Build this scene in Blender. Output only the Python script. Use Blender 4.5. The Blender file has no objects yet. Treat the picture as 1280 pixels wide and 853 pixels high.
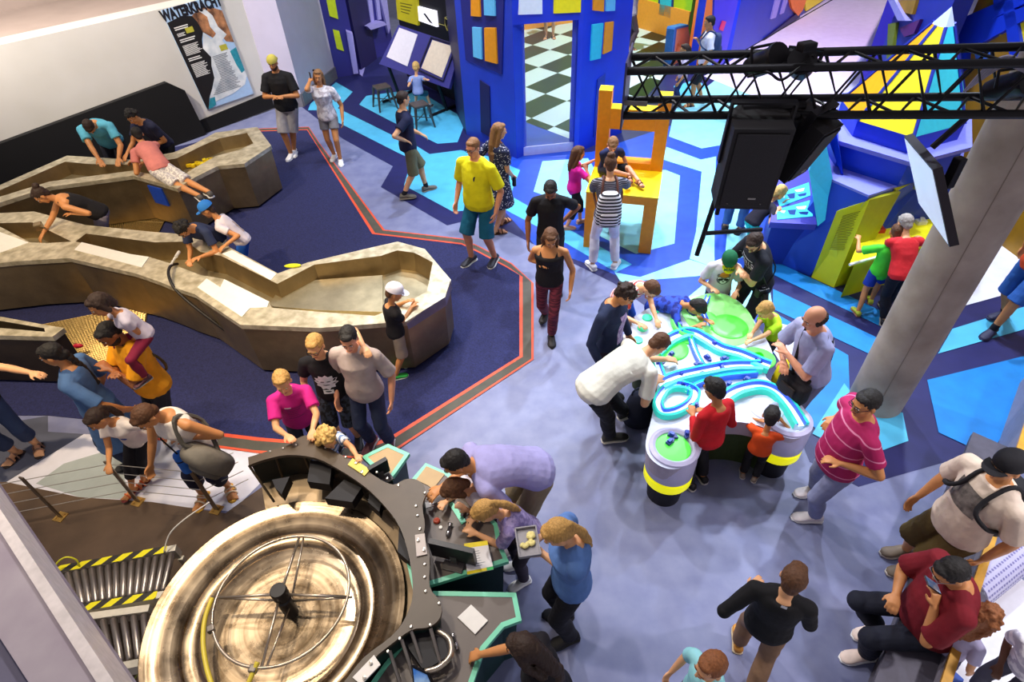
import bpy, bmesh, math, random
from mathutils import Vector, Matrix, Quaternion
from mathutils.bvhtree import BVHTree
R = math.radians
rnd = random.Random(7)
scn = bpy.context.scene
COL = scn.collection
# ---------------------------------------------------------------- camera model (1280x853)
FPX, CX, CY, NX, NY, CAMH = 746., 640., 426.5, 680., 1250., 5.0
_dn = Vector((NX-CX, -(NY-CY), -FPX)).normalized()
_up = -_dn
_Y = (Vector((0, 0, -1)) - _up*Vector((0, 0, -1)).dot(_up)).normalized()
_X = _Y.cross(_up)
CAMROT = Matrix((_X, _Y, _up))            # camera space -> world
CAMPOS = Vector((0, 0, CAMH))
def ray(px, py):
    return CAMROT @ Vector((px-CX, -(py-CY), -FPX))
def G(px, py, z=0.0):
    "point of the plane at height z seen at a pixel of the photograph"
    r = ray(px, py)
    return CAMPOS + r*((z-CAMH)/r.z)
def atd(px, py, d):
    "point at horizontal distance d from the camera foot"
    r = ray(px, py)
    return CAMPOS + r*(d/math.hypot(r.x, r.y))
def PX(p):
    v = CAMROT.transposed() @ (Vector(p)-CAMPOS)
    return (CX+FPX*v.x/-v.z, CY-FPX*v.y/-v.z)
def hit(px, py, p0, n):
    "where the sight line of a pixel meets a plane"
    r = ray(px, py); n = Vector(n)
    return CAMPOS + r*((Vector(p0)-CAMPOS).dot(n)/r.dot(n))
cam_d = bpy.data.cameras.new('camera')
cam = bpy.data.objects.new('camera', cam_d); COL.objects.link(cam)
cam.matrix_world = Matrix.Translation(CAMPOS) @ CAMROT.to_4x4()
cam_d.sensor_width = 36.0; cam_d.lens = FPX/1280*36.0; cam_d.clip_start = .05; cam_d.clip_end = 200
scn.camera = cam
# ---------------------------------------------------------------- materials
def lin(h):
    h = h.lstrip('#')
    c = [int(h[i:i+2], 16)/255 for i in (0, 2, 4)]
    return tuple(x/12.92 if x <= .04045 else ((x+.055)/1.055)**2.4 for x in c)+(1.0,)
_mc = {}
def _bsdf(m):
    return m.node_tree.nodes['Principled BSDF']
def mat(name, color, rough=.6, metal=0., noise=.12, scale=18., bump=.0, bscale=120., emit=0., coat=0., alpha=1., trans=0., sheen=0., ior=1.45, detail=4.):
    key = (name, color, rough, metal, noise, scale, bump, bscale, emit, alpha, trans)
    if key in _mc: return _mc[key]
    m = bpy.data.materials.new(name); m.use_nodes = True
    nt = m.node_tree; N = nt.nodes; L = nt.links; b = _bsdf(m)
    c = lin(color)
    b.inputs['Roughness'].default_value = rough
    b.inputs['Metallic'].default_value = metal
    b.inputs['Coat Weight'].default_value = coat
    b.inputs['Alpha'].default_value = alpha
    b.inputs['Transmission Weight'].default_value = trans
    b.inputs['IOR'].default_value = ior
    b.inputs['Base Color'].default_value = c
    if sheen: b.inputs['Sheen Weight'].default_value = sheen
    if noise > 0 or bump > 0:
        tc = N.new('ShaderNodeTexCoord')
        if noise > 0:
            n = N.new('ShaderNodeTexNoise'); n.inputs['Scale'].default_value = scale; n.inputs['Detail'].default_value = detail
            L.new(tc.outputs['Object'], n.inputs['Vector'])
            r = N.new('ShaderNodeValToRGB')
            r.color_ramp.elements[0].position = .3; r.color_ramp.elements[1].position = .7
            r.color_ramp.elements[0].color = tuple(max(0, x*(1-noise)) for x in c[:3])+(1,)
            r.color_ramp.elements[1].color = tuple(min(1, x*(1+noise)) for x in c[:3])+(1,)
            L.new(n.outputs['Fac'], r.inputs['Fac']); L.new(r.outputs['Color'], b.inputs['Base Color'])
        if bump > 0:
            n2 = N.new('ShaderNodeTexNoise'); n2.inputs['Scale'].default_value = bscale; n2.inputs['Detail'].default_value = 3
            L.new(tc.outputs['Object'], n2.inputs['Vector'])
            bp = N.new('ShaderNodeBump'); bp.inputs['Strength'].default_value = bump; bp.inputs['Distance'].default_value = .01
            L.new(n2.outputs['Fac'], bp.inputs['Height']); L.new(bp.outputs['Normal'], b.inputs['Normal'])
    if emit > 0:
        b.inputs['Emission Color'].default_value = c; b.inputs['Emission Strength'].default_value = emit
    _mc[key] = m
    return m
def stripes(name, c1, c2, axis, width, duty=.5, rough=.8, thin=None):
    "two colours banded along an axis of the object's own space"
    key = (name, c1, c2, tuple(axis), width, duty)
    if key in _mc: return _mc[key]
    m = bpy.data.materials.new(name); m.use_nodes = True
    nt = m.node_tree; N = nt.nodes; L = nt.links; b = _bsdf(m)
    b.inputs['Roughness'].default_value = rough
    tc = N.new('ShaderNodeTexCoord'); d = N.new('ShaderNodeVectorMath'); d.operation = 'DOT_PRODUCT'
    d.inputs[1].default_value = Vector(axis)/width
    L.new(tc.outputs['Object'], d.inputs[0])
    f = N.new('ShaderNodeMath'); f.operation = 'FRACT'; L.new(d.outputs['Value'], f.inputs[0])
    g = N.new('ShaderNodeMath'); g.operation = 'GREATER_THAN'; g.inputs[1].default_value = duty; L.new(f.outputs[0], g.inputs[0])
    mx = N.new('ShaderNodeMix'); mx.data_type = 'RGBA'
    mx.inputs[6].default_value = lin(c1); mx.inputs[7].default_value = lin(c2)
    L.new(g.outputs[0], mx.inputs[0]); L.new(mx.outputs[2], b.inputs['Base Color'])
    _mc[key] = m
    return m
def blotch(name, c1, c2, scale, thr=.5, rough=.8, kind='noise', soft=.04, metal=0., bump=0., stretch=(1, 1, 1), c3=None):
    "two (or three) colours in patches"
    key = (name, c1, c2, scale, thr, kind)
    if key in _mc: return _mc[key]
    m = bpy.data.materials.new(name); m.use_nodes = True
    nt = m.node_tree; N = nt.nodes; L = nt.links; b = _bsdf(m)
    b.inputs['Roughness'].default_value = rough; b.inputs['Metallic'].default_value = metal
    tc = N.new('ShaderNodeTexCoord'); mp = N.new('ShaderNodeMapping'); mp.inputs['Scale'].default_value = stretch
    L.new(tc.outputs['Object'], mp.inputs['Vector'])
    n = N.new('ShaderNodeTexVoronoi' if kind == 'dots' else 'ShaderNodeTexNoise'); n.inputs['Scale'].default_value = scale
    if kind != 'dots': n.inputs['Detail'].default_value = 6
    L.new(mp.outputs['Vector'], n.inputs['Vector'])
    r = N.new('ShaderNodeValToRGB'); e = r.color_ramp.elements
    e[0].position = max(0, thr-soft); e[1].position = min(1, thr+soft); e[0].color = lin(c1); e[1].color = lin(c2)
    if c3:
        k = e.new(min(1, thr+soft*4)); k.color = lin(c3)
    L.new(n.outputs['Distance' if kind == 'dots' else 'Fac'], r.inputs['Fac']); L.new(r.outputs['Color'], b.inputs['Base Color'])
    if bump:
        bp = N.new('ShaderNodeBump'); bp.inputs['Strength'].default_value = bump; bp.inputs['Distance'].default_value = .01
        L.new(n.outputs['Distance' if kind == 'dots' else 'Fac'], bp.inputs['Height']); L.new(bp.outputs['Normal'], b.inputs['Normal'])
    _mc[key] = m
    return m
def steel(name, color, rough=.32, scale=3., aniso=0.):
    "brushed, slightly smudged sheet steel"
    if name in _mc: return _mc[name]
    m = bpy.data.materials.new(name); m.use_nodes = True
    nt = m.node_tree; N = nt.nodes; L = nt.links; b = _bsdf(m)
    b.inputs['Metallic'].default_value = .85
    tc = N.new('ShaderNodeTexCoord')
    n = N.new('ShaderNodeTexNoise'); n.inputs['Scale'].default_value = scale; n.inputs['Detail'].default_value = 8; n.inputs['Roughness'].default_value = .65
    L.new(tc.outputs['Object'], n.inputs['Vector'])
    c = lin(color)
    r = N.new('ShaderNodeValToRGB'); r.color_ramp.elements[0].position = .3; r.color_ramp.elements[1].position = .72
    r.color_ramp.elements[0].color = tuple(x*.72 for x in c[:3])+(1,); r.color_ramp.elements[1].color = tuple(min(1, x*1.15) for x in c[:3])+(1,)
    L.new(n.outputs['Fac'], r.inputs['Fac']); L.new(r.outputs['Color'], b.inputs['Base Color'])
    q = N.new('ShaderNodeMapRange'); q.inputs['To Min'].default_value = rough*.8; q.inputs['To Max'].default_value = rough*1.5
    L.new(n.outputs['Fac'], q.inputs['Value']); L.new(q.outputs['Result'], b.inputs['Roughness'])
    _mc[name] = m
    return m
# ---------------------------------------------------------------- mesh builder (world coordinates)
class MB:
    def __init__(s): s.v = []; s.f = []; s.m = []
    def add(s, vs, fs, mi=0):
        o = len(s.v); s.v += [Vector(p) for p in vs]
        for f in fs: s.f.append(tuple(i+o for i in f)); s.m.append(mi)
    def box(s, c, size, rz=0., mi=0, rot=None, bev=0.):
        hx, hy, hz = (d/2 for d in size)
        M = rot if rot else Matrix.Rotation(rz, 3, 'Z')
        if bev:
            bm = bmesh.new(); bmesh.ops.create_cube(bm, size=1)
            for v in bm.verts: v.co = Vector((v.co.x*size[0], v.co.y*size[1], v.co.z*size[2]))
            bmesh.ops.bevel(bm, geom=bm.edges[:], offset=bev, segments=2, affect='EDGES', profile=.6)
            bm.verts.ensure_lookup_table(); bm.verts.index_update()
            s.add([M @ v.co + Vector(c) for v in bm.verts], [[v.index for v in f.verts] for f in bm.faces], mi); bm.free(); return
        P = [Vector((x, y, z)) for z in (-hz, hz) for x, y in ((-hx, -hy), (hx, -hy), (hx, hy), (-hx, hy))]
        s.add([M @ p + Vector(c) for p in P], [(3, 2, 1, 0), (4, 5, 6, 7), (0, 1, 5, 4), (1, 2, 6, 5), (2, 3, 7, 6), (3, 0, 4, 7)], mi)
    def prism(s, pts, z0, z1, mi=0, top=None, inset=0.):
        "polygon extruded up; ccw forced"
        pts = [Vector((p[0], p[1])) for p in pts]
        A = sum(a.x*b.y-b.x*a.y for a, b in zip(pts, pts[1:]+pts[:1]))
        if A < 0: pts = pts[::-1]
        n = len(pts); c = sum(pts, Vector((0, 0)))/n
        lo = [Vector((p.x+(c.x-p.x)*inset, p.y+(c.y-p.y)*inset, z0)) for p in pts]
        hi = [Vector((p.x, p.y, z1)) for p in pts]
        s.add(lo+hi, [tuple(range(n-1, -1, -1))]+[(i, (i+1) % n, (i+1) % n+n, i+n) for i in range(n)], mi)
        s.add(hi, [tuple(range(n))], mi if top is None else top)
    def poly(s, pts, mi=0):
        s.add(pts, [tuple(range(len(pts)))], mi)
    def slab(s, quad, t, n=None, mi=0):
        "a flat polygon in space given thickness t against its normal"
        q = [Vector(p) for p in quad]
        if n is None: n = (q[1]-q[0]).cross(q[2]-q[0]).normalized()
        k = len(q); lo = [p-n*t for p in q]
        s.add(q+lo, [tuple(range(k)), tuple(range(2*k-1, k-1, -1))]+[(i, i+k, (i+1) % k+k, (i+1) % k) for i in range(k)], mi)
    def tube(s, path, r, seg=8, mi=0, closed=False, r2=None):
        path = [Vector(p) for p in path]; n = len(path); rings = []
        prev = None
        for i, p in enumerate(path):
            if closed: t = (path[(i+1) % n]-path[i-1])
            else: t = (path[min(i+1, n-1)]-path[max(i-1, 0)])
            t = t.normalized() if t.length > 1e-9 else Vector((0, 0, 1))
            a = prev if prev is not None else (Vector((0, 0, 1)) if abs(t.z) < .9 else Vector((1, 0, 0)))
            u = (a-t*a.dot(t))
            if u.length < 1e-5: u = t.orthogonal()
            u.normalize(); w = t.cross(u); prev = u
            rr = r[i] if isinstance(r, (list, tuple)) else r
            rings.append([p+(u*math.cos(2*math.pi*k/seg)+w*math.sin(2*math.pi*k/seg))*rr for k in range(seg)])
        V = [q for g in rings for q in g]; Fs = []
        for i in range(n if closed else n-1):
            j = (i+1) % n
            for k in range(seg): Fs.append((i*seg+k, i*seg+(k+1) % seg, j*seg+(k+1) % seg, j*seg+k))
        if not closed:
            Fs.append(tuple(range(seg-1, -1, -1))); Fs.append(tuple((n-1)*seg+k for k in range(seg)))
        s.add(V, Fs, mi)
    def cyl(s, a, b, r, seg=16, mi=0, r2=None): s.tube([a, b], [r, r if r2 is None else r2], seg, mi)
    def lathe(s, c, prof, seg=32, mi=0, M=None, cap=True):
        "profile [(radius, height)] spun about the vertical through c (or M's z axis)"
        M = M or Matrix.Identity(3); V = []; c = Vector(c)
        for r, z in prof:
            for k in range(seg):
                a = 2*math.pi*k/seg; V.append(c+M @ Vector((r*math.cos(a), r*math.sin(a), z)))
        Fs = []; n = len(prof)
        for i in range(n-1):
            for k in range(seg): Fs.append((i*seg+k, i*seg+(k+1) % seg, (i+1)*seg+(k+1) % seg, (i+1)*seg+k))
        if cap:
            if prof[0][0] > 1e-4: Fs.append(tuple(range(seg-1, -1, -1)))
            if prof[-1][0] > 1e-4: Fs.append(tuple((n-1)*seg+k for k in range(seg)))
        s.add(V, Fs, mi)
    def ell(s, c, rad, M=None, seg=16, ring=10, mi=0):
        M = M or Matrix.Identity(3); c = Vector(c); V = []
        for i in range(1, ring):
            th = math.pi*i/ring
            for k in range(seg):
                ph = 2*math.pi*k/seg
                V.append(c+M @ Vector((rad[0]*math.sin(th)*math.cos(ph), rad[1]*math.sin(th)*math.sin(ph), -rad[2]*math.cos(th))))
        Fs = [(i*seg+k, i*seg+(k+1) % seg, (i+1)*seg+(k+1) % seg, (i+1)*seg+k) for i in range(ring-2) for k in range(seg)]
        b = len(V); V.append(c+M @ Vector((0, 0, -rad[2]))); V.append(c+M @ Vector((0, 0, rad[2])))
        Fs += [((k+1) % seg, k, b) for k in range(seg)]+[((ring-2)*seg+k, (ring-2)*seg+(k+1) % seg, b+1) for k in range(seg)]
        s.add(V, Fs, mi)
    def cap(s, a, ra, b, rb, seg=14):
        "tapered capsule (closed)"
        a = Vector(a); b = Vector(b); t = b-a; L = t.length
        if L < 1e-6: s.ell(a, (ra,)*3); return
        t /= L; u = t.orthogonal().normalized(); w = t.cross(u); prof = []
        for i in range(5):
            th = math.pi/2*i/4; prof.append((ra*math.sin(th), -ra*math.cos(th)))
        for i in range(5):
            th = math.pi/2*i/4; prof.append((rb*math.cos(th), L+rb*math.sin(th)))
        prof[0] = (ra*.02, -ra); prof[-1] = (rb*.02, L+rb)
        M = Matrix((u, w, t)).transposed()
        s.lathe(a, prof, seg, 0, M)
    def loft(s, rings, mi=0):
        "rings of equal length joined into a closed skin"
        n = len(rings); k = len(rings[0]); V = [p for r in rings for p in r]
        Fs = [(i*k+j, i*k+(j+1) % k, (i+1)*k+(j+1) % k, (i+1)*k+j) for i in range(n-1) for j in range(k)]
        Fs += [tuple(range(k-1, -1, -1)), tuple((n-1)*k+j for j in range(k))]
        s.add(V, Fs, mi)
    def build(s, name, mats, parent=None, smooth=False, origin=None, local=False, angle=None):
        if not isinstance(mats, (list, tuple)): mats = [mats]
        if parent is not None:
            org = Vector((0, 0, 0)) if local else parent_world(parent)
        elif origin is not None: org = Vector(origin)
        else:
            xs = [p.x for p in s.v]; ys = [p.y for p in s.v]; zs = [p.z for p in s.v]
            org = Vector(((min(xs)+max(xs))/2, (min(ys)+max(ys))/2, min(zs)))
        me = bpy.data.meshes.new(name)
        me.from_pydata([p-org for p in s.v], [], s.f)
        for m in mats: me.materials.append(m)
        me.polygons.foreach_set('material_index', s.m)
        if smooth:
            me.polygons.foreach_set('use_smooth', [True]*len(me.polygons))
            if angle: 
                try: me.set_sharp_from_angle(angle=R(angle))
                except Exception: pass
        me.update()
        o = bpy.data.objects.new(name, me); COL.objects.link(o)
        if parent is not None: o.parent = parent
        else: o.location = org
        return o
def parent_world(p):
    v = Vector(p.location)
    while p.parent: p = p.parent; v += Vector(p.location)
    return v
def tag(o, label=None, cat=None, group=None, kind=None):
    for k, x in (('label', label), ('category', cat), ('group', group), ('kind', kind)):
        if x: o[k] = x
    return o
def empty(name, loc, label=None, cat=None, group=None, rz=0.):
    o = bpy.data.objects.new(name, None); o.empty_display_size = .1; COL.objects.link(o)
    o.location = loc; o.rotation_euler.z = rz
    return tag(o, label, cat, group)
def struct(o, label=None): return tag(o, label, None, None, 'structure')
def copy_tree(o, parent=None):
    c = o.copy(); COL.objects.link(c)
    if parent is not None: c.parent = parent
    for ch in list(o.children): copy_tree(ch, c)
    return c
def rotz(a): return Matrix.Rotation(a, 3, 'Z')
def textmesh(txt, size, bold=0.):
    "flat letters as (verts, faces) in the xy plane, baseline at the origin, centred in x"
    cu = bpy.data.curves.new('t', 'FONT'); cu.body = txt; cu.size = size; cu.align_x = 'CENTER'; cu.align_y = 'CENTER'; cu.offset = bold; cu.resolution_u = 2
    o = bpy.data.objects.new('t', cu); COL.objects.link(o)
    me = bpy.data.meshes.new_from_object(o.evaluated_get(bpy.context.evaluated_depsgraph_get()))
    V = [v.co.copy() for v in me.vertices]; Fs = [tuple(p.vertices) for p in me.polygons]
    bpy.data.objects.remove(o); bpy.data.curves.remove(cu); bpy.data.meshes.remove(me)
    return V, Fs
def letter(mb, txt, size, org, u, w, mi=0, bold=0., sx=1.):
    V, Fs = textmesh(txt, size, bold)
    mb.add([Vector(org)+Vector(u)*v.x*sx+Vector(w)*v.y for v in V], Fs, mi)
def label_ok(): pass
# ================================================================ THE SETTING
def P2(px, py, z=0.): v = G(px, py, z); return (v.x, v.y)
def flat(mb, pts, z, mi): mb.poly([Vector((*P2(*p), z)) for p in pts][::-1] if False else ccw([Vector((*P2(*p), z)) for p in pts]), mi)
def ccw(ps):
    A = sum(a.x*b.y-b.x*a.y for a, b in zip(ps, ps[1:]+ps[:1]))
    return ps if A > 0 else ps[::-1]
M_GREY = blotch('grey_linoleum', '#666b92', '#8186a6', 5, .5, .55, soft=.3, bump=.04)
M_INDIGO = mat('indigo_linoleum', '#212358', .45, noise=.1, scale=6)
M_BLUE = mat('blue_linoleum', '#1f49b8', .45, noise=.1, scale=6)
M_CYAN = mat('cyan_linoleum', '#52b6de', .5, noise=.08, scale=5)
M_AQUA = mat('aqua_linoleum', '#8fdde9', .5, noise=.08, scale=5)
M_AZURE = mat('azure_linoleum', '#147cc8', .5, noise=.1, scale=5)
M_WHITEF = mat('white_and_lit_linoleum', '#e4e2f2', .5, noise=.05, scale=5)
M_CARPET = blotch('navy_carpet', '#15173a', '#272d62', 60, .5, .95, soft=.25, bump=.3)
M_OLIVE = mat('olive_border', '#4d4a40', .7, noise=.12, scale=8)
M_RED = mat('red_border', '#d8502f', .6, noise=.1, scale=12)
M_PALE = mat('pale_and_lit_linoleum', '#d3d3e0', .5, noise=.06, scale=5)
M_DGREY = mat('dark_grey_linoleum', '#4c5062', .6, noise=.1, scale=5)
fl = MB()
fl.poly([(-40, -4, 0), (40, -4, 0), (40, 60, 0), (-40, 60, 0)], 0)
z1, z2, z3 = .002, .0035, .006
# indigo field under the whole pattern at the back and right
flat(fl, [(360, 120), (384, 139), (429, 174), (491, 208), (476, 234), (559, 282), (600, 272), (668, 306), (767, 354), (830, 400), (930, 470), (1000, 548), (1012, 578), (1073, 609), (1185, 577), (1235, 600), (1330, 470), (1330, 330), (1200, 200), (1040, 60), (1000, 20), (900, 40), (800, 60), (620, 60), (440, 60)], z1, 1)
flat(fl, [(640, 195), (740, 190), (860, 150), (930, 160), (960, 240), (965, 330), (940, 420), (760, 340), (668, 306), (625, 258)], .003, 2)
for pts, mi in (
    ([(388, 130), (420, 103), (441, 115), (420, 138), (385, 138)], 3),
    ([(415, 132), (500, 174), (524, 187), (518, 201), (495, 190), (428, 156), (405, 145)], 3),
    ([(449, 131), (458, 120), (520, 112), (583, 150), (572, 178), (547, 180), (516, 165), (489, 152)], 3),
    ([(521, 183), (537, 193), (576, 188), (615, 197), (650, 213), (638, 245), (700, 281), (790, 331), (770, 341), (700, 300), (672, 284), (625, 259), (600, 262), (566, 265), (505, 232), (513, 205)], 3),
    ([(678, 202), (735, 198), (745, 215), (738, 262), (720, 258), (667, 240)], 4),
    ([(836, 171), (842, 143), (850, 128), (905, 122), (905, 165), (900, 182), (877, 186)], 4),
    ([(829, 200), (833, 184), (876, 200), (895, 196), (893, 250), (893, 335), (862, 324), (870, 290), (877, 215)], 4),
    ([(832, 213), (850, 220), (843, 305), (795, 318), (742, 292), (748, 215)], 4),
    ([(768, 341), (800, 347), (862, 325), (893, 335), (880, 345), (820, 350), (776, 353)], 4),
    ([(893, 345), (925, 335), (960, 350), (965, 380), (915, 400), (860, 372)], 4),
    ([(850, 128), (842, 108), (870, 100), (905, 122)], 3),
    ([(872, 118), (905, 92), (985, 128), (960, 160), (925, 150)], 4),
    ([(905, 122), (935, 118), (935, 320), (905, 330)], 4),
    ([(893, 240), (914, 240), (905, 330), (893, 330)], 2),
    ([(645, 148), (722, 178), (724, 196), (640, 200)], 2),
    # right hand stripes
    ([(960, 323), (1140, 408), (1128, 422), (966, 344)], 5),
    ([(966, 362), (1120, 434), (1105, 452), (966, 387)], 5),
    ([(968, 392), (1000, 410), (1060, 445), (1062, 500), (1030, 548), (988, 505), (1000, 470), (964, 440)], 5),
    ([(1128, 517), (1135, 552), (1075, 574), (1015, 543), (1055, 480), (1070, 500)], 3),
    ([(1190, 412), (1300, 378), (1300, 407), (1172, 443)], 3),
    ([(1158.6, 476), (1300, 441), (1300, 470), (1236, 571), (1172.7, 541.5)], 5),
    ([(1230, 320), (1300, 240), (1300, 357), (1206, 383)], 6),  # brightly lit floor, its light painted in as white
    ([(964, 402), (985, 408), (1035, 450), (1015, 470), (980, 462), (960, 430)], 8),  # white-lit patch beside the table, light put into the floor colour
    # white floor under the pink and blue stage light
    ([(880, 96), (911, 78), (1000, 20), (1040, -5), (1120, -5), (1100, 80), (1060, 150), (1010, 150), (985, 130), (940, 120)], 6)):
    z2 += .00035; flat(fl, pts, z2, mi)
# pale and dark pieces beside the railing
flat(fl, [(-80, 545), (60, 520), (60, 540), (105, 543), (10, 602), (-80, 640)], z1, 9)
flat(fl, [(8, 603), (105, 543), (150, 545), (330, 560), (330, 600), (290, 640), (100, 622)], z1, 8)
flat(fl, [(-160, 560), (0, 603), (8, 603), (100, 622), (190, 628), (282, 642), (340, 600), (560, 640), (600, 760), (560, 1000), (-160, 1000)], .0025, 11)
flat(fl, [(45, 605), (80, 580), (130, 565), (150, 560), (160, 625), (100, 622)], .003, 10)
fo = fl.build('floor', [M_GREY, M_INDIGO, M_BLUE, M_CYAN, M_AQUA, M_AZURE, M_WHITEF, M_RED, M_PALE, M_DGREY, mat('grey_green_linoleum', '#9fa8a8', .5, noise=.08, scale=5), blotch('brown_platform_floor', '#3a2a1c', '#6b5440', 2.2, .5, .6, soft=.3)], origin=(0, 0, 0))
struct(fo)
# navy carpet with its olive and red edging
ca = MB()
outer = [(300, 163), (330, 161), (386, 159), (400, 180), (481, 288), (578, 299), (600, 309), (640, 330), (667, 355), (667, 450), (500, 561), (470, 575), (320, 567), (276, 561), (150, 545)]
inner = [(300, 166), (330, 164.5), (384, 163), (396, 182), (466, 293), (577, 306), (596, 315), (632, 334), (650, 345), (650, 446), (489, 547), (455, 560), (320, 548), (270, 542), (151, 529)]
rest = [(60, 520), (-80, 520), (-80, 300), (150, 200)]
wa = [Vector((*P2(*p), .004)) for p in outer]; wb = [Vector((*P2(*p), .004)) for p in inner]
flat(ca, outer+rest, .004, 0)
ca.v = []; ca.f = []; ca.m = []
ca.prism([P2(*p) for p in inner+rest], 0, .008, 0)
def band(mb, A, B, t0, t1, z, mi):
    for i in range(len(A)-1):
        q = [A[i].lerp(B[i], t0), A[i+1].lerp(B[i+1], t0), A[i+1].lerp(B[i+1], t1), A[i].lerp(B[i], t1)]
        mb.poly(ccw([Vector((p.x, p.y, z)) for p in q]), mi)
band(ca, wa, wb, 0, 1.02, .0085, 1)
band(ca, wa, wb, 0, .16, .0095, 2)
band(ca, wa, wb, .8, 1.04, .0095, 2)
struct(ca.build('floor_carpet', [M_CARPET, M_OLIVE, M_RED], origin=(0, 0, 0)))
# ---- left wall with ledge, black panel, baseboard
wl0, wl1 = G(255, 167), G(340, 137)
wd = (wl1-wl0); wd.z = 0; wd.normalize(); wn = Vector((wd.y, -wd.x, 0))      # towards the hall
if wn.dot(CAMPOS-wl0) < 0: wn = -wn
def wp(px, py, off=0.): return hit(px, py, wl0+wn*off, wn)
M_WALL = blotch('white_plaster', '#c9c4bb', '#d6d1ca', 1.2, .5, .8, soft=.3)
M_PILLAR = mat('lilac_plaster', '#b9b2c6', .8, noise=.04, scale=3)
wtop = (wp(0, 69).z+wp(200, 0).z)/2
w = MB()
A0 = wl0-wd*9; A1 = G(344, 136); A1 = wl0+wd*((A1-wl0).dot(wd))
w.prism([(A0.x, A0.y), (A1.x, A1.y), *[(q.x, q.y) for q in (A1-wn*.5, A0-wn*.5)]], 0, wtop)
w.prism([(q.x, q.y) for q in (A0-wn*2.6, A1-wn*2.6, A1-wn*2.9, A0-wn*2.9)], 0, 9, 1)
w.prism([(q.x, q.y) for q in (A0-wn*.5, A1-wn*.5, A1-wn*2.6, A0-wn*2.6)], wtop-.3, wtop, 1)
struct(w.build('wall_left', [M_WALL, mat('pinkish_plaster', '#a5958c', .8, noise=.06, scale=2)], origin=(0, 0, 0)))
pl = MB()
B0, B1, B2 = A1, G(380, 133), G(421, 98)
pl.prism([(q.x, q.y) for q in (B0+wn*.02, B1, B2, B2+Vector((-1.5, .6, 0)), B0-wn*.6)], 0, 8)
struct(pl.build('wall_back', [M_PILLAR], origin=(0, 0, 0)))
bb = MB()
for a, b in ((B0+wn*.02, B1), (B1, B2)):
    d = (b-a).normalized(); n = Vector((d.y, -d.x, 0)); 
    if n.dot(CAMPOS-a) < 0: n = -n
    bb.prism([(q.x, q.y) for q in (a, b, b+n*.03, a+n*.03)], 0, .28)
struct(bb.build('baseboard_left', [mat('grey_baseboard', '#6d6a72', .6)], origin=(0, 0, 0)))
M_BLACK = mat('matt_black_board', '#0b090b', .9, noise=.1, scale=5)
bp_ = MB()
def wallquad(mb, pxs, off, t, mi=0):
    mb.slab([wp(px, py, off) for px, py in pxs], t, wn, mi)
wallquad(bp_, [(-90, 217), (0, 180), (209, 103), (231, 113), (258, 167.5), (-90, 300)], .12, .12)
wallquad(bp_, [(250, 151), (345, 112), (345, 134), (256, 167)], .03, .03)
struct(bp_.build('trim_1', [M_BLACK], origin=(0, 0, 0)))
# poster on the wall
po = empty('poster', wp(258, 135, .03), 'tall printed waterfall poster with black text column on the white wall', 'poster')
q = [wp(201.5, 13, .03), wp(270, -6, .03), wp(317, 117, .03), wp(259, 137, .03)]
def bil(q, u, v): return q[0].lerp(q[1], u).lerp(q[3].lerp(q[2], u), v)
pb = MB(); pb.slab(q, .02, wn); pb.build('backing', mat('poster_sky', '#a9c6e6', .5, noise=.04), po)
pb = MB()
def pquad(u0, v0, u1, v1, off, mi): pb.poly([bil(q, u, v)+wn*off for u, v in ((u0, v0), (u0, v1), (u1, v1), (u1, v0))], mi)
def ppoly(uv, off, mi): pb.poly([bil(q, u, v)+wn*off for u, v in uv], mi)
ppoly([(0, .115), (0, 1), (.03, 1), (.14, .89), (.25, .82), (.38, .72), (.42, .6), (.48, .52), (.4, .42), (.45, .34), (.52, .28), (.5, .18), (.45, .115), (.28, .09)], .003, 0)
ppoly([(.45, .115), (.5, .18), (.52, .28), (.66, .36), (.78, .3), (.86, .42), (1, .45), (1, .14), (.8, .08), (.6, .07)], .003, 1)
ppoly([(.6, .09), (.7, .16), (.68, .25), (.74, .33), (.62, .36), (.52, .28), (.4, .42), (.48, .52), (.42, .6), (.38, .72), (.25, .82), (.14, .89), (.2, .95), (.6, .93), (.9, .88), (1, .8), (1, .62), (.86, .5), (.8, .4), (.92, .36), (.82, .27), (.8, .16), (.72, .09)], .004, 2)
ppoly([(.86, .52), (1, .5), (1, .74), (.92, .76), (.88, .66)], .005, 3)
ppoly([(.03, 1), (.14, .9), (.24, .9), (.2, .98), (.1, 1)], .005, 3)
pb.build('picture', [mat('poster_black', '#17120f', .6), blotch('poster_rock', '#3a2318', '#c98a5b', 8, .5, .6, soft=.2), blotch('poster_water', '#b5bfc6', '#f3f3f0', 6, .5, .6, soft=.25), mat('poster_teal', '#2c8c9d', .6, noise=.2)], po)
pb = MB()
pu = (q[1]-q[0]).normalized(); pv = (q[0]-q[3]).normalized()
letter(pb, 'WATERKRACHT', .25, bil(q, .5, .055)+wn*.006, pu, pv, 0, .014, .66)
pb.build('title', [mat('poster_ink', '#16131a', .6)], po)
pb = MB()
y = .17
for n, ln, h in ((2, .3, .02), (3, .16, .012), (2, .34, .02), (9, .33, .012), (2, .25, .02), (12, .3, .012)):
    for i in range(n):
        L_ = ln*(.75+.25*rnd.random()); pquad(.07, y, .07+L_, y+h*.5, .006, 1); y += h*.95
    y += .022
y = .52
for i in range(24):
    pquad(.5-.3*max(0, (i-14)/10), y, .5+.33*(.7+.3*rnd.random()), y+.006, .007, 2); y += .0155
pquad(.24, .2, .38, .25, .006, 3); pquad(.7, .44, .84, .495, .007, 3)
pb.build('text_lines', [mat('poster_ink', '#16131a', .6), mat('poster_white', '#e8e6e0', .6), mat('poster_grey', '#6a6f72', .6), mat('poster_yellow', '#b9b23a', .6)], po)
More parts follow.
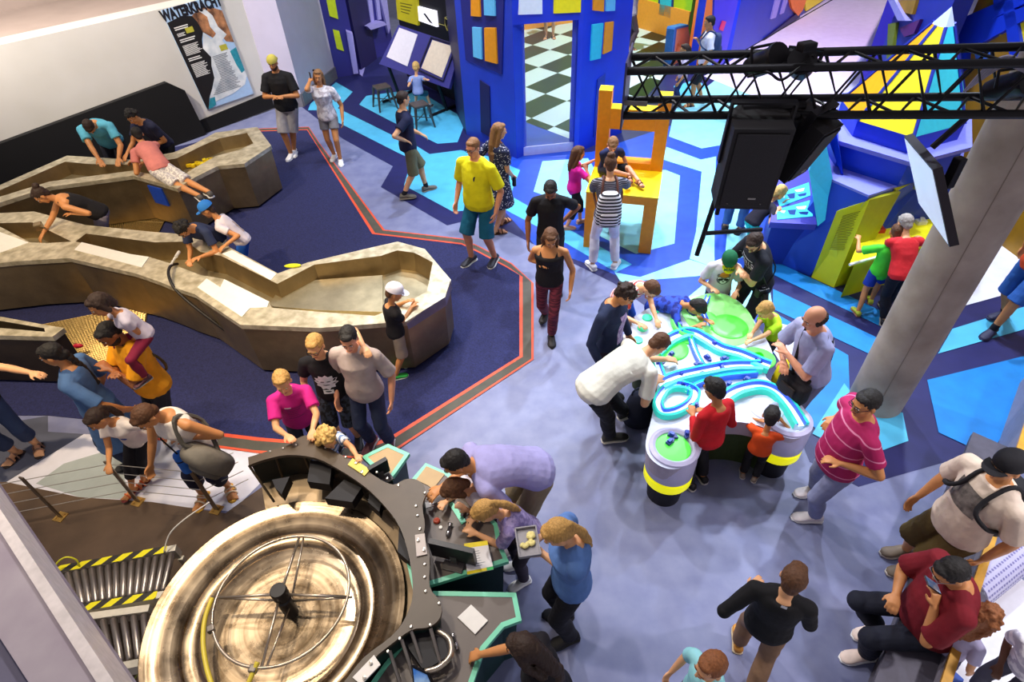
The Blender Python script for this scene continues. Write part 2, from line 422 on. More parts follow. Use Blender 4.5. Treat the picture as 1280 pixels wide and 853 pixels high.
# ---- the blue city walls at the back
C_IND = mat('indigo_board', '#2f2c7c', .5, noise=.06, scale=3); C_DIND = mat('dark_indigo_board', '#1d1850', .5, noise=.08, scale=3)
C_LAV = mat('lavender_board', '#9a93d6', .5, noise=.04); C_BLU = mat('royal_blue_board', '#1538cf', .4, noise=.06, scale=3)
C_BLU2 = mat('deep_blue_board', '#1c2f9f', .4, noise=.06, scale=3); C_CBL = mat('sky_blue_pane', '#6cc5ee', .4, noise=.05)
C_AQ = mat('turquoise_pane', '#2fc4dc', .4, noise=.05); C_ORG = mat('orange_pane', '#f59a10', .45, noise=.05); C_YEL = mat('yellow_pane', '#f6e21a', .45, noise=.04)
C_LIME = mat('lime_yellow_pane', '#c3d21c', .45, noise=.08); C_WHT = mat('white_pane', '#eef2fb', .4, noise=.03); C_GOLD = blotch('brown_gold_board', '#7d5a0e', '#b88712', 3, .5, .5, soft=.3)
C_BLK = mat('black_panel', '#0e0b14', .6, noise=.1, scale=3); C_SKIRT = mat('orange_skirting', '#f3a63c', .5, noise=.05)
C_PUR = mat('violet_blue_board', '#3a30c0', .45, noise=.06, scale=3)
def vwall(name, p0, p1, h, m, thick=.25, z0=0.):
    mb = MB(); d = Vector((p1[0]-p0[0], p1[1]-p0[1], 0)).normalized(); n = Vector((d.y, -d.x, 0)); p0 = Vector((p0[0], p0[1], 0)); p1 = Vector((p1[0], p1[1], 0))
    if n.dot(CAMPOS-p0) < 0: n = -n
    mb.prism([(q.x, q.y) for q in (p0, p1, p1-n*thick, p0-n*thick)], z0, h)
    o = mb.build(name, [m], origin=(0, 0, 0)); struct(o); return p0, n
def inset(mb, pl, pxs, t=.03, mi=0, off=0.):
    p0, n = pl
    mb.slab([hit(px, py, p0+n*(off+t), n) for px, py in pxs], t, n, mi)
# dark indigo facade left of the black wall
b0, b1, b2, b3, b4 = G(421, 98), G(450, 93), G(462, 74), G(492, 66), G(478, 110)
fa = vwall('wall_back_city', (b0.x-.1, b0.y+.05), (b1.x, b1.y), 7, C_IND)
mb = MB()
inset(mb, fa, [(408, 0), (419, 0), (423, 24), (412, 20)]); inset(mb, fa, [(416, 37), (424, 39), (430, 64), (421, 61)])
struct(mb.build('window_1', [C_LIME], origin=(0, 0, 0)))
mb = MB(); inset(mb, fa, [(433, 40), (441, 43), (448, 92), (442, 92.5)], .25)
mb.prism([(q.x, q.y) for q in (G(448, 92.5), G(452, 75), G(459, 76), G(453, 96))], 0, .02)
struct(mb.build('trim_2', [C_LAV], origin=(0, 0, 0)))
fb = vwall('wall_back_recess', (b1.x, b1.y+.3), (b2.x+.2, b2.y), 7, C_DIND)
fc = vwall('wall_back_block', (b2.x-.35, b2.y-.6), (b3.x, b3.y+.1), 7, C_PUR if False else C_IND)
mb = MB(); inset(mb, fc, [(443, 2), (447, 2), (458, 76), (455, 77)], .1); inset(mb, fc, [(459, 33), (480, 27), (484, 31), (464, 37.5)], .3)
inset(mb, fc, [(460, 0), (465, 0), (468, 27), (464, 28)], .06); inset(mb, fc, [(470, 0), (474, 0), (477, 24), (473, 25)], .06); inset(mb, fc, [(476, 0), (484, 0), (488, 35), (486, 42)], .08)
struct(mb.build('trim_3', [C_LAV], origin=(0, 0, 0)))
# black wall behind the drawing desk
k0, k1 = G(490, 100), G(584, 152)
fk = vwall('wall_back_black', (k0.x+.35, k0.y+.24), (k1.x+.45, k1.y+.14), 7, C_BLK)
# the tower: three faces; the middle one frames a doorway
T0, T1, T2, T3 = G(583, 168), G(646, 199), G(723, 191), G(777, 166)
M_TL = C_BLU2; M_TW = C_BLU
tlx = 0
tl = vwall('wall_tower_left', (T0.x, T0.y), (T1.x, T1.y), 7, mat('tower_indigo_blue', '#2540bd', .4, noise=.06, scale=3))
tr = vwall('wall_tower_right', (T2.x, T2.y), (T3.x, T3.y), 7, C_BLU)
s0 = vwall('wall_tower_side', (T0.x, T0.y), (T0.x-.25, T0.y+1.2), 7, C_DIND)
d_ = (T2-T1).normalized(); n_ = Vector((d_.y, -d_.x, 0)); n_ = n_ if n_.dot(CAMPOS-T1) > 0 else -n_
tc = (T1, n_)
zt = hit(684, 28, T1, n_).z
mb = MB()
mb.prism([(q.x, q.y) for q in (T1, T2, T2-n_*.3, T1-n_*.3)], zt, 7)
e0 = hit(645, 150, T1, n_); e1 = hit(719, 150, T1, n_)
mb.prism([(q.x, q.y) for q in (T1, Vector((e0.x, e0.y, 0)), Vector((e0.x, e0.y, 0))-n_*.3, T1-n_*.3)], 0, zt)
mb.prism([(q.x, q.y) for q in (Vector((e1.x, e1.y, 0)), T2, T2-n_*.3, Vector((e1.x, e1.y, 0))-n_*.3)], 0, zt)
struct(mb.build('wall_tower_front', [C_BLU], origin=(0, 0, 0)))
mb = MB(); inset(mb, tc, [(650, -25), (678, -25), (678, 17.5), (648, 18.5)]); struct(mb.build('window_2', [C_WHT], origin=(0, 0, 0)))
mb = MB(); inset(mb, tc, [(693, -25), (727, -25), (726, 15.5), (692, 17)]); struct(mb.build('window_3', [C_YEL], origin=(0, 0, 0)))
for i, (pxs, m) in enumerate((([(588, -20), (598, -20), (600, 21), (588.5, 20)], C_ORG), ([(604, -20), (617, -20), (618.5, 20), (605, 19)], C_CBL), ([(590, 34), (601, 35), (602, 74.5), (591.5, 71)], C_CBL), ([(605, 35), (619, 35), (621, 80), (606, 76)], C_ORG))):
    mb = MB(); inset(mb, tl, pxs, .05); struct(mb.build('window_%d' % (4+i), [m], origin=(0, 0, 0)))
mb = MB(); inset(mb, tl, [(574, -20), (630, -20), (627, 93), (582, 75)], .02); struct(mb.build('trim_13', [mat('night_indigo_board', '#1d2177', .45, noise=.06, scale=3)], origin=(0, 0, 0)))
mb = MB(); inset(mb, tl, [(599.5, 100), (611.5, 108), (613, 172), (601, 165)], .02)
struct(mb.build('door_1', [C_DIND], origin=(0, 0, 0)))
for i, (pxs, m) in enumerate((([(743, -20), (756, -20), (755, 14.5), (742, 13)], C_ORG), ([(759, -20), (770, -20), (769, 13.5), (758, 14)], C_CBL), ([(741, 31), (754.5, 29), (751, 73), (738.5, 76)], C_AQ), ([(757.5, 28.5), (767.5, 27), (765, 63), (754.5, 68)], C_ORG))):
    mb = MB(); inset(mb, tr, pxs); struct(mb.build('window_%d' % (8+i), [m], origin=(0, 0, 0)))
mb = MB(); inset(mb, tr, [(747, 100), (757, 92), (752, 160), (742, 172)], .02); struct(mb.build('door_2', [C_BLU2], origin=(0, 0, 0)))
# glass in the doorway, with a frosted foot band
mb = MB()
zf = hit(684, 184, T1, n_).z
def dq(z0, z1, off, t, mi): 
    a = Vector((e0.x, e0.y, z0))+n_*off; b = Vector((e1.x, e1.y, z0))+n_*off
    mb.slab([a, b, Vector((b.x, b.y, z1)), Vector((a.x, a.y, z1))], t, n_, mi)
dq(zf, zt, -.1, .012, 0)
struct(mb.build('window_12', [mat('clear_pane', '#ffffff', .02, alpha=.04, noise=0, ior=1.2)], origin=(0, 0, 0)))
mb = MB(); dq(0, zf, -.09, .03, 0); struct(mb.build('trim_4', [mat('frosted_band', '#c3c2ea', .35, noise=.04)], origin=(0, 0, 0)))
# room with the checkered floor behind
mb = MB()
o_ = G(656.8, 109.7); ax = Vector((.84, .87, 0)).normalized(); ay = Vector((.44, -.5, 0)).normalized()
TA, TB = 1.2, .66
lim = [G(640, 147), G(722, 178), G(800, 130), G(862, 62), G(840, 48), G(757, 22), G(610, 45)]
mb.poly(ccw([Vector((p.x, p.y, .012)) for p in lim]), 0)
def inside(p, poly):
    c = False
    for a, b in zip(poly, poly[1:]+poly[:1]):
        if (a.y > p.y) != (b.y > p.y) and p.x < (b.x-a.x)*(p.y-a.y)/(b.y-a.y)+a.x: c = not c
    return c
def clip(poly, A, B):
    out = []
    for p, q in zip(poly, poly[1:]+poly[:1]):
        sp = (B-A).cross(p-A).z; sq = (B-A).cross(q-A).z
        if sp >= 0: out.append(p)
        if (sp >= 0) != (sq >= 0): out.append(p.lerp(q, sp/(sp-sq)))
    return out
limc = ccw([Vector((p.x, p.y, .014)) for p in lim])
for i in range(-10, 12):
    for j in range(-14, 16):
        if (i+j) % 2: continue
        t = ccw([o_+ax*((i+a)*TA)+ay*((j+b)*TB)+Vector((0, 0, .014)) for a, b in ((0, 0), (1, 0), (1, 1), (0, 1))])
        for A, B in zip(limc, limc[1:]+limc[:1]):
            if t: t = clip(t, A, B)
        if len(t) > 2: mb.poly(t, 1)
struct(mb.build('floor_checkered', [mat('pale_mint_tile', '#cfeaf0', .35, noise=.04), mat('dark_green_tile', '#12231f', .35, noise=.2, scale=1)], origin=(0, 0, 0)))
R0, R1, R2 = G(600, 46), G(757, 22), G(858, 53)
M_LIME = blotch('lime_wall_board', '#b6dd1c', '#8fd02e', .8, .5, .5, soft=.02)
r1 = vwall('wall_room_rear', (R0.x, R0.y), (R1.x, R1.y), 6, M_LIME); r2 = vwall('wall_room_right', (R1.x, R1.y), (R2.x, R2.y), 6, M_LIME)
for i, (p0, p1) in enumerate(((R0, R1), (R1, R2))):
    d = (p1-p0).normalized(); n = Vector((d.y, -d.x, 0)); n = n if n.dot(CAMPOS-p0) > 0 else -n
    mb = MB(); mb.prism([(q.x, q.y) for q in (p0, p1, p1+n*.04, p0+n*.04)], 0, .75)
    struct(mb.build('baseboard_room_%d' % i, [C_SKIRT], origin=(0, 0, 0)))
mb = MB(); inset(mb, r2, [(824, -10), (842, -10), (840, 26), (821, 20)], .03); struct(mb.build('window_13', [mat('window_frame_blue', '#123a86', .4)], origin=(0, 0, 0)))
mb = MB(); inset(mb, r2, [(826, -10), (840, -10), (838, 23), (823.5, 18)], .04); struct(mb.build('window_14', [C_AQ], origin=(0, 0, 0)))
# orange pier and blue facade right of the room
S0, S1, S2, S3 = G(858, 78), G(872, 100), G(911, 78), G(1040, -5)
vwall('trim_5', (S0.x, S0.y), (G(869, 88).x, G(869, 88).y), 6, mat('orange_pier', '#f2873a', .5, noise=.04))
vwall('wall_facade_pier', (G(869, 88).x, G(869, 88).y), (S2.x, S2.y), 6, C_BLU)
sf = vwall('wall_facade_right', (S2.x, S2.y), (S3.x, S3.y), 7, C_BLU2)
mb = MB()
inset(mb, sf, [(893, 0), (923, 0), (905, 78), (890, 90)], .04, 0); inset(mb, sf, [(955, 50), (1000, 14), (1000, 22), (960, 52)], .05, 1)
inset(mb, sf, [(970, 0), (976, 0), (970, 22), (964, 24)], .04, 2); inset(mb, sf, [(981, 0), (985, 0), (980, 16), (976, 18)], .04, 2)
inset(mb, sf, [(988, 0), (1008, 0), (1004, 12), (998, 20), (990, 10)], .06, 3); inset(mb, sf, [(1006, 0), (1030, 0), (1008, 14)], .05, 4)
struct(mb.build('trim_6', [C_PUR, C_DIND, C_LAV, mat('orange_board', '#f37f2a', .5), C_YEL], origin=(0, 0, 0)))
for n, pxs in (('trim_7', [(901, 38), (905, 27), (907, 28), (903.5, 38)]),):
    mb = MB(); inset(mb, sf, [(900, 37), (904, 26), (908, 27), (904, 39)], .03, 0, .05); struct(mb.build(n, [mat('crimson_disc', '#c3275a', .5)], origin=(0, 0, 0)))
# ================================================================ EXHIBITS
def V3(pts, z): return [G(px, py, z) for px, py in pts]
def smooth_path(P, n=6, closed=False):
    P = [Vector(p) for p in P]; m = len(P); out = []
    for i in range(m if closed else m-1):
        g = (lambda k: P[k % m]) if closed else (lambda k: P[max(0, min(m-1, k))])
        a, b, c, d = g(i-1), g(i), g(i+1), g(i+2)
        for k in range(n):
            t = k/n
            out.append(.5*((2*b)+(c-a)*t+(2*a-5*b+4*c-d)*t*t+(3*b-a-3*c+d)*t**3))
    if not closed: out.append(P[-1])
    return out
def holed(mb, outer, holes, mi=0):
    "flat face with holes"
    bm = bmesh.new()
    for loop in [outer]+holes:
        vs = [bm.verts.new(p) for p in loop]
        for a, b in zip(vs, vs[1:]+vs[:1]): bm.edges.new((a, b))
    bmesh.ops.triangle_fill(bm, use_beauty=True, edges=bm.edges[:], normal=(0, 0, 1))
    bm.verts.index_update()
    fs = []
    for f in bm.faces:
        ix = [v.index for v in f.verts]
        if f.normal.z < 0: ix = ix[::-1]
        fs.append(ix)
    mb.add([v.co for v in bm.verts], fs, mi); bm.free()
def skirt(mb, top, bot, mi=0, flip=False):
    n = len(top)
    mb.add(list(top)+list(bot), [((i+n, (i+1) % n+n, (i+1) % n, i) if not flip else (i, (i+1) % n, (i+1) % n+n, i+n)) for i in range(n)], mi)
def shrink(loop, k):
    c = sum(loop, Vector())/len(loop); return [p.lerp(c, k) for p in loop]
def offset2(loop, d):
    "inward offset of a ccw loop by d"
    out = []; n = len(loop)
    for i in range(n):
        a, b, c = loop[i-1], loop[i], loop[(i+1) % n]
        e1 = (b-a); e2 = (c-b); e1.z = e2.z = 0; e1.normalize(); e2.normalize()
        n1 = Vector((-e1.y, e1.x, 0)); n2 = Vector((-e2.y, e2.x, 0)); m = (n1+n2)
        if m.length < .2: m = n1
        m.normalize(); k = d/max(.35, m.dot(n1)); out.append(b+m*k)
    return out
M_BLK = C_BLK
M_ST = steel('bronze_tinted_steel', '#a8926a', .36); M_STD = steel('dark_bronze_steel', '#5e5140', .38)
M_RIM = blotch('scratched_pale_rim', '#a99e80', '#e0d6ba', 9, .5, .4, soft=.18, metal=.35)
M_BAS = steel('pale_basin_steel', '#cbbf9c', .3); M_LIT_PLATE = mat('white_cover_and_lit_rim', '#f7f4ea', .35, noise=.03, metal=.1)
M_LIL = mat('lilac_rim_plate', '#a79bb5', .4, metal=.4, noise=.05)
M_DARK = mat('charcoal_cladding', '#1d1a22', .6, noise=.15, scale=4)
def trough(name, label, outer, basins, zt, zb, plates=(), rim=M_RIM, side=M_ST, foot=.05, taper=.02, step=None):
    root = empty(name, (0, 0, 0), label, 'water trough')
    o = ccw(V3(outer, zt)); c = sum(o, Vector())/len(o); root.location = (c.x, c.y, 0)
    hs = [ccw(V3(b, zt)) for b in basins]
    mb = MB(); lo = offset2(o, taper); lo = [Vector((p.x, p.y, foot)) for p in lo]
    skirt(mb, o, lo); mb.build('body', side, root)
    mb = MB(); pl_ = offset2(o, taper+.06); skirt(mb, [Vector((p.x, p.y, foot+.02)) for p in pl_], [Vector((p.x, p.y, 0)) for p in pl_]); mb.build('plinth', M_BLACK, root)
    mb = MB(); oo = [p+Vector((0, 0, .0)) for p in offset2(o, -.015)]
    top = [p+Vector((0, 0, .012)) for p in oo]; hh = [[p+Vector((0, 0, .012)) for p in h] for h in hs]
    holed(mb, top, hh); skirt(mb, top, [p-Vector((0, 0, .05)) for p in oo])
    mb.build('rim', rim, root)
    for h, z in zip(hs, zb):
        mb = MB(); b = [Vector((p.x, p.y, z)) for p in offset2(h, .03)]
        skirt(mb, [p+Vector((0, 0, .012)) for p in h], b, 0, True); mb.poly(b, 1)
        mb.build('basin', [side, M_BAS], root)
    for pts in plates:
        mb = MB(); mb.prism([(p.x, p.y) for p in V3(pts, zt)], zt+.013, zt+.022); mb.build('cover_and_lit_rim', M_LIT_PLATE, root)  # pale slabs: white covers, and overexposed lit rim put into the colour
    return root
mid_outer = [(-60, 262), (0, 268), (42, 266), (106, 283), (194, 292), (222, 294), (262, 297), (290, 313), (347, 344), (385, 330), (470, 310), (497, 304), (530, 313), (562, 351), (555, 372), (508, 402), (400, 410), (302, 406), (245, 368), (217, 359), (200, 352), (171, 342), (88, 323), (20, 327), (-60, 336)]
mid_basA = [(-60, 281), (41, 279), (90, 303), (60, 305), (38, 304), (0, 284)]
mid_basB = [(95, 303), (108, 293), (194, 304), (234, 303), (251, 316), (277, 321), (339, 352), (347, 356), (393, 332), (476, 321), (497, 314), (518, 317), (541, 329), (534, 366), (513, 377), (469, 396), (400, 391), (340, 386), (337, 378), (281, 350), (251, 345), (212, 330), (186, 322), (165, 319)]
ZT = .78
mt = trough('water_trough', 'long branching steel water trough with wide coffin shaped end on the carpet', mid_outer, [mid_basA, mid_basB], ZT, [.55, .52],
            [[(247.5, 361), (259, 350), (276, 361), (281, 351), (337, 379), (334, 386), (313, 387), (303, 398)], [(278.5, 319), (290.6, 314.5), (346, 344), (339, 352)], [(94, 314), (103, 304.5), (164, 319.5), (187, 323), (178, 336)], [(-20, 284), (37, 305), (0, 318), (-20, 320)]])
mb = MB()
mb.prism([(p.x, p.y) for p in V3([(478, 344), (478, 390), (400, 388), (340, 383), (338, 378), (349, 362), (394, 350)], .6)], .53, .60); mb.build('channel_step', M_BAS, mt)
mb = MB(); a, b = G(563, 352, ZT), G(556, 373, ZT); c_, d2 = G(556, 373, ZT), G(508, 403, ZT)
for p, q_ in ((a, b), (c_, d2)):
    mb.add([p+Vector((0, 0, .015)), q_+Vector((0, 0, .015)), q_+Vector((.01, -.01, -.1)), p+Vector((.01, -.01, -.1))], [(0, 1, 2, 3), (3, 2, 1, 0)])
mb.build('rim_plate', M_LIL, mt)
up_outer = [(-70, 262), (0, 233), (84, 196), (116, 198), (166, 201), (217, 192), (242, 182), (270, 167), (321, 160), (338, 183), (305, 205), (272, 208), (244, 222), (222, 236), (200, 229), (167, 220), (62, 234), (0, 254), (-70, 280)]
trough('water_trough', 'stepped steel water trough along the black panel of the white wall', up_outer,
       [[(-50, 257), (0, 239), (82, 203), (112, 206), (168, 207), (221, 199), (251, 184), (274, 174), (309, 167), (317, 180), (300, 188), (270, 196), (238, 214), (222, 227), (203, 222), (168, 214), (62, 228), (0, 247), (-50, 264)]], .82, [.62])
lo_outer = [(-90, 386), (0, 398), (54, 408), (78, 412), (66, 421), (-90, 417)]
trough('water_trough', 'dark bronze end of a water trough at the left edge beside the wire floor grate', lo_outer, [[(-84, 391), (0, 402), (56, 411.5), (57, 416), (0, 411), (-84, 409)]], .8, [.66], side=M_STD)
# yellow toys and red lever in the troughs
mb = MB()
for i in range(9):
    p = G(238+i*3.4+rnd.uniform(-2, 2), 207-i*.9+rnd.uniform(-2, 2), .66); mb.box(p, (.09, .06, .05), rnd.random()*3, 0, None, .01)
tag(mb.build('toy_block_heap', blotch('yellow_toy_plastic', '#d9b400', '#f0d820', 9, rough=.4)), 'heap of yellow toy blocks lying in the basin of the far trough', 'toys', kind='stuff')
mb = MB()
mb.box(G(48, 283, .83), (.1, .12, .09), .5, 0, None, .012); mb.cyl(G(44, 281, .83), G(56, 285, .86), .012, 10)
tag(mb.build('gate_lever', M_ST), 'small steel gate lever on the trough rim beside the reaching woman', 'lever')
# hose over the middle trough
hp = smooth_path([G(222, 330, .8), G(213, 333, .86), G(211, 345, .86), G(222, 365, .75), G(260, 397, .5), G(310, 432, .15), G(345, 445, .03), G(385, 447, .02)], 6)
mb = MB(); mb.tube(hp, .018, 8); mb2 = mb
tag(mb.build('hose', mat('black_rubber', '#1c1817', .5), smooth=True), 'black hose hanging over the near rim of the middle trough', 'hose')
mb = MB(); mb.tube([G(222, 317, .9), G(213, 332, .86)], .014, 8); mb.cyl(G(224, 315, .9), G(220, 321, .9), .02, 10)
tag(mb.build('spray_nozzle', mat('pale_nozzle', '#d8d6d0', .4)), 'pale spray nozzle on the end of the black hose', 'nozzle')
mb = MB(); p = G(379, 418, .62); mb.box(p, (.09, .05, .13), .1, 0, None, .01); mb.cyl(p+Vector((0, .02, .07)), p+Vector((0, .06, .1)), .012, 8)
tag(mb.build('valve_box', mat('red_valve', '#c4141c', .45)), 'red valve box on the near side of the middle trough behind the boy with glasses', 'valve')
mb = MB(); p = G(366, 333, .8); mb.loft([[p+Vector((.1*math.cos(a)*s, .035*math.sin(a)*s, z)) for a in [2*math.pi*j/14 for j in range(14)]] for z, s in ((0, 1), (.012, 1.05), (.022, .8))]); tag(mb.build('sponge', mat('yellow_green_sponge', '#cfd21a', .8)), 'yellow green sponge lying on the far rim of the middle trough', 'sponge')
mb = MB(); p = G(99, 437, .12); mb.loft([[p+Vector((x, w_*math.cos(a), .06+h_*math.sin(a))) for a in [2*math.pi*j/10 for j in range(10)]] for x, w_, h_ in ((-.08, .004, .04), (-.04, .012, .012), (0, .03, .035), (.05, .024, .028), (.08, .006, .008))]); tag(mb.build('toy_fish', mat('crimson_toy', '#c01a3c', .4), smooth=True), 'small crimson toy fish above the wire grate beside the orange polo person', 'toy')
mb = MB(); mb.tube([atd(905, 78, 5.2), atd(1050, -6, 5.6)], .004, 5); tag(mb.build('suspension_cable', M_DARK), 'thin black suspension cable running up over the white lit floor', 'cable')
# floor grates
def grate(label, quad, n, m, z=.02):
    q = V3(quad, z); mb = MB()
    for i in range(n+1):
        a, b = q[0].lerp(q[1], i/n), q[3].lerp(q[2], i/n); mb.tube([a, b], .011, 5)
    for i in range(m+1):
        a, b = q[0].lerp(q[3], i/m), q[1].lerp(q[2], i/m); mb.tube([a, b], .011, 5)
    g = empty('floor_grate', sum(q, Vector())/4-Vector((0, 0, z)), label, 'grate', 'floor grates between the troughs')
    mb.build('grid', mat('brass_wire', '#b59a62', .35, metal=.7, noise=.1), g)
    mb = MB(); mb.prism([(p.x, p.y) for p in q], .0, .009); mb.build('tray', M_BLACK, g)
grate('bronze wire floor grate between the lower and middle troughs', [(45, 408), (185, 380), (175, 440), (95, 470)], 34, 30)
grate('slatted floor grate below the blue square of the far trough', [(128, 266), (155, 262), (152, 290), (122, 288)], 12, 2, .03)
grate('larger slatted floor grate with long bars next to the boy in navy', [(158, 262), (212, 262), (195, 296), (154, 292)], 22, 2, .03)
e0p, e1p = G(167, 220, .82), G(200, 229, .82); ed = (e1p-e0p).normalized(); en = Vector((ed.y, -ed.x, 0)); en = en if en.dot(CAMPOS-e0p) > 0 else -en
mb = MB(); a, b = e1p-ed*.34+en*.02, e1p-ed*.02+en*.02
mb.slab([Vector((a.x, a.y, .42)), Vector((b.x, b.y, .42)), Vector((b.x, b.y, .72)), Vector((a.x, a.y, .72))], .025, en); tag(mb.build('blue_pad', mat('blue_pad', '#1a48b8', .6)), 'square blue pad on the outer side of the far trough', 'pad')
# ---------------------------------------------------------------- glowing water table
TZ = .70
tb = empty('water_table', (0, 0, 0), 'lobed white water table with glowing green discs and curved tracks', 'table')
ol = [(807, 557), (815, 520), (822, 478), (820, 450), (800, 440), (787, 428), (788, 412), (794, 397), (812, 385), (840, 376), (870, 370), (900, 366), (925, 378), (942, 400), (960, 428), (966, 448), (957, 468), (965, 478), (985, 491), (1003, 508), (1016, 530), (1010, 543), (992, 549), (970, 543), (950, 533), (925, 528), (895, 530), (880, 540), (877, 562), (868, 578), (842, 587), (818, 578)]
olw = ccw(smooth_path(V3(ol, TZ), 5, True)); c = sum(olw, Vector())/len(olw); tb.location = (c.x, c.y, 0)
M_TW = mat('milky_white_table', '#c9d0e8', .3, noise=.04, emit=.06); M_TSIDE = mat('pinkish_table_side', '#b9aebb', .45, noise=.05)
M_G = mat('fluorescent_green', '#52e043', .35, noise=.12, scale=14, emit=.35); M_YL = mat('yellow_light_band', '#f3f000', .4, noise=0, emit=.55); M_AQT = mat('aqua_glow_track', '#2fd8c4', .35, noise=.05, emit=.35)
M_BT = mat('blue_track_side', '#2f62e8', .35, noise=.05, emit=.25); M_WT = mat('white_light_strip', '#eafcff', .3, noise=0, emit=.7)
mb = MB(); mb.poly([p for p in olw], 0); tb_top = mb.build('table_top', M_TW, tb)
mb = MB(); skirt(mb, olw, [Vector((p.x, p.y, TZ-.2)) for p in offset2(olw, .02)]); mb.build('table_side', M_TSIDE, tb)
lo_ = offset2(olw, .1); mb = MB(); skirt(mb, [Vector((p.x, p.y, TZ-.2)) for p in offset2(olw, .02)], [Vector((p.x, p.y, TZ-.22)) for p in lo_]); skirt(mb, [Vector((p.x, p.y, TZ-.22)) for p in lo_], [Vector((p.x, p.y, 0)) for p in lo_]); mb.build('plinth', mat('olive_green_plinth', '#3c4a22', .6, noise=.1), tb)
for (px, py, r) in ((842, 560, .205), (985, 525, .2)):
    ctr = G(px, py, TZ); ctr.z = 0
    mb = MB(); mb.lathe(ctr, [(r-.02, .28), (r+.008, .285), (r+.014, .3), (r+.014, .385), (r, .4)], 40, 0, None, False); 
    mb.lathe(ctr, [(r-.05, 0), (r-.03, .28)], 40, 1, None, False); mb.build('light_band', [M_YL, M_BLK], tb, True, angle=40)
    mb = MB(); mb.lathe(ctr, [(r, .4), (r+.015, .42), (r+.018, .6), (r+.012, TZ+.02), (r-.02, TZ+.035), (r-.045, TZ+.02), (r-.05, TZ+.004)], 40, 0, None, False); mb.build('lobe_rim', mat('lilac_table_rim', '#b9b4d2', .35, noise=.04, emit=.06), tb, True, angle=40)
mb = MB(); q = V3([(868, 372), (900, 367), (926, 380), (942, 402), (938, 425), (905, 434), (880, 422), (862, 408), (852, 388)], TZ+.002); mb.prism([(p.x, p.y) for p in smooth_path(q, 5, True)], TZ+.001, TZ+.006); mb.build('green_film', mat('fluorescent_lime', '#8fe57f', .35, noise=.2, scale=8, emit=.2), tb)
def disc(px, py, r, m=M_G, h=.018, z=TZ):
    mb = MB(); p = G(px, py, z); mb.lathe(p, [(r*.98, 0), (r, h*.7), (r*.96, h), (r*.55, h*1.05), (0.001, h*1.05)], 32); mb.build('disc', m, tb, True, angle=40)
disc(841, 561, .155); disc(911, 409, .2); disc(858, 420, .14); disc(884, 398, .1); disc(840, 437, .17); disc(950, 449, .15)
for px, py in ((797, 426), (803, 411), (809, 398), (819, 388), (833, 383), (826, 450)): disc(px, py, .055, mat('mint_disc', '#2fd99a', .35, noise=.05, emit=.3))
disc(945, 446, .13); disc(868, 497, .05, M_AQT); disc(835, 385, .03, M_AQT)
def track(pts, w=.05, h=.05, mats=None, closed=False):
    w *= 1.35; h *= 1.3
    P = smooth_path(V3(pts, TZ), 6, closed); mb = MB(); n = len(P)
    prof = []
    for i, p in enumerate(P):
        t = (P[(i+1) % n if closed else min(i+1, n-1)]-P[i-1 if closed else max(i-1, 0)]); t.z = 0; t.normalize(); s_ = Vector((-t.y, t.x, 0))
        prof.append([p+s_*w*a+Vector((0, 0, h*b)) for a, b in ((-1, 0), (-1, 1), (-.55, 1.1), (-.45, .5), (.45, .5), (.55, 1.1), (1, 1), (1, 0))])
    mi = [0, 0, 2, 1, 2, 0, 0]
    for i in range(n if closed else n-1):
        a, b = prof[i], prof[(i+1) % n]
        for k in range(7): mb.add([a[k], a[k+1], b[k+1], b[k]], [(0, 1, 2, 3)], mi[k])
    mb.build('track', mats or [M_AQT, M_WT, M_BT], tb)
if True: track([(818, 445), (838, 428), (862, 420), (880, 428), (900, 440), (925, 447), (950, 458), (961, 462)], .055, .05)
track([(862, 424), (866, 436), (872, 450), (880, 464)], .02, .04, [M_BT, M_WT, M_AQT])
track([(818, 452), (822, 464), (826, 476)], .035, .05)
track([(824, 486), (845, 476), (880, 468), (915, 462), (950, 462)], .05, .055)
track([(856, 492), (875, 482), (905, 474), (945, 470)], .02, .045, [M_BT, M_WT, M_AQT])
track([(905, 502), (922, 492), (948, 487), (968, 494), (985, 512), (1000, 536)], .05, .055)
track([(824, 500), (835, 488), (852, 486), (868, 494), (862, 508), (845, 518), (828, 520), (822, 510)], .035, .05, None, True)
track([(848, 386), (842, 402), (850, 418), (866, 424)], .025, .05, [M_G, M_G, M_AQT])
track([(884, 375), (878, 392), (884, 410)], .02, .05, [M_BT, M_WT, M_BT])
disc(958, 510, .155, mat('pale_pool', '#d9dcf0', .25, noise=.03, emit=.2), .01); disc(890, 447, .12, mat('pale_pool', '#d9dcf0', .25, noise=.03, emit=.2), .008)
boats = [(825, 455), (850, 407), (848, 468), (838, 445), (885, 449), (906, 450), (902, 461), (873, 457), (910, 483), (935, 477), (895, 430), (947, 452), (867, 508), (858, 545), (841, 546), (838, 553), (852, 480), (930, 492), (818, 430), (880, 470)]
M_BOAT = mat('navy_toy_plastic', '#26318c', .4, noise=.05)
bo = None
for i, (px, py) in enumerate(boats):
    p = G(px, py, TZ+.02)
    if bo is None:
        bo = empty('toy_boat', p, 'tiny navy toy boat floating on the glowing table', 'toy', 'toy boats on the glowing table')
        mb = MB(); pts = [(-.045, -.022), (.02, -.022), (.05, 0), (.02, .022), (-.045, .022)]
        mb.prism([(p.x+a, p.y+b) for a, b in pts], p.z, p.z+.025, 0); mb.build('hull', M_BOAT, bo)
        mb = MB(); mb.box(p+Vector((-.012, 0, .036)), (.04, .028, .022)); mb.build('cabin', mat('blue_toy_cabin', '#3f56c8', .4), bo)
    else:
        b = copy_tree(bo); b.location = p; b.rotation_euler.z = i*1.3
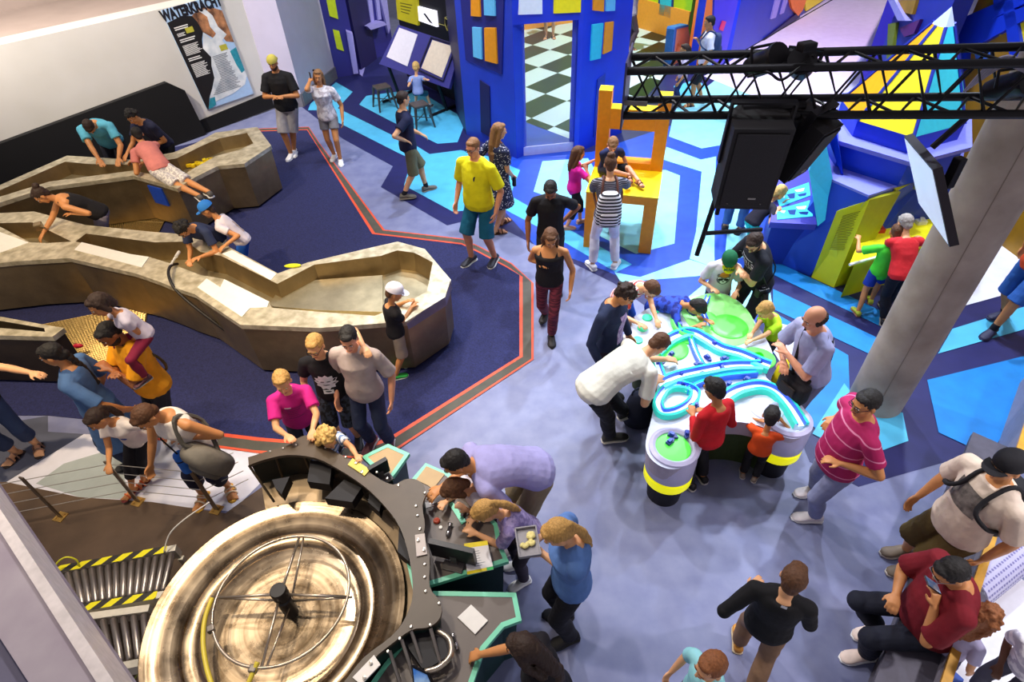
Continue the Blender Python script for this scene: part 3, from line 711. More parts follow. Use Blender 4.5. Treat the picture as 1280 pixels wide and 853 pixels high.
# ---------------------------------------------------------------- the big orange chair
ch = empty('giant_chair', G(770, 300), 'oversized orange chair with a bright yellow seat and open square back', 'chair')
cf0, cf1 = G(729, 309), G(813, 318); cx = (cf1-cf0); cw = cx.length; cx.normalize(); cyv = Vector((-cx.y, cx.x, 0)); SH = .92; cdp = .98; th = .22
M_CO = mat('orange_chair_board', '#f79a14', .5, noise=.05); M_CY = mat('yellow_chair_seat', '#fbd90f', .45, noise=.04)
def cbox(name, x0, x1, y0, y1, z0, z1, m, parent, mats=None):
    mb = MB(); mb.box(cf0+cx*(x0+x1)/2+cyv*(y0+y1)/2+Vector((0, 0, (z0+z1)/2)), (x1-x0, y1-y0, z1-z0), math.atan2(cx.y, cx.x), 0, None, .006); return mb.build(name, m, parent)
tl_ = .18
for x0 in (0, cw-tl_):
    cbox('leg', x0, x0+tl_, 0, .2, 0, SH-.14, M_CO, ch)
    cbox('back_post', x0, x0+tl_, cdp-.2, cdp, 0, 2.02 if x0 == 0 else 1.98, M_CO, ch)
cbox('apron', 0, cw, .0, cdp-.2, SH-.14, SH-.02, M_CO, ch); cbox('seat', -.005, cw+.005, -.01, cdp-.2, SH-.02, SH, M_CY, ch)
cbox('back_rail', tl_, cw-tl_, cdp-.2, cdp, 1.5, 1.78, M_CO, ch); cbox('back_rail', tl_, cw-tl_, cdp-.2, cdp, SH-.1, SH+.1, M_CO, ch)
for x0, zt_ in ((0, 2.02), (cw-tl_, 1.98)): cbox('post_cap', x0, x0+tl_, cdp-.2, cdp, zt_, zt_+.012, M_CY, ch)
cbox('rail_cap', tl_, cw-tl_, cdp-.2, cdp, 1.78, 1.792, M_CY, ch)
# ---------------------------------------------------------------- drawing desk, stools, signs
dk = empty('drawing_desk', G(520, 118), 'tilted indigo drawing desk with two white drawing boards', 'desk')
dq0 = [G(474, 80, .8), G(498, 33, 1.53), G(576, 57, 1.4), G(560, 112, .64)]
# plane through three of its corners so that the board is flat
dn_ = (dq0[1]-dq0[0]).cross(dq0[3]-dq0[0]).normalized(); dn_ = dn_ if dn_.z > 0 else -dn_
def dpt(px, py, off=0.): return hit(px, py, dq0[0]+dn_*off, dn_)
M_DSK = mat('indigo_desk', '#3b3a86', .45, noise=.05)
mb = MB(); mb.slab([dpt(474, 80), dpt(498, 31), dpt(576, 57), dpt(561, 111)], .08, dn_); mb.build('desk_top', M_DSK, dk)
for pxs, m in (([(483, 71), (499, 34.5), (522, 43), (509, 83)], mat('white_drawing_board', '#e9e2ea', .5, noise=.03)), ([(526.5, 85), (540.5, 50), (566, 58), (552, 97)], mat('cream_drawing_board', '#ecd9c0', .5, noise=.06))):
    mb = MB(); mb.slab([dpt(px, py, .012) for px, py in pxs], .01, dn_); b_ = mb.build('drawing_board', m, dk)
mb = MB()
fr = [dpt(523, 87, .02), dpt(539, 46.5, .02), dpt(570, 56, .02), dpt(554, 101, .02)]
for a, b in zip(fr, fr[1:]+fr[:1]): mb.tube([a, b], .018, 6)
mb.build('board_frame', mat('dark_frame', '#2a2545', .5), dk)
dfl = [(478, 84), (515, 97), (556, 111)]
for px, py in ((486, 84), (548, 106)):
    t_ = dpt(px, py, -.1); mb = MB(); mb.tube([t_, Vector((t_.x+.1, t_.y+.25, 0))], .035, 8); mb.tube([Vector((t_.x-.25, t_.y-.1, .03)), Vector((t_.x+.45, t_.y+.6, .03))], .03, 8); mb.build('leg', M_BLK, dk)
for pxs, m, lab, nm in (([(494, -8), (521, -3), (522.5, 32), (497, 24)], mat('yellow_sign', '#cdbf1c', .5, noise=.1, scale=3), 'mustard yellow text sign over the drawing desk', 'sign_board'), ([(522, 8), (544, 14), (546, 34), (523.5, 26)], mat('screen_white', '#eceaf4', .3, noise=0, emit=.9), 'small bright wall screen showing a dark pencil', 'screen')):
    r_ = empty(nm, hit(*pxs[3], *fk), lab, 'sign' if nm == 'sign_board' else 'screen'); mb = MB(); inset(mb, fk, pxs, .05); mb.build('panel', m, r_)
    mb = MB()
    if nm == 'screen': inset(mb, fk, [(529, 17), (531, 16.5), (541, 30), (537, 28)], .006, 0, .05); mb.build('pencil_picture', M_BLK, r_)
    else:
        for i in range(4): inset(mb, fk, [(500+i*.4, 3+i*3.6), (515-i*1.2, 6+i*3.6), (515-i*1.2, 7.2+i*3.6), (500+i*.4, 4.2+i*3.6)], .004, 0, .05)
        mb.build('text_lines', mat('olive_ink', '#6f6a12', .6), r_)
hs_ = empty('house_outline', hit(560, 30, *fk), 'thin yellow line drawing of a house on the black wall', 'wall drawing')
mb = MB(); hp_ = [hit(px, py, fk[0]+fk[1]*.01, fk[1]) for px, py in ((556, 22), (561, 20), (567, 31), (566, 38), (559, 38), (556, 30), (556, 22), (567, 31), (559, 38), (561, 20))]
mb.tube(hp_, .008, 5); mb.tube([hit(546, 29, fk[0]+fk[1]*.01, fk[1]), hit(556, 32, fk[0]+fk[1]*.01, fk[1])], .006, 5); mb.tube([hit(567, 36, fk[0]+fk[1]*.01, fk[1]), hit(575, 39, fk[0]+fk[1]*.01, fk[1])], .006, 5); mb.build('line', mat('yellow_line', '#b9ad5a', .5), hs_)
def stool(loc, rz, label):
    st = empty('metal_stool', loc, label, 'stool', None, 0)
    h = .47; M_S = steel('gunmetal_steel', '#6a6560', .35)
    mb = MB(); M = rotz(rz); L0 = Vector(loc)
    mb.box(L0+Vector((0, 0, h)), (.32, .32, .025), rz, 0, None, .01); mb.box(L0+Vector((0, 0, h-.02)), (.3, .3, .03), rz); mb.build('seat', mat('worn_brown_seat', '#6d6157', .45, metal=.5, noise=.2, scale=8), st)
    for sx in (-1, 1):
        for sy in (-1, 1):
            mb = MB(); a = L0+M @ Vector((sx*.14, sy*.14, h-.03)); b = L0+M @ Vector((sx*.21, sy*.21, 0)); mb.tube([a, b], [.032, .018], 6); mb.build('leg', M_S, st)
    mb = MB(); z_ = .2
    for A_, B_ in (((-1, -1), (1, 1)), ((-1, 1), (1, -1))):
        mb.tube([L0+M @ Vector((A_[0]*.18, A_[1]*.18, z_)), L0+M @ Vector((B_[0]*.18, B_[1]*.18, z_))], .01, 6)
    mb.build('cross_brace', M_S, st)
STOOLZ = .49
s1 = G(483, 132); s2 = G(525, 150); s1 = G(477, 108, .47); s1.z = 0; s2 = G(523.5, 130, .47); s2.z = 0
stool(s1, .5, 'empty grey metal stool by the left end of the drawing desk'); stool(s2, .5, 'grey metal stool under the child at the drawing desk')
# pink arch shaped board and blue edge in the checkered room
ar = empty('arch_seat', G(852, 82), 'pinkish orange upright board with an arched hole at the room corner', 'board')
a0 = G(838, 84); a1 = G(862, 70); ad = (a1-a0).normalized(); an = Vector((ad.y, -ad.x, 0)); an = an if an.dot(CAMPOS-a0) > 0 else -an
mb = MB()
def apt(px, py): return hit(px, py, a0, an)
outl = [apt(840, 83), apt(845, 37), apt(860, 33), apt(866, 62), apt(854, 76)]; hole = [apt(845, 70), apt(846, 56), apt(849, 50), apt(851, 58), apt(848.5, 71)]
bm_o = outl
for i in range(len(outl)):
    pass
cc = sum(outl, Vector())/5; rings = []
for o2, h2 in zip(outl, hole): rings.append((o2, h2))
for i in range(5):
    (o1, h1), (o2, h2) = rings[i], rings[(i+1) % 5]
    mb.slab([o1, o2, h2, h1], .18, an)
mb.build('board', mat('salmon_board', '#f79a72', .5, noise=.05), ar)
mb = MB(); mb.slab([apt(837, 84)+an*.02, apt(842, 37)+an*.02, apt(845, 37)+an*.02, apt(840, 83)+an*.02], .2, an); mb.slab([apt(842, 37)+an*.02, apt(843, 34)+an*.02, apt(859, 30.5)+an*.02, apt(860, 33)+an*.02], .2, an); mb.build('edge', mat('steel_blue_edge', '#2f6fb4', .5), ar)
# ---------------------------------------------------------------- blue turret with the yellow and turquoise spire
tu = empty('spire_turret', (0, 0, 0), 'blue turret with lavender ledges and a pointed yellow orange turquoise spire', 'turret')
ctr2 = Vector((5.2, 7.7, 0)); tu.location = ctr2
def oct_ring(r, z, n=7, ph=0.): return [ctr2+Vector((r*math.cos(ph+2*math.pi*k/n), r*math.sin(ph+2*math.pi*k/n), z)) for k in range(n)]
def at_z(pxs, z): return [G(px, py, z) for px, py in pxs]
# measured front corners at three heights, closed behind
def turret_ring(front, z, back): return ccw(at_z(front, z)+[Vector((x, y, z)) for x, y in back])
r0 = ccw([Vector((p.x, p.y, 0)) for p in (G(978, 335), G(1020, 352), G(1090, 392), G(1160, 400))]+[Vector((6.3, 7.2, 0)), Vector((5.9, 8.6, 0)), Vector((4.4, 8.8, 0)), Vector((4.05, 7.6, 0))])
mb = MB()
ledge1 = [(1036, 216), (1087, 250), (1128, 240), (1190, 222)]
lz1 = 1.25; q1 = at_z([(1037, 226), (1085, 247), (1160, 222), (1200, 215)], lz1)
body = [Vector((p.x, p.y, 0)) for p in (G(1012, 349),)]
def col_ring(pts, z): return [Vector((x, y, z)) for x, y in pts]
fr0 = [(3.72, 7.0), (4.13, 6.56), (4.6, 6.52), (5.85, 6.9), (6.4, 7.9), (5.9, 8.9), (4.6, 8.9)]
fr1 = [(q1[0].x, q1[0].y), (q1[1].x, q1[1].y), (q1[2].x, q1[2].y), (q1[3].x, q1[3].y), (6.5, 7.9), (6.0, 9.0), (4.75, 9.0)]
A_ = col_ring(fr0, 0); B_ = col_ring(fr1, lz1)
mb.loft([A_, B_] if (A_[1]-A_[0]).cross(A_[2]-A_[0]).z > 0 else [A_[::-1], B_[::-1]]); mb.build('lower_body', mat('turret_blue', '#1540bd', .45, noise=.05, scale=3), tu)
cB = sum(B_, Vector())/7
mb = MB(); mb.prism([(p.x, p.y) for p in B_], lz1, lz1+.03); mb.build('ledge', mat('ledge_lavender', '#7f83dd', .45, noise=.04), tu)
q2 = at_z([(1052, 179), (1136, 204), (1205, 186)], 1.6)
U0 = [q1[0].lerp(cB, .12), q1[1].lerp(cB, .12), q1[2].lerp(cB, .12)]
D2 = [(q2[0].x, q2[0].y), (q2[1].x, q2[1].y), (q2[2].x, q2[2].y), (6.25, 7.8), (5.8, 8.7), (5.0, 8.7), (4.45, 8.0)]
cD = sum((Vector((x, y, 0)) for x, y in D2), Vector())/7
lowD = [Vector((x, y, 0)).lerp(cD, .03) for x, y in D2]
mb = MB(); mb.loft([[Vector((p.x, p.y, lz1+.02)) for p in lowD], [Vector((x, y, 1.6)) for x, y in D2]]); mb.build('upper_body', mat('turret_blue_upper', '#1444cf', .45, noise=.05, scale=3), tu)
mb = MB(); e_ = [Vector((x, y, 0)).lerp(cD, -.08) for x, y in D2]; mb.prism([(p.x, p.y) for p in e_], 1.6, 1.65); mb.build('ledge', mat('ledge_lavender', '#7f83dd', .45, noise=.04), tu)
q3 = at_z([(1072, 151), (1142, 172), (1206, 155)], 1.85)
D3 = [(q3[0].x, q3[0].y), (q3[1].x, q3[1].y), (q3[2].x, q3[2].y), (6.15, 7.8), (5.75, 8.5), (5.05, 8.5), (4.6, 8.0)]
mb = MB(); mb.loft([[Vector((x, y, 1.65)) for x, y in D3], [Vector((x, y, 1.85)) for x, y in D3]]); mb.build('spire_base', C_BLU, tu)
apex = atd(1190, 8, 9.3)
M_SP = [mat('spire_yellow', '#f9e320', .4, noise=.05), mat('spire_turquoise', '#37c9dd', .4, noise=.05), mat('spire_orange', '#f5a313', .4, noise=.05)]
D3v = [Vector((x, y, 1.85)) for x, y in D3]
tipz = .84
for k in range(7):
    a, b = D3v[k], D3v[(k+1) % 7]
    m = [0, 1, 1, 0, 1, 2, 2][k]
    # neighbouring panes meet at a thin blue rib
    mb = MB(); fa_ = a.lerp(b, .03); fb_ = a.lerp(b, .97)
    ta, tb_ = fa_.lerp(apex, tipz), fb_.lerp(apex, tipz); nn = (fb_-fa_).cross(ta-fa_).normalized()
    if nn.z < 0: nn = -nn
    mb.slab([fa_, fb_, tb_, ta], .03, nn); mb.build('spire_pane', M_SP[m], tu)
    mb = MB(); mb.tube([a, a.lerp(apex, tipz)], .022, 6); mb.build('spire_rib', C_BLU2, tu)
ring_t = [p.lerp(apex, tipz) for p in D3v]
mb = MB(); mb.add(ring_t+[apex], [(k, (k+1) % 7, 7) for k in range(7)]+[tuple(range(6, -1, -1))]); mb.build('spire_tip', mat('pale_lilac_tip', '#b9c8f2', .4, noise=.03), tu)
# small text strip on the turret
# turquoise fin and lavender prism left of the turret, touch screens
fn = empty('turquoise_fin', G(1015, 300), 'tall turquoise wedge standing left of the blue turret', 'wedge')
fp = [atd(1029, 158, 8.1), G(1048, 262, .9), G(1022, 283, .75), G(1011, 215, 1.4)]
mb = MB(); bk = [p+Vector((.12, .3, -.05)) for p in fp]; mb.loft([fp, bk]); mb.build('panel', mat('fin_turquoise', '#35b8e2', .4, noise=.05), fn)
fp = [atd(1042, 142, 8.2), G(1056, 232, 1.15), G(1030, 158, 1.8)]
mb = MB(); mb.loft([fp, [p+Vector((.15, .35, 0)) for p in fp]]); mb.build('blue_panel', C_BLU, fn)
sc = empty('touch_table', G(990, 285), 'sloping violet desk with two lit touch screens left of the turret', 'touch screen desk')
zq = [G(963, 278, .75), G(1021, 281, .75), G(1014, 213, 1.0), G(972, 213, 1.0)]
nz = (zq[1]-zq[0]).cross(zq[3]-zq[0]).normalized(); nz = nz if nz.z > 0 else -nz
def zpt(px, py, off=0.): return hit(px, py, zq[0]+nz*off, nz)
mb = MB(); mb.slab([zpt(963, 278), zpt(1021, 281), zpt(1014, 213), zpt(972, 213)], .1, nz); mb.build('desk_top', mat('violet_desk', '#4a46b4', .45, noise=.05), sc)
mb = MB(); p_ = [zpt(966, 277, -.1), zpt(1018, 280, -.1), zpt(1012, 216, -.1), zpt(975, 216, -.1)]; mb.loft([[Vector((p.x, p.y, 0)) for p in p_], p_]); mb.build('pedestal', C_BLU2, sc)
for k, pxs in enumerate(([(970, 243), (1011, 228), (1013, 244), (975, 258)], [(971, 262), (1014, 250), (1016, 270), (972, 274)])):
    mb = MB(); mb.slab([zpt(px, py, .012) for px, py in pxs], .012, nz); s_ = mb.build('screen', mat('cyan_screen', '#4cd0ee', .2, noise=.25, scale=6, emit=.7), sc)
    mb = MB(); q = [zpt(px, py, .016) for px, py in pxs]
    for u0, v0, u1, v1, mi in ((.3, .3, .55, .8, 0), (.55, .2, .85, .5, 1), (.08, .2, .25, .5, 1), (.6, .6, .9, .9, 0)): mb.poly([bil(q, u0, v0), bil(q, u1, v0+.1), bil(q, u1-.05, v1), bil(q, u0+.05, v1-.1)], mi)
    mb.build('screen_picture', [mat('screen_navy', '#20438c', .3, emit=.3), mat('screen_pale', '#e6f3fa', .3, emit=.7)], s_)
# ---------------------------------------------------------------- yellow kiosk with a display niche
ki = empty('yellow_kiosk', G(1045, 350), 'yellow kiosk with printed side panel and lit display niche by the turret', 'kiosk')
M_KY = mat('kiosk_yellow', '#d8df10', .45, noise=.05, scale=4); M_KD = mat('kiosk_olive_side', '#a8a818', .45, noise=.05)
k0_, k1_, k2_ = G(1014, 347), G(1042, 360), G(1062, 352)
KZ = 1.22
kt0, kt1, kt2 = G(1046, 264, 1.02), G(1087, 250, KZ), G(1125, 242, KZ)
mb = MB(); mb.slab([k0_, k1_, kt1, kt0], .05); mb.build('printed_panel', M_KY, ki)
q = [kt0, kt1, k1_, k0_]; kn = (kt1-kt0).cross(k0_-kt0).normalized(); kn = kn if kn.dot(CAMPOS-kt0) > 0 else -kn
mb = MB()
for i in range(22):
    v0 = .1+i*.021; mb.poly([bil(q, u, v)+kn*.004 for u, v in ((.28, v0), (.28, v0+.008), (.85-.1*rnd.random(), v0+.008), (.85-.1*rnd.random(), v0))])
mb.build('text_lines', mat('olive_ink', '#6f6a12', .6), ki)
mb = MB(); mb.slab([k1_, G(1064, 353), G(1126, 240, KZ+.02), kt1], .05); mb.build('side_panel', M_KD, ki)
pz = .62
dsk = [G(1064, 318, pz), G(1120, 300, pz), G(1170, 320, pz), G(1150, 255, pz), G(1090, 268, pz)]
deskp = ccw([G(1062, 330, pz), G(1125, 312, pz), G(1185, 300, pz), G(1175, 250, pz), G(1085, 275, pz)])
mb = MB(); mb.prism([(p.x, p.y) for p in deskp], pz-.05, pz); mb.build('niche_floor', mat('niche_yellow', '#efe61a', .4, noise=.08, emit=.15), ki)
lowp = offset2(deskp, .06); mb = MB(); mb.prism([(p.x, p.y) for p in lowp], 0, pz-.05); mb.build('plinth', M_KY, ki)
bw = [G(1092, 268, pz), G(1175, 248, pz), G(1190, 205, 1.25), G(1120, 238, 1.25)]
mb = MB(); mb.slab(bw, .06); mb.build('niche_back', mat('kiosk_back_yellow', '#d3cf17', .45, noise=.05), ki)
mb = MB(); a, b = G(1062, 331, pz+.01), G(1126, 313, pz+.01); mb.tube([a, b], .018, 6); mb.build('rail', mat('white_rail', '#eee9df', .4), ki)
for i, (px, py, m) in enumerate(((1098, 290, '#cf3a2a'), (1140, 266, '#cf3a2a'), (1108, 272, '#6a5a48'), (1125, 285, '#f4f4e8'), (1150, 280, '#f4f4e8'))):
    mb = MB(); p = G(px, py, pz); mb.box(p+Vector((0, 0, .03)), (.13, .09, .06), i*.8, 0, None, .012); mb.lathe(p+Vector((0, 0, .06)), [(.03, 0), (.03, .03), (.001, .035)], 12)
    tag(mb.build('display_model', mat('model_%d' % i, m, .5)), ['red model part at the front of the yellow display niche', 'red model part at the back of the yellow display niche', 'brown model rock in the yellow display niche', 'white model block beside the green shirt boy in the niche', 'white model block beside the red shirt child in the niche'][i], 'model')
mb = MB(); p = G(1160, 232, 1.25); mb.box(p, (.24, .2, .12), .4, 0, None, .01)
for i in range(4): mb.box(p+Vector((0, 0, .075+i*.022)), (.2-.03*i, .16-.02*i, .012), .4+.1*i, 1)
tag(mb.build('paper_stack', [mat('sage_paper', '#9fb08a', .6), mat('cream_paper', '#e6e2c8', .6)]), 'stack of sage and cream leaflets on top of the yellow kiosk', 'leaflets')
# ---------------------------------------------------------------- half timbered gold facade far right
g0 = atd(1205, 120, 11.2); g1 = atd(1300, 70, 10.6); g0.z = 0; g1.z = 0
gd = (g1-g0).normalized(); gn = Vector((gd.y, -gd.x, 0)); gn = gn if gn.dot(CAMPOS-g0) > 0 else -gn
gf = vwall('wall_right_timbered', (g0.x-.5*gd.x, g0.y-.5*gd.y), (g1.x+3*gd.x, g1.y+3*gd.y), 6, C_GOLD)
mb = MB()
for pxs in ([(1190, 48), (1300, -5), (1300, -20), (1190, 28)], [(1195, 42), (1205, 66), (1300, 14), (1300, 0)], [(1252, -5), (1264, -10), (1280, 80), (1262, 72)], [(1196, 50), (1208, 58), (1206, 85), (1192, 95)], [(1240, -12), (1252, -14), (1254, 10), (1243, 14)]):
    inset(mb, gf, pxs, .08)
struct(mb.build('trim_8', [C_BLU], origin=(0, 0, 0)))
mb = MB(); inset(mb, gf, [(1206, 48), (1250, 38), (1250, 44), (1208, 54)], .03, 0); inset(mb, gf, [(1268, 15), (1300, 5), (1300, 60), (1284, 68)], .03, 0); inset(mb, gf, [(1218, 66), (1235, 61), (1240, 80), (1222, 86)], .04, 1)
struct(mb.build('window_15', [C_YEL, mat('pane_blue', '#3f6fd0', .4)], origin=(0, 0, 0)))
# blue wedges above the spire
wg0 = atd(1110, 40, 12.5); wg1 = atd(1185, 20, 11.0); wg0.z = wg1.z = 0
wf = vwall('wall_right_wedge', (wg0.x, wg0.y), (wg1.x, wg1.y), 6, C_BLU2)
mb = MB(); inset(mb, wf, [(1110, 0), (1118, 0), (1132, 26), (1122, 26)], .1, 0); inset(mb, wf, [(1122, 0), (1145, 0), (1140, 18), (1130, 16)], .05, 1); inset(mb, wf, [(1124, 35), (1150, 24), (1142, 42), (1130, 46)], .05, 2); inset(mb, wf, [(1110, 30), (1120, 28), (1114, 70), (1108, 76)], .05, 3)
struct(mb.build('trim_9', [C_LAV, C_GOLD, mat('plum_board', '#5a1a6a', .5), mat('olive_board', '#6f7a16', .5)], origin=(0, 0, 0)))
wg2 = G(1085, 118); wg3 = G(1118, 40)
vwall('wall_right_fin', (wg2.x, wg2.y), (wg3.x, wg3.y), 2.2, C_PUR)
# ---------------------------------------------------------------- concrete column
cm = blotch('board_marked_concrete', '#83746a', '#b3a498', 2.4, .48, .85, soft=.22, bump=.35)
mb = MB(); mb.lathe((3.93, 4.27, 0), [(.262, 0), (.262, 6.5)], 48); struct(mb.build('column', cm, smooth=True, angle=40))
mb = MB(); ang0 = math.atan2(-4.27, -3.93)+.18
for da in (0.0,):
    x, y = 3.93+.263*math.cos(ang0+da), 4.27+.263*math.sin(ang0+da); mb.box((x, y, 3.2), (.004, .006, 6.3), ang0)
struct(mb.build('trim_10', mat('concrete_seam', '#85786c', .9)))
# ---------------------------------------------------------------- lighting truss
tr_ = empty('lighting_truss', (2.2, 4.2, 3.3), 'long black box truss hanging across the upper right', 'truss')
M_TB = mat('black_painted_tube', '#131015', .45, metal=.3, noise=.1)
pA = atd(784, 108, 4.25); pB = atd(1310, 100, 4.75); td = (pB-pA); td.z = 0; TL = td.length; td.normalize(); tn = Vector((-td.y, td.x, 0)); hw = .145
tz0 = pA.z; tz1 = pB.z
def tp(s_, a, b): return pA.lerp(pB, s_)+tn*a*hw+Vector((0, 0, b*hw))
for a in (-1, 1):
    for b in (-1, 1):
        mb = MB(); mb.tube([tp(0, a, b), tp(1, a, b)], .027, 10); mb.build('main_tube', M_TB, tr_, True, angle=60)
ND = 8
for (a, b), (c, d) in (((-1, -1), (-1, 1)), ((-1, 1), (1, 1)), ((1, 1), (1, -1)), ((1, -1), (-1, -1))):
    mb = MB()
    for i in range(ND):
        s0_, s1_, s2_ = i/ND, (i+.5)/ND, (i+1)/ND
        mb.tube([tp(s0_, a, b), tp(s1_, c, d), tp(s2_, a, b)], .011, 6)
    mb.build('bracing', M_TB, tr_)
mb = MB(); e = [tp(-.004, a*1.5, b*1.5) for a, b in ((-1, -1), (1, -1), (1, 1), (-1, 1))]; mb.slab(e, .012, -td); mb.build('end_plate', mat('grey_violet_plate', '#4a4668', .45), tr_)
mb = MB(); mb.box(tp(.03, -1.2, -.35), (.16, .012, .03), math.atan2(td.y, td.x)); mb.build('rating_label', mat('pale_sticker', '#7a7570', .5), tr_)
# speakers, lamps, rods on the truss
def frame_box(mb, c, M, size, bev=.01, mi=0): mb.box(c, size, 0, mi, M, bev)
def speaker(label, px, py, dist, size, tilt, yaw):
    c = atd(px, py, dist); s_ = empty('loudspeaker', c-Vector((0, 0, size[2]/2)), label, 'loudspeaker')
    M = Matrix.Rotation(yaw, 3, 'Z') @ Matrix.Rotation(tilt, 3, 'X')
    mb = MB(); w_, d_2, h_ = size
    prof = [(-w_/2, -d_2/2), (w_/2, -d_2/2), (w_/2, d_2*.15), (w_*.28, d_2/2), (-w_*.28, d_2/2), (-w_/2, d_2*.15)]
    lo = [c+M @ Vector((x, y, -h_/2)) for x, y in prof]; hi = [c+M @ Vector((x, y, h_/2)) for x, y in prof]
    mb.loft([lo, hi]); mb.build('cabinet', mat('black_speaker_paint', '#151113', .55, noise=.15), s_)
    mb = MB(); mb.box(c+M @ Vector((0, -d_2/2-.006, 0)), (w_*.86, .012, h_*.9), 0, 0, M, .004); mb.build('grille', blotch('black_grille', '#0c090b', '#1d181b', 300, .5, .6), s_)
    mb = MB()
    for sx in (-1, 1): mb.box(c+M @ Vector((sx*(w_/2+.01), 0, h_*.3)), (.014, .05, h_*.7), 0, 0, M)
    mb.box(c+M @ Vector((0, 0, h_*.65)), (w_+.03, .05, .014), 0, 0, M); mb.build('bracket', M_TB, s_)
    mb = MB()
    for sx in (-1, 1): mb.lathe(c+M @ Vector((sx*w_*.3, -d_2/2-.014, -h_*.41)), [(.006, 0), (.006, .003)], 8, 0, M)
    mb.build('screw', mat('screw_steel', '#b9b5b0', .4, metal=.8), s_)
    mb = MB(); mb.box(c+M @ Vector((w_*.12, -d_2/2-.0135, -h_*.34)), (.05, .002, .012), 0, 0, M); mb.build('badge', mat('badge_grey', '#a9a5a2', .5), s_)
    return s_
speaker('large black loudspeaker hanging under the truss', 936, 197, 4.05, (.36, .32, .6), R(8), R(-8))
speaker('smaller tilted black loudspeaker right of the large one', 998, 178, 4.25, (.24, .26, .42), R(22), R(38))
mb = MB(); c = atd(985, 137, 4.2); mb.tube([c+Vector((-.3, 0, .02)), c+Vector((.1, 0, .02))], .03, 8); mb.box(c+Vector((-.28, 0, -.02)), (.14, .1, .08), .2, 0, None, .02); mb.box(c+Vector((-.02, .02, -.02)), (.14, .12, .07), .2, 0, None, .02)
tag(mb.build('speaker_clamp', M_TB), 'black clamp bar joining the loudspeakers to the truss', 'clamp')
fl_ = empty('tube_gantry', atd(900, 240, 4.1), 'black tube frame hanging beside the large loudspeaker', 'frame')
mb = MB(); a = atd(927, 150, 4.1); b = atd(871, 319, 4.06); mb.tube([a, b], .019, 8); mb.build('pole', M_TB, fl_)
mb = MB(); mb.tube([atd(912, 205, 4.25), atd(896, 268, 4.2)], .017, 8); mb.build('pole', M_TB, fl_)
mb = MB(); mb.tube([atd(879, 292, 4.07), atd(952, 287, 4.3)], .017, 8); mb.build('cross_bar', M_TB, fl_)
mb = MB()
for i in range(14): mb.tube([atd(921-i*1.0, 152+i*4.6, 4.08), atd(924-i*1.0, 155+i*4.6, 4.08)], .009, 5)
mb.build('cable_chain', M_TB, fl_)
def stage_lamp(label, px, py, dist, yaw):
    c = atd(px, py, dist); s_ = empty('stage_lamp', c, label, 'stage lamp'); M = Matrix.Rotation(yaw, 3, 'Z') @ Matrix.Rotation(R(60), 3, 'X')
    mb = MB(); mb.lathe(c, [(.03, -.14), (.06, -.13), (.075, -.05), (.075, .08), (.085, .1), (.085, .13), (.07, .13)], 18, 0, M); mb.build('housing', M_TB, s_, True, angle=40)
    mb = MB(); mb.lathe(c, [(.001, .115), (.068, .12)], 18, 0, M); mb.build('lens', mat('lamp_lens', '#8f93a8', .1), s_)
    mb = MB(); mb.tube([c+M @ Vector((.1, 0, 0)), c+M @ Vector((.1, .06, .0))+Vector((0, 0, .04)), c+M @ Vector((-.1, .06, 0))+Vector((0, 0, .04)), c+M @ Vector((-.1, 0, 0))], .01, 6); mb.build('yoke', M_TB, s_)
stage_lamp('black stage lamp clamped on the truss above the loudspeakers', 955, 78, 4.3, .4)
stage_lamp('black stage lamp with cable loop beside the other truss lamp', 1002, 82, 4.3, -.5)
stage_lamp('black stage lamp at the right end of the truss', 1262, 108, 4.7, .2)
mb = MB()
for k in range(5): mb.tube(smooth_path([atd(1205+k*4, 115-k*3, 4.65), atd(1235+k*3, 82+k, 4.6), atd(1262, 70+k*3, 4.6), atd(1285, 84+k*2, 4.6)], 6), .008, 5)
tag(mb.build('cable_bundle', mat('grey_cable', '#a9a3b5', .5), smooth=True), 'loops of pale grey cable at the right end of the truss', 'cables')
mb = MB(); mb.tube(smooth_path([atd(935, 96, 4.2), atd(958, 90, 4.1), atd(975, 100, 4.1), atd(990, 92, 4.1), atd(1010, 75, 4.2), atd(1018, 70, 4.2), atd(1020, 90, 4.2)], 6), .009, 5); mb.box(atd(1003, 78, 4.15)+Vector((0, 0, .09)), (.1, .07, .05), .3, 0, None, .01)
tag(mb.build('power_cable', M_TB), 'black cable looped around the stage lamps on the truss', 'cable')
# hanging screen
hs2 = empty('hanging_screen', atd(1160, 240, 4.5), 'thin flat screen hung edge on from the truss in front of the column', 'screen')
A_, B_, C2, D_ = atd(1130, 170, 4.7), atd(1166, 212, 4.15), atd(1187, 309, 4.0), atd(1151, 266, 4.55)
D_ = A_+(C2-B_)*.98
nn = (B_-A_).cross(D_-A_).normalized(); nn = nn if nn.dot(CAMPOS-A_) > 0 else -nn
mb = MB(); mb.slab([A_, B_, C2, D_], .05, nn); mb.build('casing', mat('dark_casing', '#221a24', .45), hs2)
cs = (A_+B_+C2+D_)/4
mb = MB(); mb.slab([p.lerp(cs, .05)+nn*.003 for p in (A_, B_, C2, D_)], .002, nn); mb.build('display', mat('lit_pale_display', '#d3def4', .3, noise=.12, scale=5, emit=.55), hs2)
mb = MB(); mb.tube([atd(1216, 140, 4.5), (B_+A_)/2-nn*.08], .02, 8); mb.build('rod', M_TB, hs2)
mb = MB(); mb.box((A_+B_)/2*.6+(C2+D_)/2*.4-nn*.16, (.06, .06, .2), .3, 0, None, .01); mb.build('bracket', M_TB, hs2)
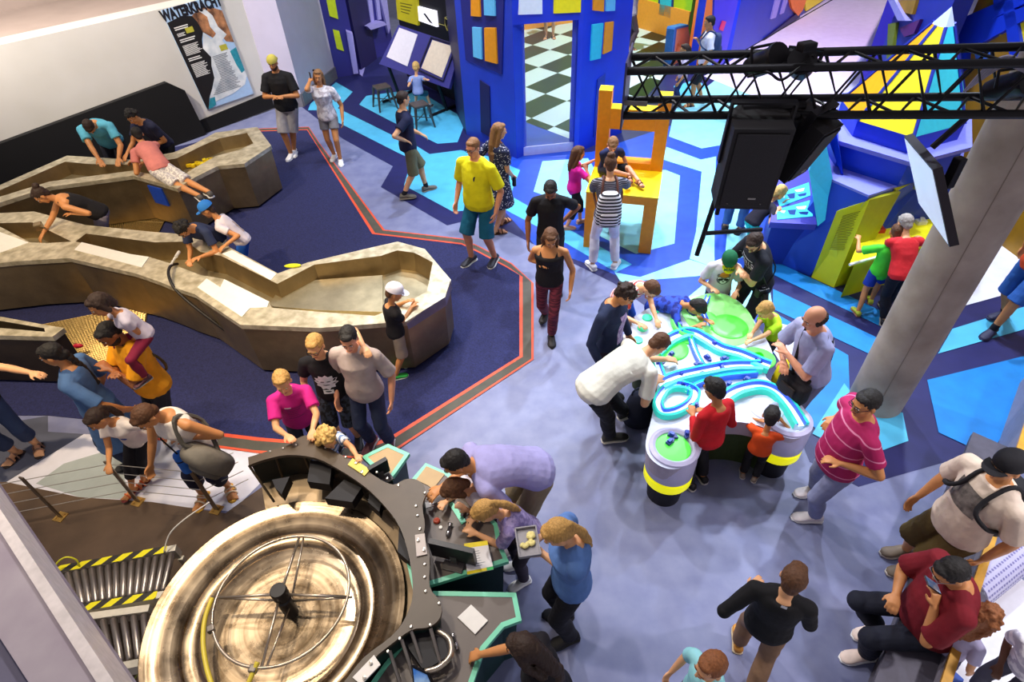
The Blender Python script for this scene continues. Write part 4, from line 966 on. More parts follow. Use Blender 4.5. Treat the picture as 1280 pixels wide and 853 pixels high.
# ================================================================ THE DRUM, ITS COUNTER, TABLES, CONVEYORS
dr = empty('steel_drum', (-1.84, 1.99, 0), 'big round stainless steel drum with a spoked ring and black hub', 'drum')
DC = Vector((-1.84, 1.99, 0)); DZ = .6
def drum_steel():
    m = bpy.data.materials.new('spun_drum_steel'); m.use_nodes = True; nt = m.node_tree; N = nt.nodes; L = nt.links; b = _bsdf(m); b.inputs['Metallic'].default_value = 1.
    tc = N.new('ShaderNodeTexCoord'); sp = N.new('ShaderNodeSeparateXYZ'); L.new(tc.outputs['Object'], sp.inputs[0]); cb = N.new('ShaderNodeCombineXYZ'); L.new(sp.outputs[0], cb.inputs[0]); L.new(sp.outputs[1], cb.inputs[1])
    ln = N.new('ShaderNodeVectorMath'); ln.operation = 'LENGTH'; L.new(cb.outputs[0], ln.inputs[0])
    n1 = N.new('ShaderNodeTexNoise'); n1.noise_dimensions = '1D'; n1.inputs['Scale'].default_value = 20; n1.inputs['Detail'].default_value = 5; L.new(ln.outputs['Value'], n1.inputs['W'])
    n2 = N.new('ShaderNodeTexNoise'); n2.inputs['Scale'].default_value = 3.2; n2.inputs['Detail'].default_value = 9; n2.inputs['Roughness'].default_value = .65; L.new(tc.outputs['Object'], n2.inputs['Vector'])
    ad = N.new('ShaderNodeMath'); ad.operation = 'ADD'; L.new(n1.outputs['Fac'], ad.inputs[0]); L.new(n2.outputs['Fac'], ad.inputs[1])
    r = N.new('ShaderNodeValToRGB'); e = r.color_ramp.elements; e[0].position = .36; e[1].position = .66; e[0].color = lin('#7a654c'); e[1].color = lin('#c2ad90')
    hf_ = N.new('ShaderNodeMath'); hf_.operation = 'MULTIPLY'; hf_.inputs[1].default_value = .5; L.new(ad.outputs[0], hf_.inputs[0]); L.new(hf_.outputs[0], r.inputs['Fac']); L.new(r.outputs['Color'], b.inputs['Base Color'])
    q = N.new('ShaderNodeMapRange'); q.inputs['From Min'].default_value = .3; q.inputs['From Max'].default_value = .7; q.inputs['To Min'].default_value = .16; q.inputs['To Max'].default_value = .42; L.new(n2.outputs['Fac'], q.inputs['Value']); L.new(q.outputs['Result'], b.inputs['Roughness'])
    bp = N.new('ShaderNodeBump'); bp.inputs['Strength'].default_value = .1; bp.inputs['Distance'].default_value = .01; L.new(n1.outputs['Fac'], bp.inputs['Height']); L.new(bp.outputs['Normal'], b.inputs['Normal']); return m
M_DR = drum_steel(); M_DR2 = steel('drum_ring_steel', '#c9b9a6', .25, 3)
mb = MB(); mb.lathe(DC, [(.945, 0), (.945, DZ-.02), (.955, DZ-.01), (.945, DZ), (.9, DZ-.01), (.80, DZ-.035), (.77, DZ-.06), (.72, DZ-.07), (.70, DZ-.095), (.68, DZ-.09), (.61, DZ-.105), (.59, DZ-.125), (.57, DZ-.118), (.4, DZ-.135), (.1, DZ-.15), (.001, DZ-.15)], 96, 0, None, False); mb.build('bowl', M_DR, dr, True, angle=50)
RC = Vector((-1.79, 2.06, 0)); RZ = .7; RR = .49
ring = [RC+Vector((RR*math.cos(2*math.pi*k/64), RR*math.sin(2*math.pi*k/64), RZ)) for k in range(64)]
mb = MB(); mb.tube(ring, .012, 8, closed=True); mb.build('ring', M_DR2, dr, True)
for a in (88, 178, 268, 357):
    e = RC+Vector((RR*math.cos(R(a)), RR*math.sin(R(a)), RZ)); mb = MB(); mb.tube([e, RC+Vector((0, 0, RZ+.04))], .011, 8); mb.tube([e+Vector((.03, 0, -.01)), RC+Vector((.03, .02, RZ-.12))], .009, 8); mb.build('spoke', M_DR2, dr, True)
mb = MB(); mb.lathe(RC, [(.055, DZ-.15), (.055, RZ-.04), (.045, RZ-.03), (.045, RZ+.0), (.06, RZ+.01), (.06, RZ+.1), (.055, RZ+.11), (.001, RZ+.11)], 24); mb.build('hub', mat('black_hub_rubber', '#1d1a1c', .35), dr, True, angle=40)
for a in (205, 262):
    e = RC+Vector(((RR+.01)*math.cos(R(a)), (RR+.01)*math.sin(R(a)), RZ)); mb = MB(); mb.box(e, (.05, .05, .05), R(a), 0, None, .008); mb.build('clamp', mat('clamp_grey', '#77706a', .4, metal=.6), dr)
mb = MB(); mb.tube(smooth_path([G(265, 748, .68), G(256, 775, .66), G(254, 805, .64), G(259, 838, .62), G(270, 870, .62)], 6), .017, 10)
tag(mb.build('yellow_hose', mat('yellow_hose', '#e8d24a', .4, noise=.05), smooth=True), 'pale yellow hose curving over the left of the steel drum', 'hose')
mb = MB(); mb.tube(smooth_path([G(322, 828, .72), G(316, 842, .7), G(308, 860, .68)], 5), .017, 10)
tag(mb.build('yellow_hose', mat('yellow_hose', '#e8d24a', .4, noise=.05), smooth=True), 'short yellow hose end below the ring clamp of the drum', 'hose')
mb = MB(); mb.tube(smooth_path([G(205, 690, .5), G(212, 668, .6), G(230, 650, .66), G(262, 628, .7)], 6), .006, 6)
tag(mb.build('white_cable', mat('white_cable', '#dcd6cc', .4), smooth=True), 'thin white cable arching from the railing to the drum', 'cable')
# counter
CZ = .95
co = empty('drum_counter', G(540, 700), 'dark brown scalloped counter with steel bolts curving around the drum', 'counter')
M_CT = mat('dark_brown_counter', '#544739', .45, noise=.12, scale=5); M_BOLT = mat('polished_bolt', '#d5cfc4', .25, metal=.8, noise=0)
inn = [(430, 853), (455, 822), (490, 795), (508, 770), (516, 742), (512, 700), (500, 660), (480, 632), (455, 608), (425, 588), (395, 573), (360, 569), (330, 575), (311, 582)]
out = [(310, 572), (335, 564), (362, 556), (372, 548), (386, 544), (400, 548), (411, 560), (434, 573), (455, 586), (476, 600), (492, 606), (505, 600), (518, 599), (529, 606), (532, 618), (528, 632), (531, 655), (530, 670), (537, 695), (537, 733), (549, 750), (552, 764), (547, 777), (533, 785), (514, 788), (490, 805), (465, 826), (445, 853), (425, 880)]
I3 = V3([(405, 880)]+inn, CZ); O3 = V3(out, CZ)
loop = ccw(smooth_path(O3, 3)+smooth_path(I3, 3))
mb = MB(); holed(mb, loop, []); skirt(mb, loop, [p-Vector((0, 0, .03)) for p in loop]); mb.build('counter_top', M_CT, co)
bolts = [(338, 565), (354, 561), (370, 557), (407, 560), (432, 572), (471, 591), (484, 599), (498, 607), (531, 617), (520, 633), (522, 645), (525, 662), (531, 706), (531, 722), (532, 740), (549, 755), (514, 784), (538, 782), (500, 799), (485, 815)]
for i, (px, py) in enumerate(bolts):
    mb = MB(); mb.lathe(G(px, py, CZ), [(.012, 0), (.012, .006), (.008, .011), (.001, .012)], 12); mb.build('bolt', M_BOLT, co, True, angle=40)
# fascia: brown clear screens under the counter's inner edge
fi = smooth_path(V3(inn[2:], CZ-.03), 2); mb = MB(); mb.add(fi+[Vector((p.x, p.y, .62)) for p in [q.lerp(Vector((DC.x, DC.y, q.z)), -.02) for q in fi]], [(i, i+1, i+1+len(fi), i+len(fi)) for i in range(len(fi)-1)])
mb.build('smoked_screen', mat('smoked_screen', '#3a2c22', .12, alpha=.45, noise=0), co)
for (a, b) in (((311, 582), (343, 628)), ((345, 572), (354, 600)), ((380, 571), (388, 590))):
    mb = MB(); p = G(*a, CZ-.03); mb.tube([p, G(b[0], b[1], .66)], .011, 6); mb.build('stay', M_STD, co)
for i, pxs in enumerate(([(406, 623), (430, 600), (452, 610), (440, 628)], [(340, 600), (362, 596), (352, 618), (344, 610)], [(388, 575), (415, 580), (412, 606), (384, 602)], [(462, 612), (478, 622), (474, 640), (460, 628)], [(499, 655), (510, 672), (511, 702), (497, 690)])):
    q = ccw(V3(pxs, .84)); mb = MB(); mb.prism([(p.x, p.y) for p in q], .74, .84); mb.build('chute_box', M_BLK, co)
ol_ = ccw(smooth_path(O3, 2)); mb = MB()
ow = [Vector((p.x, p.y, CZ-.03)).lerp(Vector((DC.x, DC.y, CZ-.03)), .02) for p in smooth_path(O3, 2)]
mb.add(ow+[Vector((p.x, p.y, 0)) for p in ow], [(i, i+1, i+1+len(ow), i+len(ow)) for i in range(len(ow)-1)]); mb.build('front_panel', mat('dark_teal_panel', '#14302e', .5, noise=.1), co)
# brushed inner apron around the drum
ap = [Vector((p.x, p.y, .6)) for p in V3(inn, CZ)]; ri = []
for p in ap:
    d = (p-Vector((DC.x, DC.y, .6))).normalized(); ri.append(Vector((DC.x, DC.y, .56))+d*.95)
apo = [p.lerp(Vector((DC.x, DC.y, .6)), -.05) for p in ap]
mb = MB(); n = len(ap); mb.add(apo+ri, [(i, i+1, i+1+n, i+n) for i in range(n-1)]); mb.build('apron', steel('apron_steel', '#8c7a62', .35), co)
for pxs, m, lab in (([(441, 574), (463, 588), (456, 596), (435, 582)], mat('yellow_plate', '#d9c75a', .4, noise=.05), 'yellow plate'), ([(519, 670), (531, 668), (534, 694), (521, 697)], mat('pale_plate', '#b9aca4', .4, noise=.04), 'pale plate'), ([(468, 820), (476, 832), (452, 857), (441, 848)], mat('white_plate', '#efeae4', .4, noise=.03), 'white plate')):
    mb = MB(); mb.prism([(p.x, p.y) for p in V3(pxs, CZ)], CZ+.001, CZ+.012, 0)
    for k in (0, 2): mb.lathe(G(*[sum(c)/2 for c in zip(pxs[k], [sum(t)/4 for t in zip(*pxs)])], CZ+.012), [(.012, 0), (.012, .012), (.001, .014)], 10, 1)
    tag(mb.build('fixing_plate', [m, M_BOLT], co), lab)
# dark slot and steel hoop below the lower scallop
sl = V3([(500, 795), (527, 786), (556, 800), (561, 820), (540, 833), (528, 836)], .86)
mb = MB(); mb.prism([(p.x, p.y) for p in sl], .7, .86); mb.build('waste_slot', M_BLK, co)
for a, b in (((514, 789), (529, 834)), ((538, 786), (551, 831)), ((502, 800), (517, 846)), ((487, 814), (500, 853))):
    mb = MB(); mb.tube([G(*a, CZ-.02), G(*b, .84)], .013, 8); mb.build('bar', steel('grey_bar', '#9b938c', .3), co)
mb = MB(); mb.tube(smooth_path(V3([(546, 788), (562, 800), (563, 820), (548, 835), (531, 840)], .87), 5), .02, 8); mb.build('hoop', M_DR2, co, True)
# wedge tables with mint rims
M_MINT = mat('mint_table_rim', '#79d9b4', .4, noise=.06, scale=5); M_TEAL = mat('dark_teal_side', '#0e3a38', .5, noise=.1); M_TOPG = mat('warm_grey_top', '#6c625c', .5, noise=.07, scale=6); M_TOPT = mat('tan_top', '#b79a6c', .5, noise=.07, scale=6)
def wedge(label, pts, top, z=.76, rimw=.035):
    t = empty('wedge_table', (0, 0, 0), label, 'table'); o = ccw(V3(pts, z)); c = sum(o, Vector())/len(o); t.location = (c.x, c.y, 0)
    i_ = offset2(o, rimw); mb = MB(); holed(mb, o, [i_]); skirt(mb, o, [p-Vector((0, 0, .04)) for p in o]); mb.build('rim', M_MINT, t)
    mb = MB(); mb.poly([p-Vector((0, 0, .004)) for p in i_]); mb.build('table_top', top, t)
    s_ = offset2(o, .03); mb = MB(); skirt(mb, [p-Vector((0, 0, .04)) for p in s_], [Vector((p.x, p.y, 0)) for p in offset2(s_, .03)]); mb.build('side', M_TEAL, t)
    return t
wedge('small pointed wedge table with mint rim and tan top near the beige blouse woman', [(452, 571), (468, 563), (485, 555), (512, 567), (490, 598), (476, 594)], M_TOPT)
wedge('long wedge table with mint rim where the lavender shirt man leans', [(512, 602), (532, 579), (562, 592), (590, 622), (622, 655), (626, 678), (636, 702), (541, 731), (516, 738), (505, 690), (500, 640), (500, 612)], M_TOPG)
mb = MB(); a = V3([(561, 630), (566, 628), (583, 652), (577, 656)], .762); mb.prism([(p.x, p.y) for p in a], .758, .766)
tag(mb.build('divider_strip', M_MINT), 'short mint divider strip lying across the long wedge table', 'strip')
mb = MB(); a = V3([(520, 600), (533, 583), (556, 593), (541, 612), (535, 607)], .762); mb.prism([(p.x, p.y) for p in a], .757, .763)
tag(mb.build('tan_mat', M_TOPT), 'tan surface mat at the pointed end of the long wedge table', 'mat')
wedge('near wedge table with mint rim, grey top and a white square tile', [(542, 739), (645, 741), (652, 776), (630, 784), (606, 812), (592, 853), (588, 900), (430, 900), (480, 830), (505, 800), (512, 765)], M_TOPG)
def flatthing(name, label, cat, pts, z, h, m, extra=None):
    q = V3(pts, z); mb = MB(); mb.prism([(p.x, p.y) for p in q], z, z+h); 
    return tag(mb.build(name, m), label, cat)
flatthing('square_tile', 'white square tile lying on the grey near wedge table', 'tile', [(589, 757), (610, 777), (594, 794), (572, 773)], .757, .012, mat('white_tile', '#e6e2dc', .4, noise=.03))
t_ = empty('info_card', G(600, 697, .757), 'white and yellow instruction card on the long wedge table', 'card')
q = V3([(580, 680), (609, 676), (617, 712), (584, 719)], .80); mb = MB(); mb.slab(q, .006, Vector((0, 0, 1))); mb.build('card', mat('card_white', '#ece9ea', .5, noise=.03), t_)
mb = MB(); zz = Vector((0, 0, .001))
for v0, v1, mi, u1 in ((0, .16, 0, 1), (.9, 1, 0, .75)): mb.poly([bil(q, 0, v0)+zz, bil(q, 0, v1)+zz, bil(q, u1, v1)+zz, bil(q, u1, v0)+zz], mi)
mb.poly([bil(q, .75, .9)+zz, bil(q, .75, 1)+zz, bil(q, 1, 1)+zz, bil(q, 1, .9)+zz], 1)
for k in range(7): mb.poly([bil(q, .3, .3+k*.08)+zz, bil(q, .3, .32+k*.08)+zz, bil(q, .3+.25*(1+rnd.random()), .32+k*.08)+zz, bil(q, .3+.25*(1+rnd.random()), .3+k*.08)+zz], 2)
mb.build('card_print', [mat('card_yellow', '#f2dd12', .5), mat('card_green', '#2fbf5a', .5), mat('card_ink', '#8a8f96', .6)], t_)
def monitor(label, pts, z0, z1, disp=None):
    "a thin screen on a stand; pts are the ends of its top edge"
    a, b = G(*pts[0], z1), G(*pts[1], z1); d = (b-a); d.z = 0; n = Vector((-d.y, d.x, 0)).normalized()
    m_ = empty('monitor', ((a.x+b.x)/2, (a.y+b.y)/2, z0), label, 'monitor'); mb = MB()
    lo = [Vector((p.x, p.y, z0+.05)) for p in (a, b)]
    mb.loft([[a+n*.02, b+n*.02, b-n*.02, a-n*.02], [lo[0]+n*.035, lo[1]+n*.035, lo[1]-n*.005, lo[0]-n*.005]]); mb.build('casing', mat('black_monitor', '#17141a', .4), m_)
    c = (a+b)/2; mb = MB(); mb.box(Vector((c.x, c.y, z0+.01)), (.16, .14, .015), math.atan2(d.y, d.x), 0, None, .004); mb.box(Vector((c.x, c.y, z0+.06)), (.05, .03, .1), math.atan2(d.y, d.x)); mb.build('stand', mat('grey_stand', '#5a5454', .4), m_)
    return m_
monitor('black monitor seen from above on the long wedge table by the info card', ((536, 676), (592, 689)), .757, 1.02)
monitor('black monitor seen from above on the small pointed wedge table', ((460, 586), (483, 573)), .757, .98)
tb2 = empty('tablet_screen', G(525, 845, .86), 'black tablet with a blue display at the bottom edge beside the drum bars', 'tablet')
q = V3([(514, 832), (535, 842), (546, 866), (516, 870)], .9); q[2].z = q[3].z = .82
n_t = (q[1]-q[0]).cross(q[3]-q[0]).normalized(); n_t = n_t if n_t.z > 0 else -n_t
mb = MB(); mb.slab(q, .03, n_t); mb.build('casing', M_BLK, tb2)
cq = sum(q, Vector())/4; mb = MB(); mb.slab([p.lerp(cq, .16)+n_t*.003 for p in q], .002, n_t); mb.build('display', blotch('blue_display', '#3f7fd8', '#9cc4f2', 6, .5, .3, soft=.1), tb2); mb = MB(); mb.tube([cq, Vector((cq.x, cq.y, 0))], .03, 8); mb.build('post', M_BLK, tb2)
def handle(label, a, b, z=.765):
    h = empty('hand_scanner', G(*a, z), label, 'handle'); A_, B_ = G(*a, z+.015), G(*b, z+.015)
    mb = MB(); mb.tube([A_, A_.lerp(B_, .25), A_.lerp(B_, .8), B_], [.012, .017, .012, .022], 10); mb.build('grip', steel('chrome_grip', '#b9b4b4', .2), h, True)
    mb = MB(); mb.tube([A_.lerp(B_, .35)+Vector((0, 0, .012)), A_.lerp(B_, .75)+Vector((0, 0, .012))], .008, 8); mb.build('inlay', M_BLK, h)
handle('chrome handle lying on the near wedge table by the outstretched hand', (572, 812), (565, 793)); handle('chrome handle lying on the long wedge table by the red knob', (559, 671), (563, 655)); handle('chrome handle beside the mint divider strip', (577, 646), (582, 635))
mb = MB(); mb.lathe(G(546, 652, .757), [(.026, 0), (.028, .012), (.02, .022), (.009, .024), (.001, .03)], 20); tag(mb.build('red_knob', mat('red_knob', '#a8432c', .4), smooth=True, angle=40), 'round red knob on the long wedge table', 'knob')
mb = MB(); mb.lathe(G(551, 660, .757), [(.014, 0), (.014, .01), (.001, .012)], 16); tag(mb.build('white_button', mat('white_button', '#e4e0da', .4), smooth=True, angle=40), 'small white button next to the red knob', 'button')
flatthing('paper_slip', 'white paper slip on the long wedge table by the counter edge', 'paper', [(525, 630), (541, 627), (543, 633), (526, 637)], .757, .003, mat('paper_white', '#eceae6', .6, noise=.02))
# ---- roller conveyors
M_ROL = steel('zinc_roller', '#a49a92', .3); M_RAIL = mat('cream_rail', '#d8d0be', .45, noise=.08)
def hazard():
    m = stripes('hazard_tape', '#f2e400', '#2b2620', Vector((.76, -.65, 0)), .105, .5, .5); return m
def conveyor(label, ta, tb_, ba, bb_, n, z, rails, ext=0):
    cv = empty('roller_conveyor', (G(*ta, z)+G(*bb_, z))/2-Vector((0, 0, z)), label, 'conveyor')
    A_, B_, C_, D_ = G(*ta, z), G(*tb_, z), G(*ba, z), G(*bb_, z)
    for i in range(n):
        t = (i+.5)/n; p, q = A_.lerp(B_, t), C_.lerp(D_, t); e = (q-p).normalized()*.012
        mb = MB(); mb.tube([p+e, p+e*2, q-e*2, q-e], [.018, .026, .026, .018], 12); mb.build('roller', M_ROL, cv, True, angle=40)
    for (P_, Q_, m, sgn) in ((A_, B_, rails[0], 1), (C_, D_, rails[1], -1)):
        d = (Q_-P_).normalized(); nn = Vector((-d.y, d.x, 0))
        if nn.dot((A_+B_)/2-(C_+D_)/2) < 0: nn = -nn
        mb = MB(); mb.prism([(p.x, p.y) for p in (P_, Q_, Q_+nn*.055*sgn, P_+nn*.055*sgn)], z-.1, z+.02, 0); mb.build('side_rail', M_RAIL, cv)
        if m:
            mb = MB(); mb.prism([(p.x, p.y) for p in (P_.lerp(Q_, .12)-nn*.004*sgn, P_.lerp(Q_, .93)-nn*.004*sgn, P_.lerp(Q_, .93)+nn*.058*sgn, P_.lerp(Q_, .12)+nn*.058*sgn)], z+.0205, z+.024); mb.build('hazard_tape', hazard(), cv)
    for P_ in (A_, B_, C_, D_):
        mb = MB(); mb.box(Vector((P_.x, P_.y, (z-.1)/2)), (.04, .04, z-.1)); mb.build('leg', M_RAIL, cv)
conveyor('upper roller conveyor with yellow and black hazard tape on both rails', (48, 722), (220, 690), (66, 764), (208, 740), 17, .45, (True, True))
conveyor('lower roller conveyor with plain cream rails beside the drum', (70, 782), (186, 766), (92, 842), (190, 822), 9, .45, (False, False))
mb = MB(); mb.tube(smooth_path([G(66, 724, .47), G(70, 706, .55), G(82, 697, .6), (G(95, 700, .55)), G(99, 708, .48)], 5), .007, 6); tag(mb.build('yellow_cable', mat('yellow_cable', '#e6df30', .5), smooth=True), 'thin yellow cable loop at the left end of the hazard tape', 'cable')
mb = MB()
for i in range(6): mb.tube(smooth_path([G(150+i*6, 840+i*3, .3), G(160+i*5, 828+i*4, .36), G(172+i*3, 838, .33), G(181, 848+i*3, .3)], 4), .006, 5, 0)
tag(mb.build('cable_tangle', mat('cable_green', '#8e9a3a', .5, noise=.3), smooth=True), 'tangle of green and yellow cables under the lower conveyor', 'cables', kind='stuff')
# ---- railing
M_PO = steel('post_steel', '#8a7d6c', .32); ends = []
rl = empty('cable_railing', G(172, 630), 'low steel railing of three flat posts and thin cables by the drum', 'railing')
for (bx, by) in ((76, 647), (173, 628), (271, 638)):
    b = G(bx, by); mb = MB(); mb.box(b+Vector((0, 0, .33)), (.05, .015, .66), -.3, 0, None, .003); p = mb.build('post', M_PO, rl)
    mb = MB(); mb.box(b+Vector((0, 0, .006)), (.1, .1, .012), -.3); mb.box(b+Vector((.03, .02, .016)), (.016, .016, .012)); mb.box(b+Vector((-.03, -.02, .016)), (.016, .016, .012)); mb.build('foot_plate', mat('brass_foot', '#c29b55', .4, metal=.6), rl); ends.append(b)
x0 = ends[0]+(ends[0]-ends[1])*1.6; x1 = G(315, 625)+Vector((0, .1, 0))
for z in (.62, .48, .34, .2):
    mb = MB(); mb.tube([p+Vector((0, 0, z)) for p in (x0, *ends, x1)], .004, 5); mb.build('cable', mat('steel_cable', '#b5aea4', .35, metal=.7), rl)
# ---- concrete parapet beam in the lower left
BZ = 2.5; e0_, e1_ = G(-70, 533, BZ), G(200, 944, BZ); f0, f1 = G(-70, 690, BZ), G(95, 945, BZ)
mb = MB(); mb.prism([(p.x, p.y) for p in (e0_, e1_, f1, f0)], BZ-.45, BZ, 0); struct(mb.build('parapet', blotch('stained_concrete', '#94889a', '#b3aab6', 2.5, .5, .8, soft=.2, c3='#8a7c58'), origin=(0, 0, 0)))
d = (e1_-e0_).normalized(); n = Vector((-d.y, d.x, 0)); n = n if n.dot(e0_-f0) > 0 else -n
mb = MB(); mb.prism([(p.x, p.y) for p in (e0_-n*.035, e1_-n*.035, e1_+n*.01, e0_+n*.01)], BZ-.3, BZ+.03); struct(mb.build('trim_11', mat('white_edge_strip', '#ded6d8', .4), origin=(0, 0, 0)))
g0_, g1_ = G(-80, 760, BZ), G(60, 960, BZ); mb = MB(); mb.prism([(p.x, p.y) for p in (f0, f1, f1+Vector((-.7, -.5, 0)), f0+Vector((-.9, -.4, 0)))], BZ-.45, BZ-.06); struct(mb.build('trim_12', mat('grey_violet_deck', '#6c6a84', .7, noise=.1, scale=3), origin=(0, 0, 0)))
# ---- bench wall and white display at the lower right
bw0, bw1 = G(1300, 440, .5), G(1228, 610, .5); 
bd = (G(1165, 858, .45)-G(1300, 450, .45)); bd.z = 0; bd.normalize(); bn = Vector((bd.y, -bd.x, 0)); bn = bn if bn.dot(-G(1200, 700)) > 0 else -bn
st_ = G(1165, 858, .45); st_.z = 0
def along(s_, o=0., z=0.): return st_-bd*s_+bn*o+Vector((0, 0, z))
bn2 = -bn
be = empty('bench', along(.8), 'long bench with grey front and wood edged back at the right', 'bench')
mb = MB(); mb.prism([(p.x, p.y) for p in (along(-.4, .3), along(2.6, .3), along(2.6, 0), along(-.4, 0))], .38, .45); mb.build('seat', mat('grey_violet_bench', '#4e4b58', .5, noise=.1), be)
mb = MB(); mb.prism([(p.x, p.y) for p in (along(-.35, .26), along(2.55, .26), along(2.55, .02), along(-.35, .02))], 0, .38); mb.build('front', mat('bench_grey', '#5d5a66', .6, noise=.08), be)
mb = MB(); mb.prism([(p.x, p.y) for p in (along(-.4, 0), along(4.2, 0), along(4.2, -.03), along(-.4, -.03))], 0, .62); mb.build('back_board', mat('back_grey', '#8a8594', .5, noise=.08), be)
mb = MB(); mb.prism([(p.x, p.y) for p in (along(-.4, .01), along(4.2, .01), along(4.2, -.045), along(-.4, -.045))], .62, .65); mb.build('wood_edge', mat('honey_wood_edge', '#d09a35', .4, noise=.15, scale=12), be)
wf_ = MB(); wf_.prism([(p.x, p.y) for p in (along(-3, -.08), along(1.6, -.08), along(1.6, -4), along(-3, -4))], 0, .05)
struct(wf_.build('floor_white_stage', [mat('glossy_white_stage', '#f4f2f8', .3, noise=.03)], origin=(0, 0, 0)))
pf = empty('perforated_panel', G(1250, 735, .05), 'curved lilac panel with rows of small holes on the white stage', 'panel')
pa, pb2 = G(1228, 745, .3), G(1296, 690, .3); mb = MB(); mb2 = MB()
dd = (pb2-pa); L_ = dd.length; dd.normalize(); nn = Vector((dd.y, -dd.x, 0)); nn = nn if nn.dot(CAMPOS-pa) > 0 else -nn
def cyl_pt(s_, a, r=.17): return pa+dd*s_+nn*(r*math.cos(a)-.1)+Vector((0, 0, r*math.sin(a)-.08))
sg = 12
mb.loft([[cyl_pt(s_, -.6+2.6*k/sg) for k in range(sg+1)]+[cyl_pt(s_, -.6+2.6*(sg-k)/sg, .155) for k in range(sg+1)] for s_ in (0, L_)]); mb.build('shell', mat('lilac_shell', '#cfcbe8', .4, noise=.04), pf)
for i in range(22):
    for k in range(6):
        a = .1+.27*k; c = cyl_pt(L_*(i+.5+.5*(k % 2))/23, a, .1715); u = dd; w = (nn*-math.sin(a)+Vector((0, 0, math.cos(a))))
        mb2.poly([c+u*.011*math.cos(t*math.pi/3)+w*.011*math.sin(t*math.pi/3) for t in range(6)])
mb2.build('perforations', mat('hole_violet', '#8a86bd', .6), pf)['kind'] = 'stuff'
mb = MB(); q = V3([(1172, 842), (1186, 832), (1205, 850), (1196, 870)], .07); mb.prism([(p.x, p.y) for p in q], .051, .07); tag(mb.build('info_board', mat('blue_info_panel', '#3a62c8', .4)), 'blue and white info panel on the white stage below the bench', 'panel')
# ================================================================ PEOPLE
TASKS = []
PRINTS = []
def remesh(o, vox, smooth=2, dec=None, disp=None):
    m = o.modifiers.new('r', 'REMESH'); m.mode = 'VOXEL'; m.voxel_size = vox; m.use_smooth_shade = True
    if disp:
        t = bpy.data.textures.new('clouds', 'CLOUDS'); t.noise_scale = disp[1]; t.noise_depth = 2
        d = o.modifiers.new('d', 'DISPLACE'); d.texture = t; d.strength = disp[0]; d.mid_level = .5; d.texture_coords = 'LOCAL'
    if smooth:
        s = o.modifiers.new('s', 'SMOOTH'); s.factor = .5; s.iterations = smooth
    if dec:
        c = o.modifiers.new('c', 'DECIMATE'); c.ratio = dec
    TASKS.append(o)
def finalize():
    dg = bpy.context.evaluated_depsgraph_get(); dg.update()
    res = [(o, bpy.data.meshes.new_from_object(o.evaluated_get(dg))) for o in TASKS]
    for o, me in res:
        old = o.data; o.modifiers.clear(); me.name = old.name; o.data = me; bpy.data.meshes.remove(old)
        me.polygons.foreach_set('use_smooth', [True]*len(me.polygons)); me.update()
def rotx(v, a): c, s = math.cos(a), math.sin(a); return Vector((v.x, v.y*c-v.z*s, v.y*s+v.z*c))
def ik(a, t, l1, l2, pole):
    d = t-a; L = d.length
    if L > (l1+l2)*.995: t = a+d*((l1+l2)*.995/L); d = t-a; L = d.length
    if L < abs(l1-l2)*1.05+.02: L = abs(l1-l2)*1.05+.02; t = a+d.normalized()*L; d = t-a
    u = d.normalized(); x = (l1*l1-l2*l2+L*L)/(2*L); h = math.sqrt(max(0, l1*l1-x*x))
    p = pole-u*pole.dot(u)
    p = p.normalized() if p.length > 1e-4 else u.orthogonal().normalized()
    return a+u*x+p*h, t
SKIN = {'fair': '#e8ad7e', 'pink': '#e6a07a', 'tan': '#d28f58', 'brown': '#9a5f38', 'olive': '#c98650', 'dark': '#5f3a26'}
def skinmat(n): return mat('skin_'+n, SKIN[n], .5, noise=.06, scale=14)
HAIRC = {'black': '#15110f', 'dark': '#2a1a11', 'brown': '#4f3019', 'light': '#75512f', 'blond': '#a98145', 'straw': '#bf9a58', 'ginger': '#7d4a26', 'grey': '#8d847c'}
def hairmat(n):
    c = HAIRC[n]; return blotch('hair_'+n, c, '#%02x%02x%02x' % tuple(min(255, int(int(c[i:i+2], 16)*1.25)+8) for i in (1, 3, 5)), 26, .5, .7, soft=.25, stretch=(3.5, 3.5, .5), bump=.5)
def cloth(n, c, noise=.1): return mat(n, c, .85, noise=noise, scale=9, bump=.25, bscale=26)
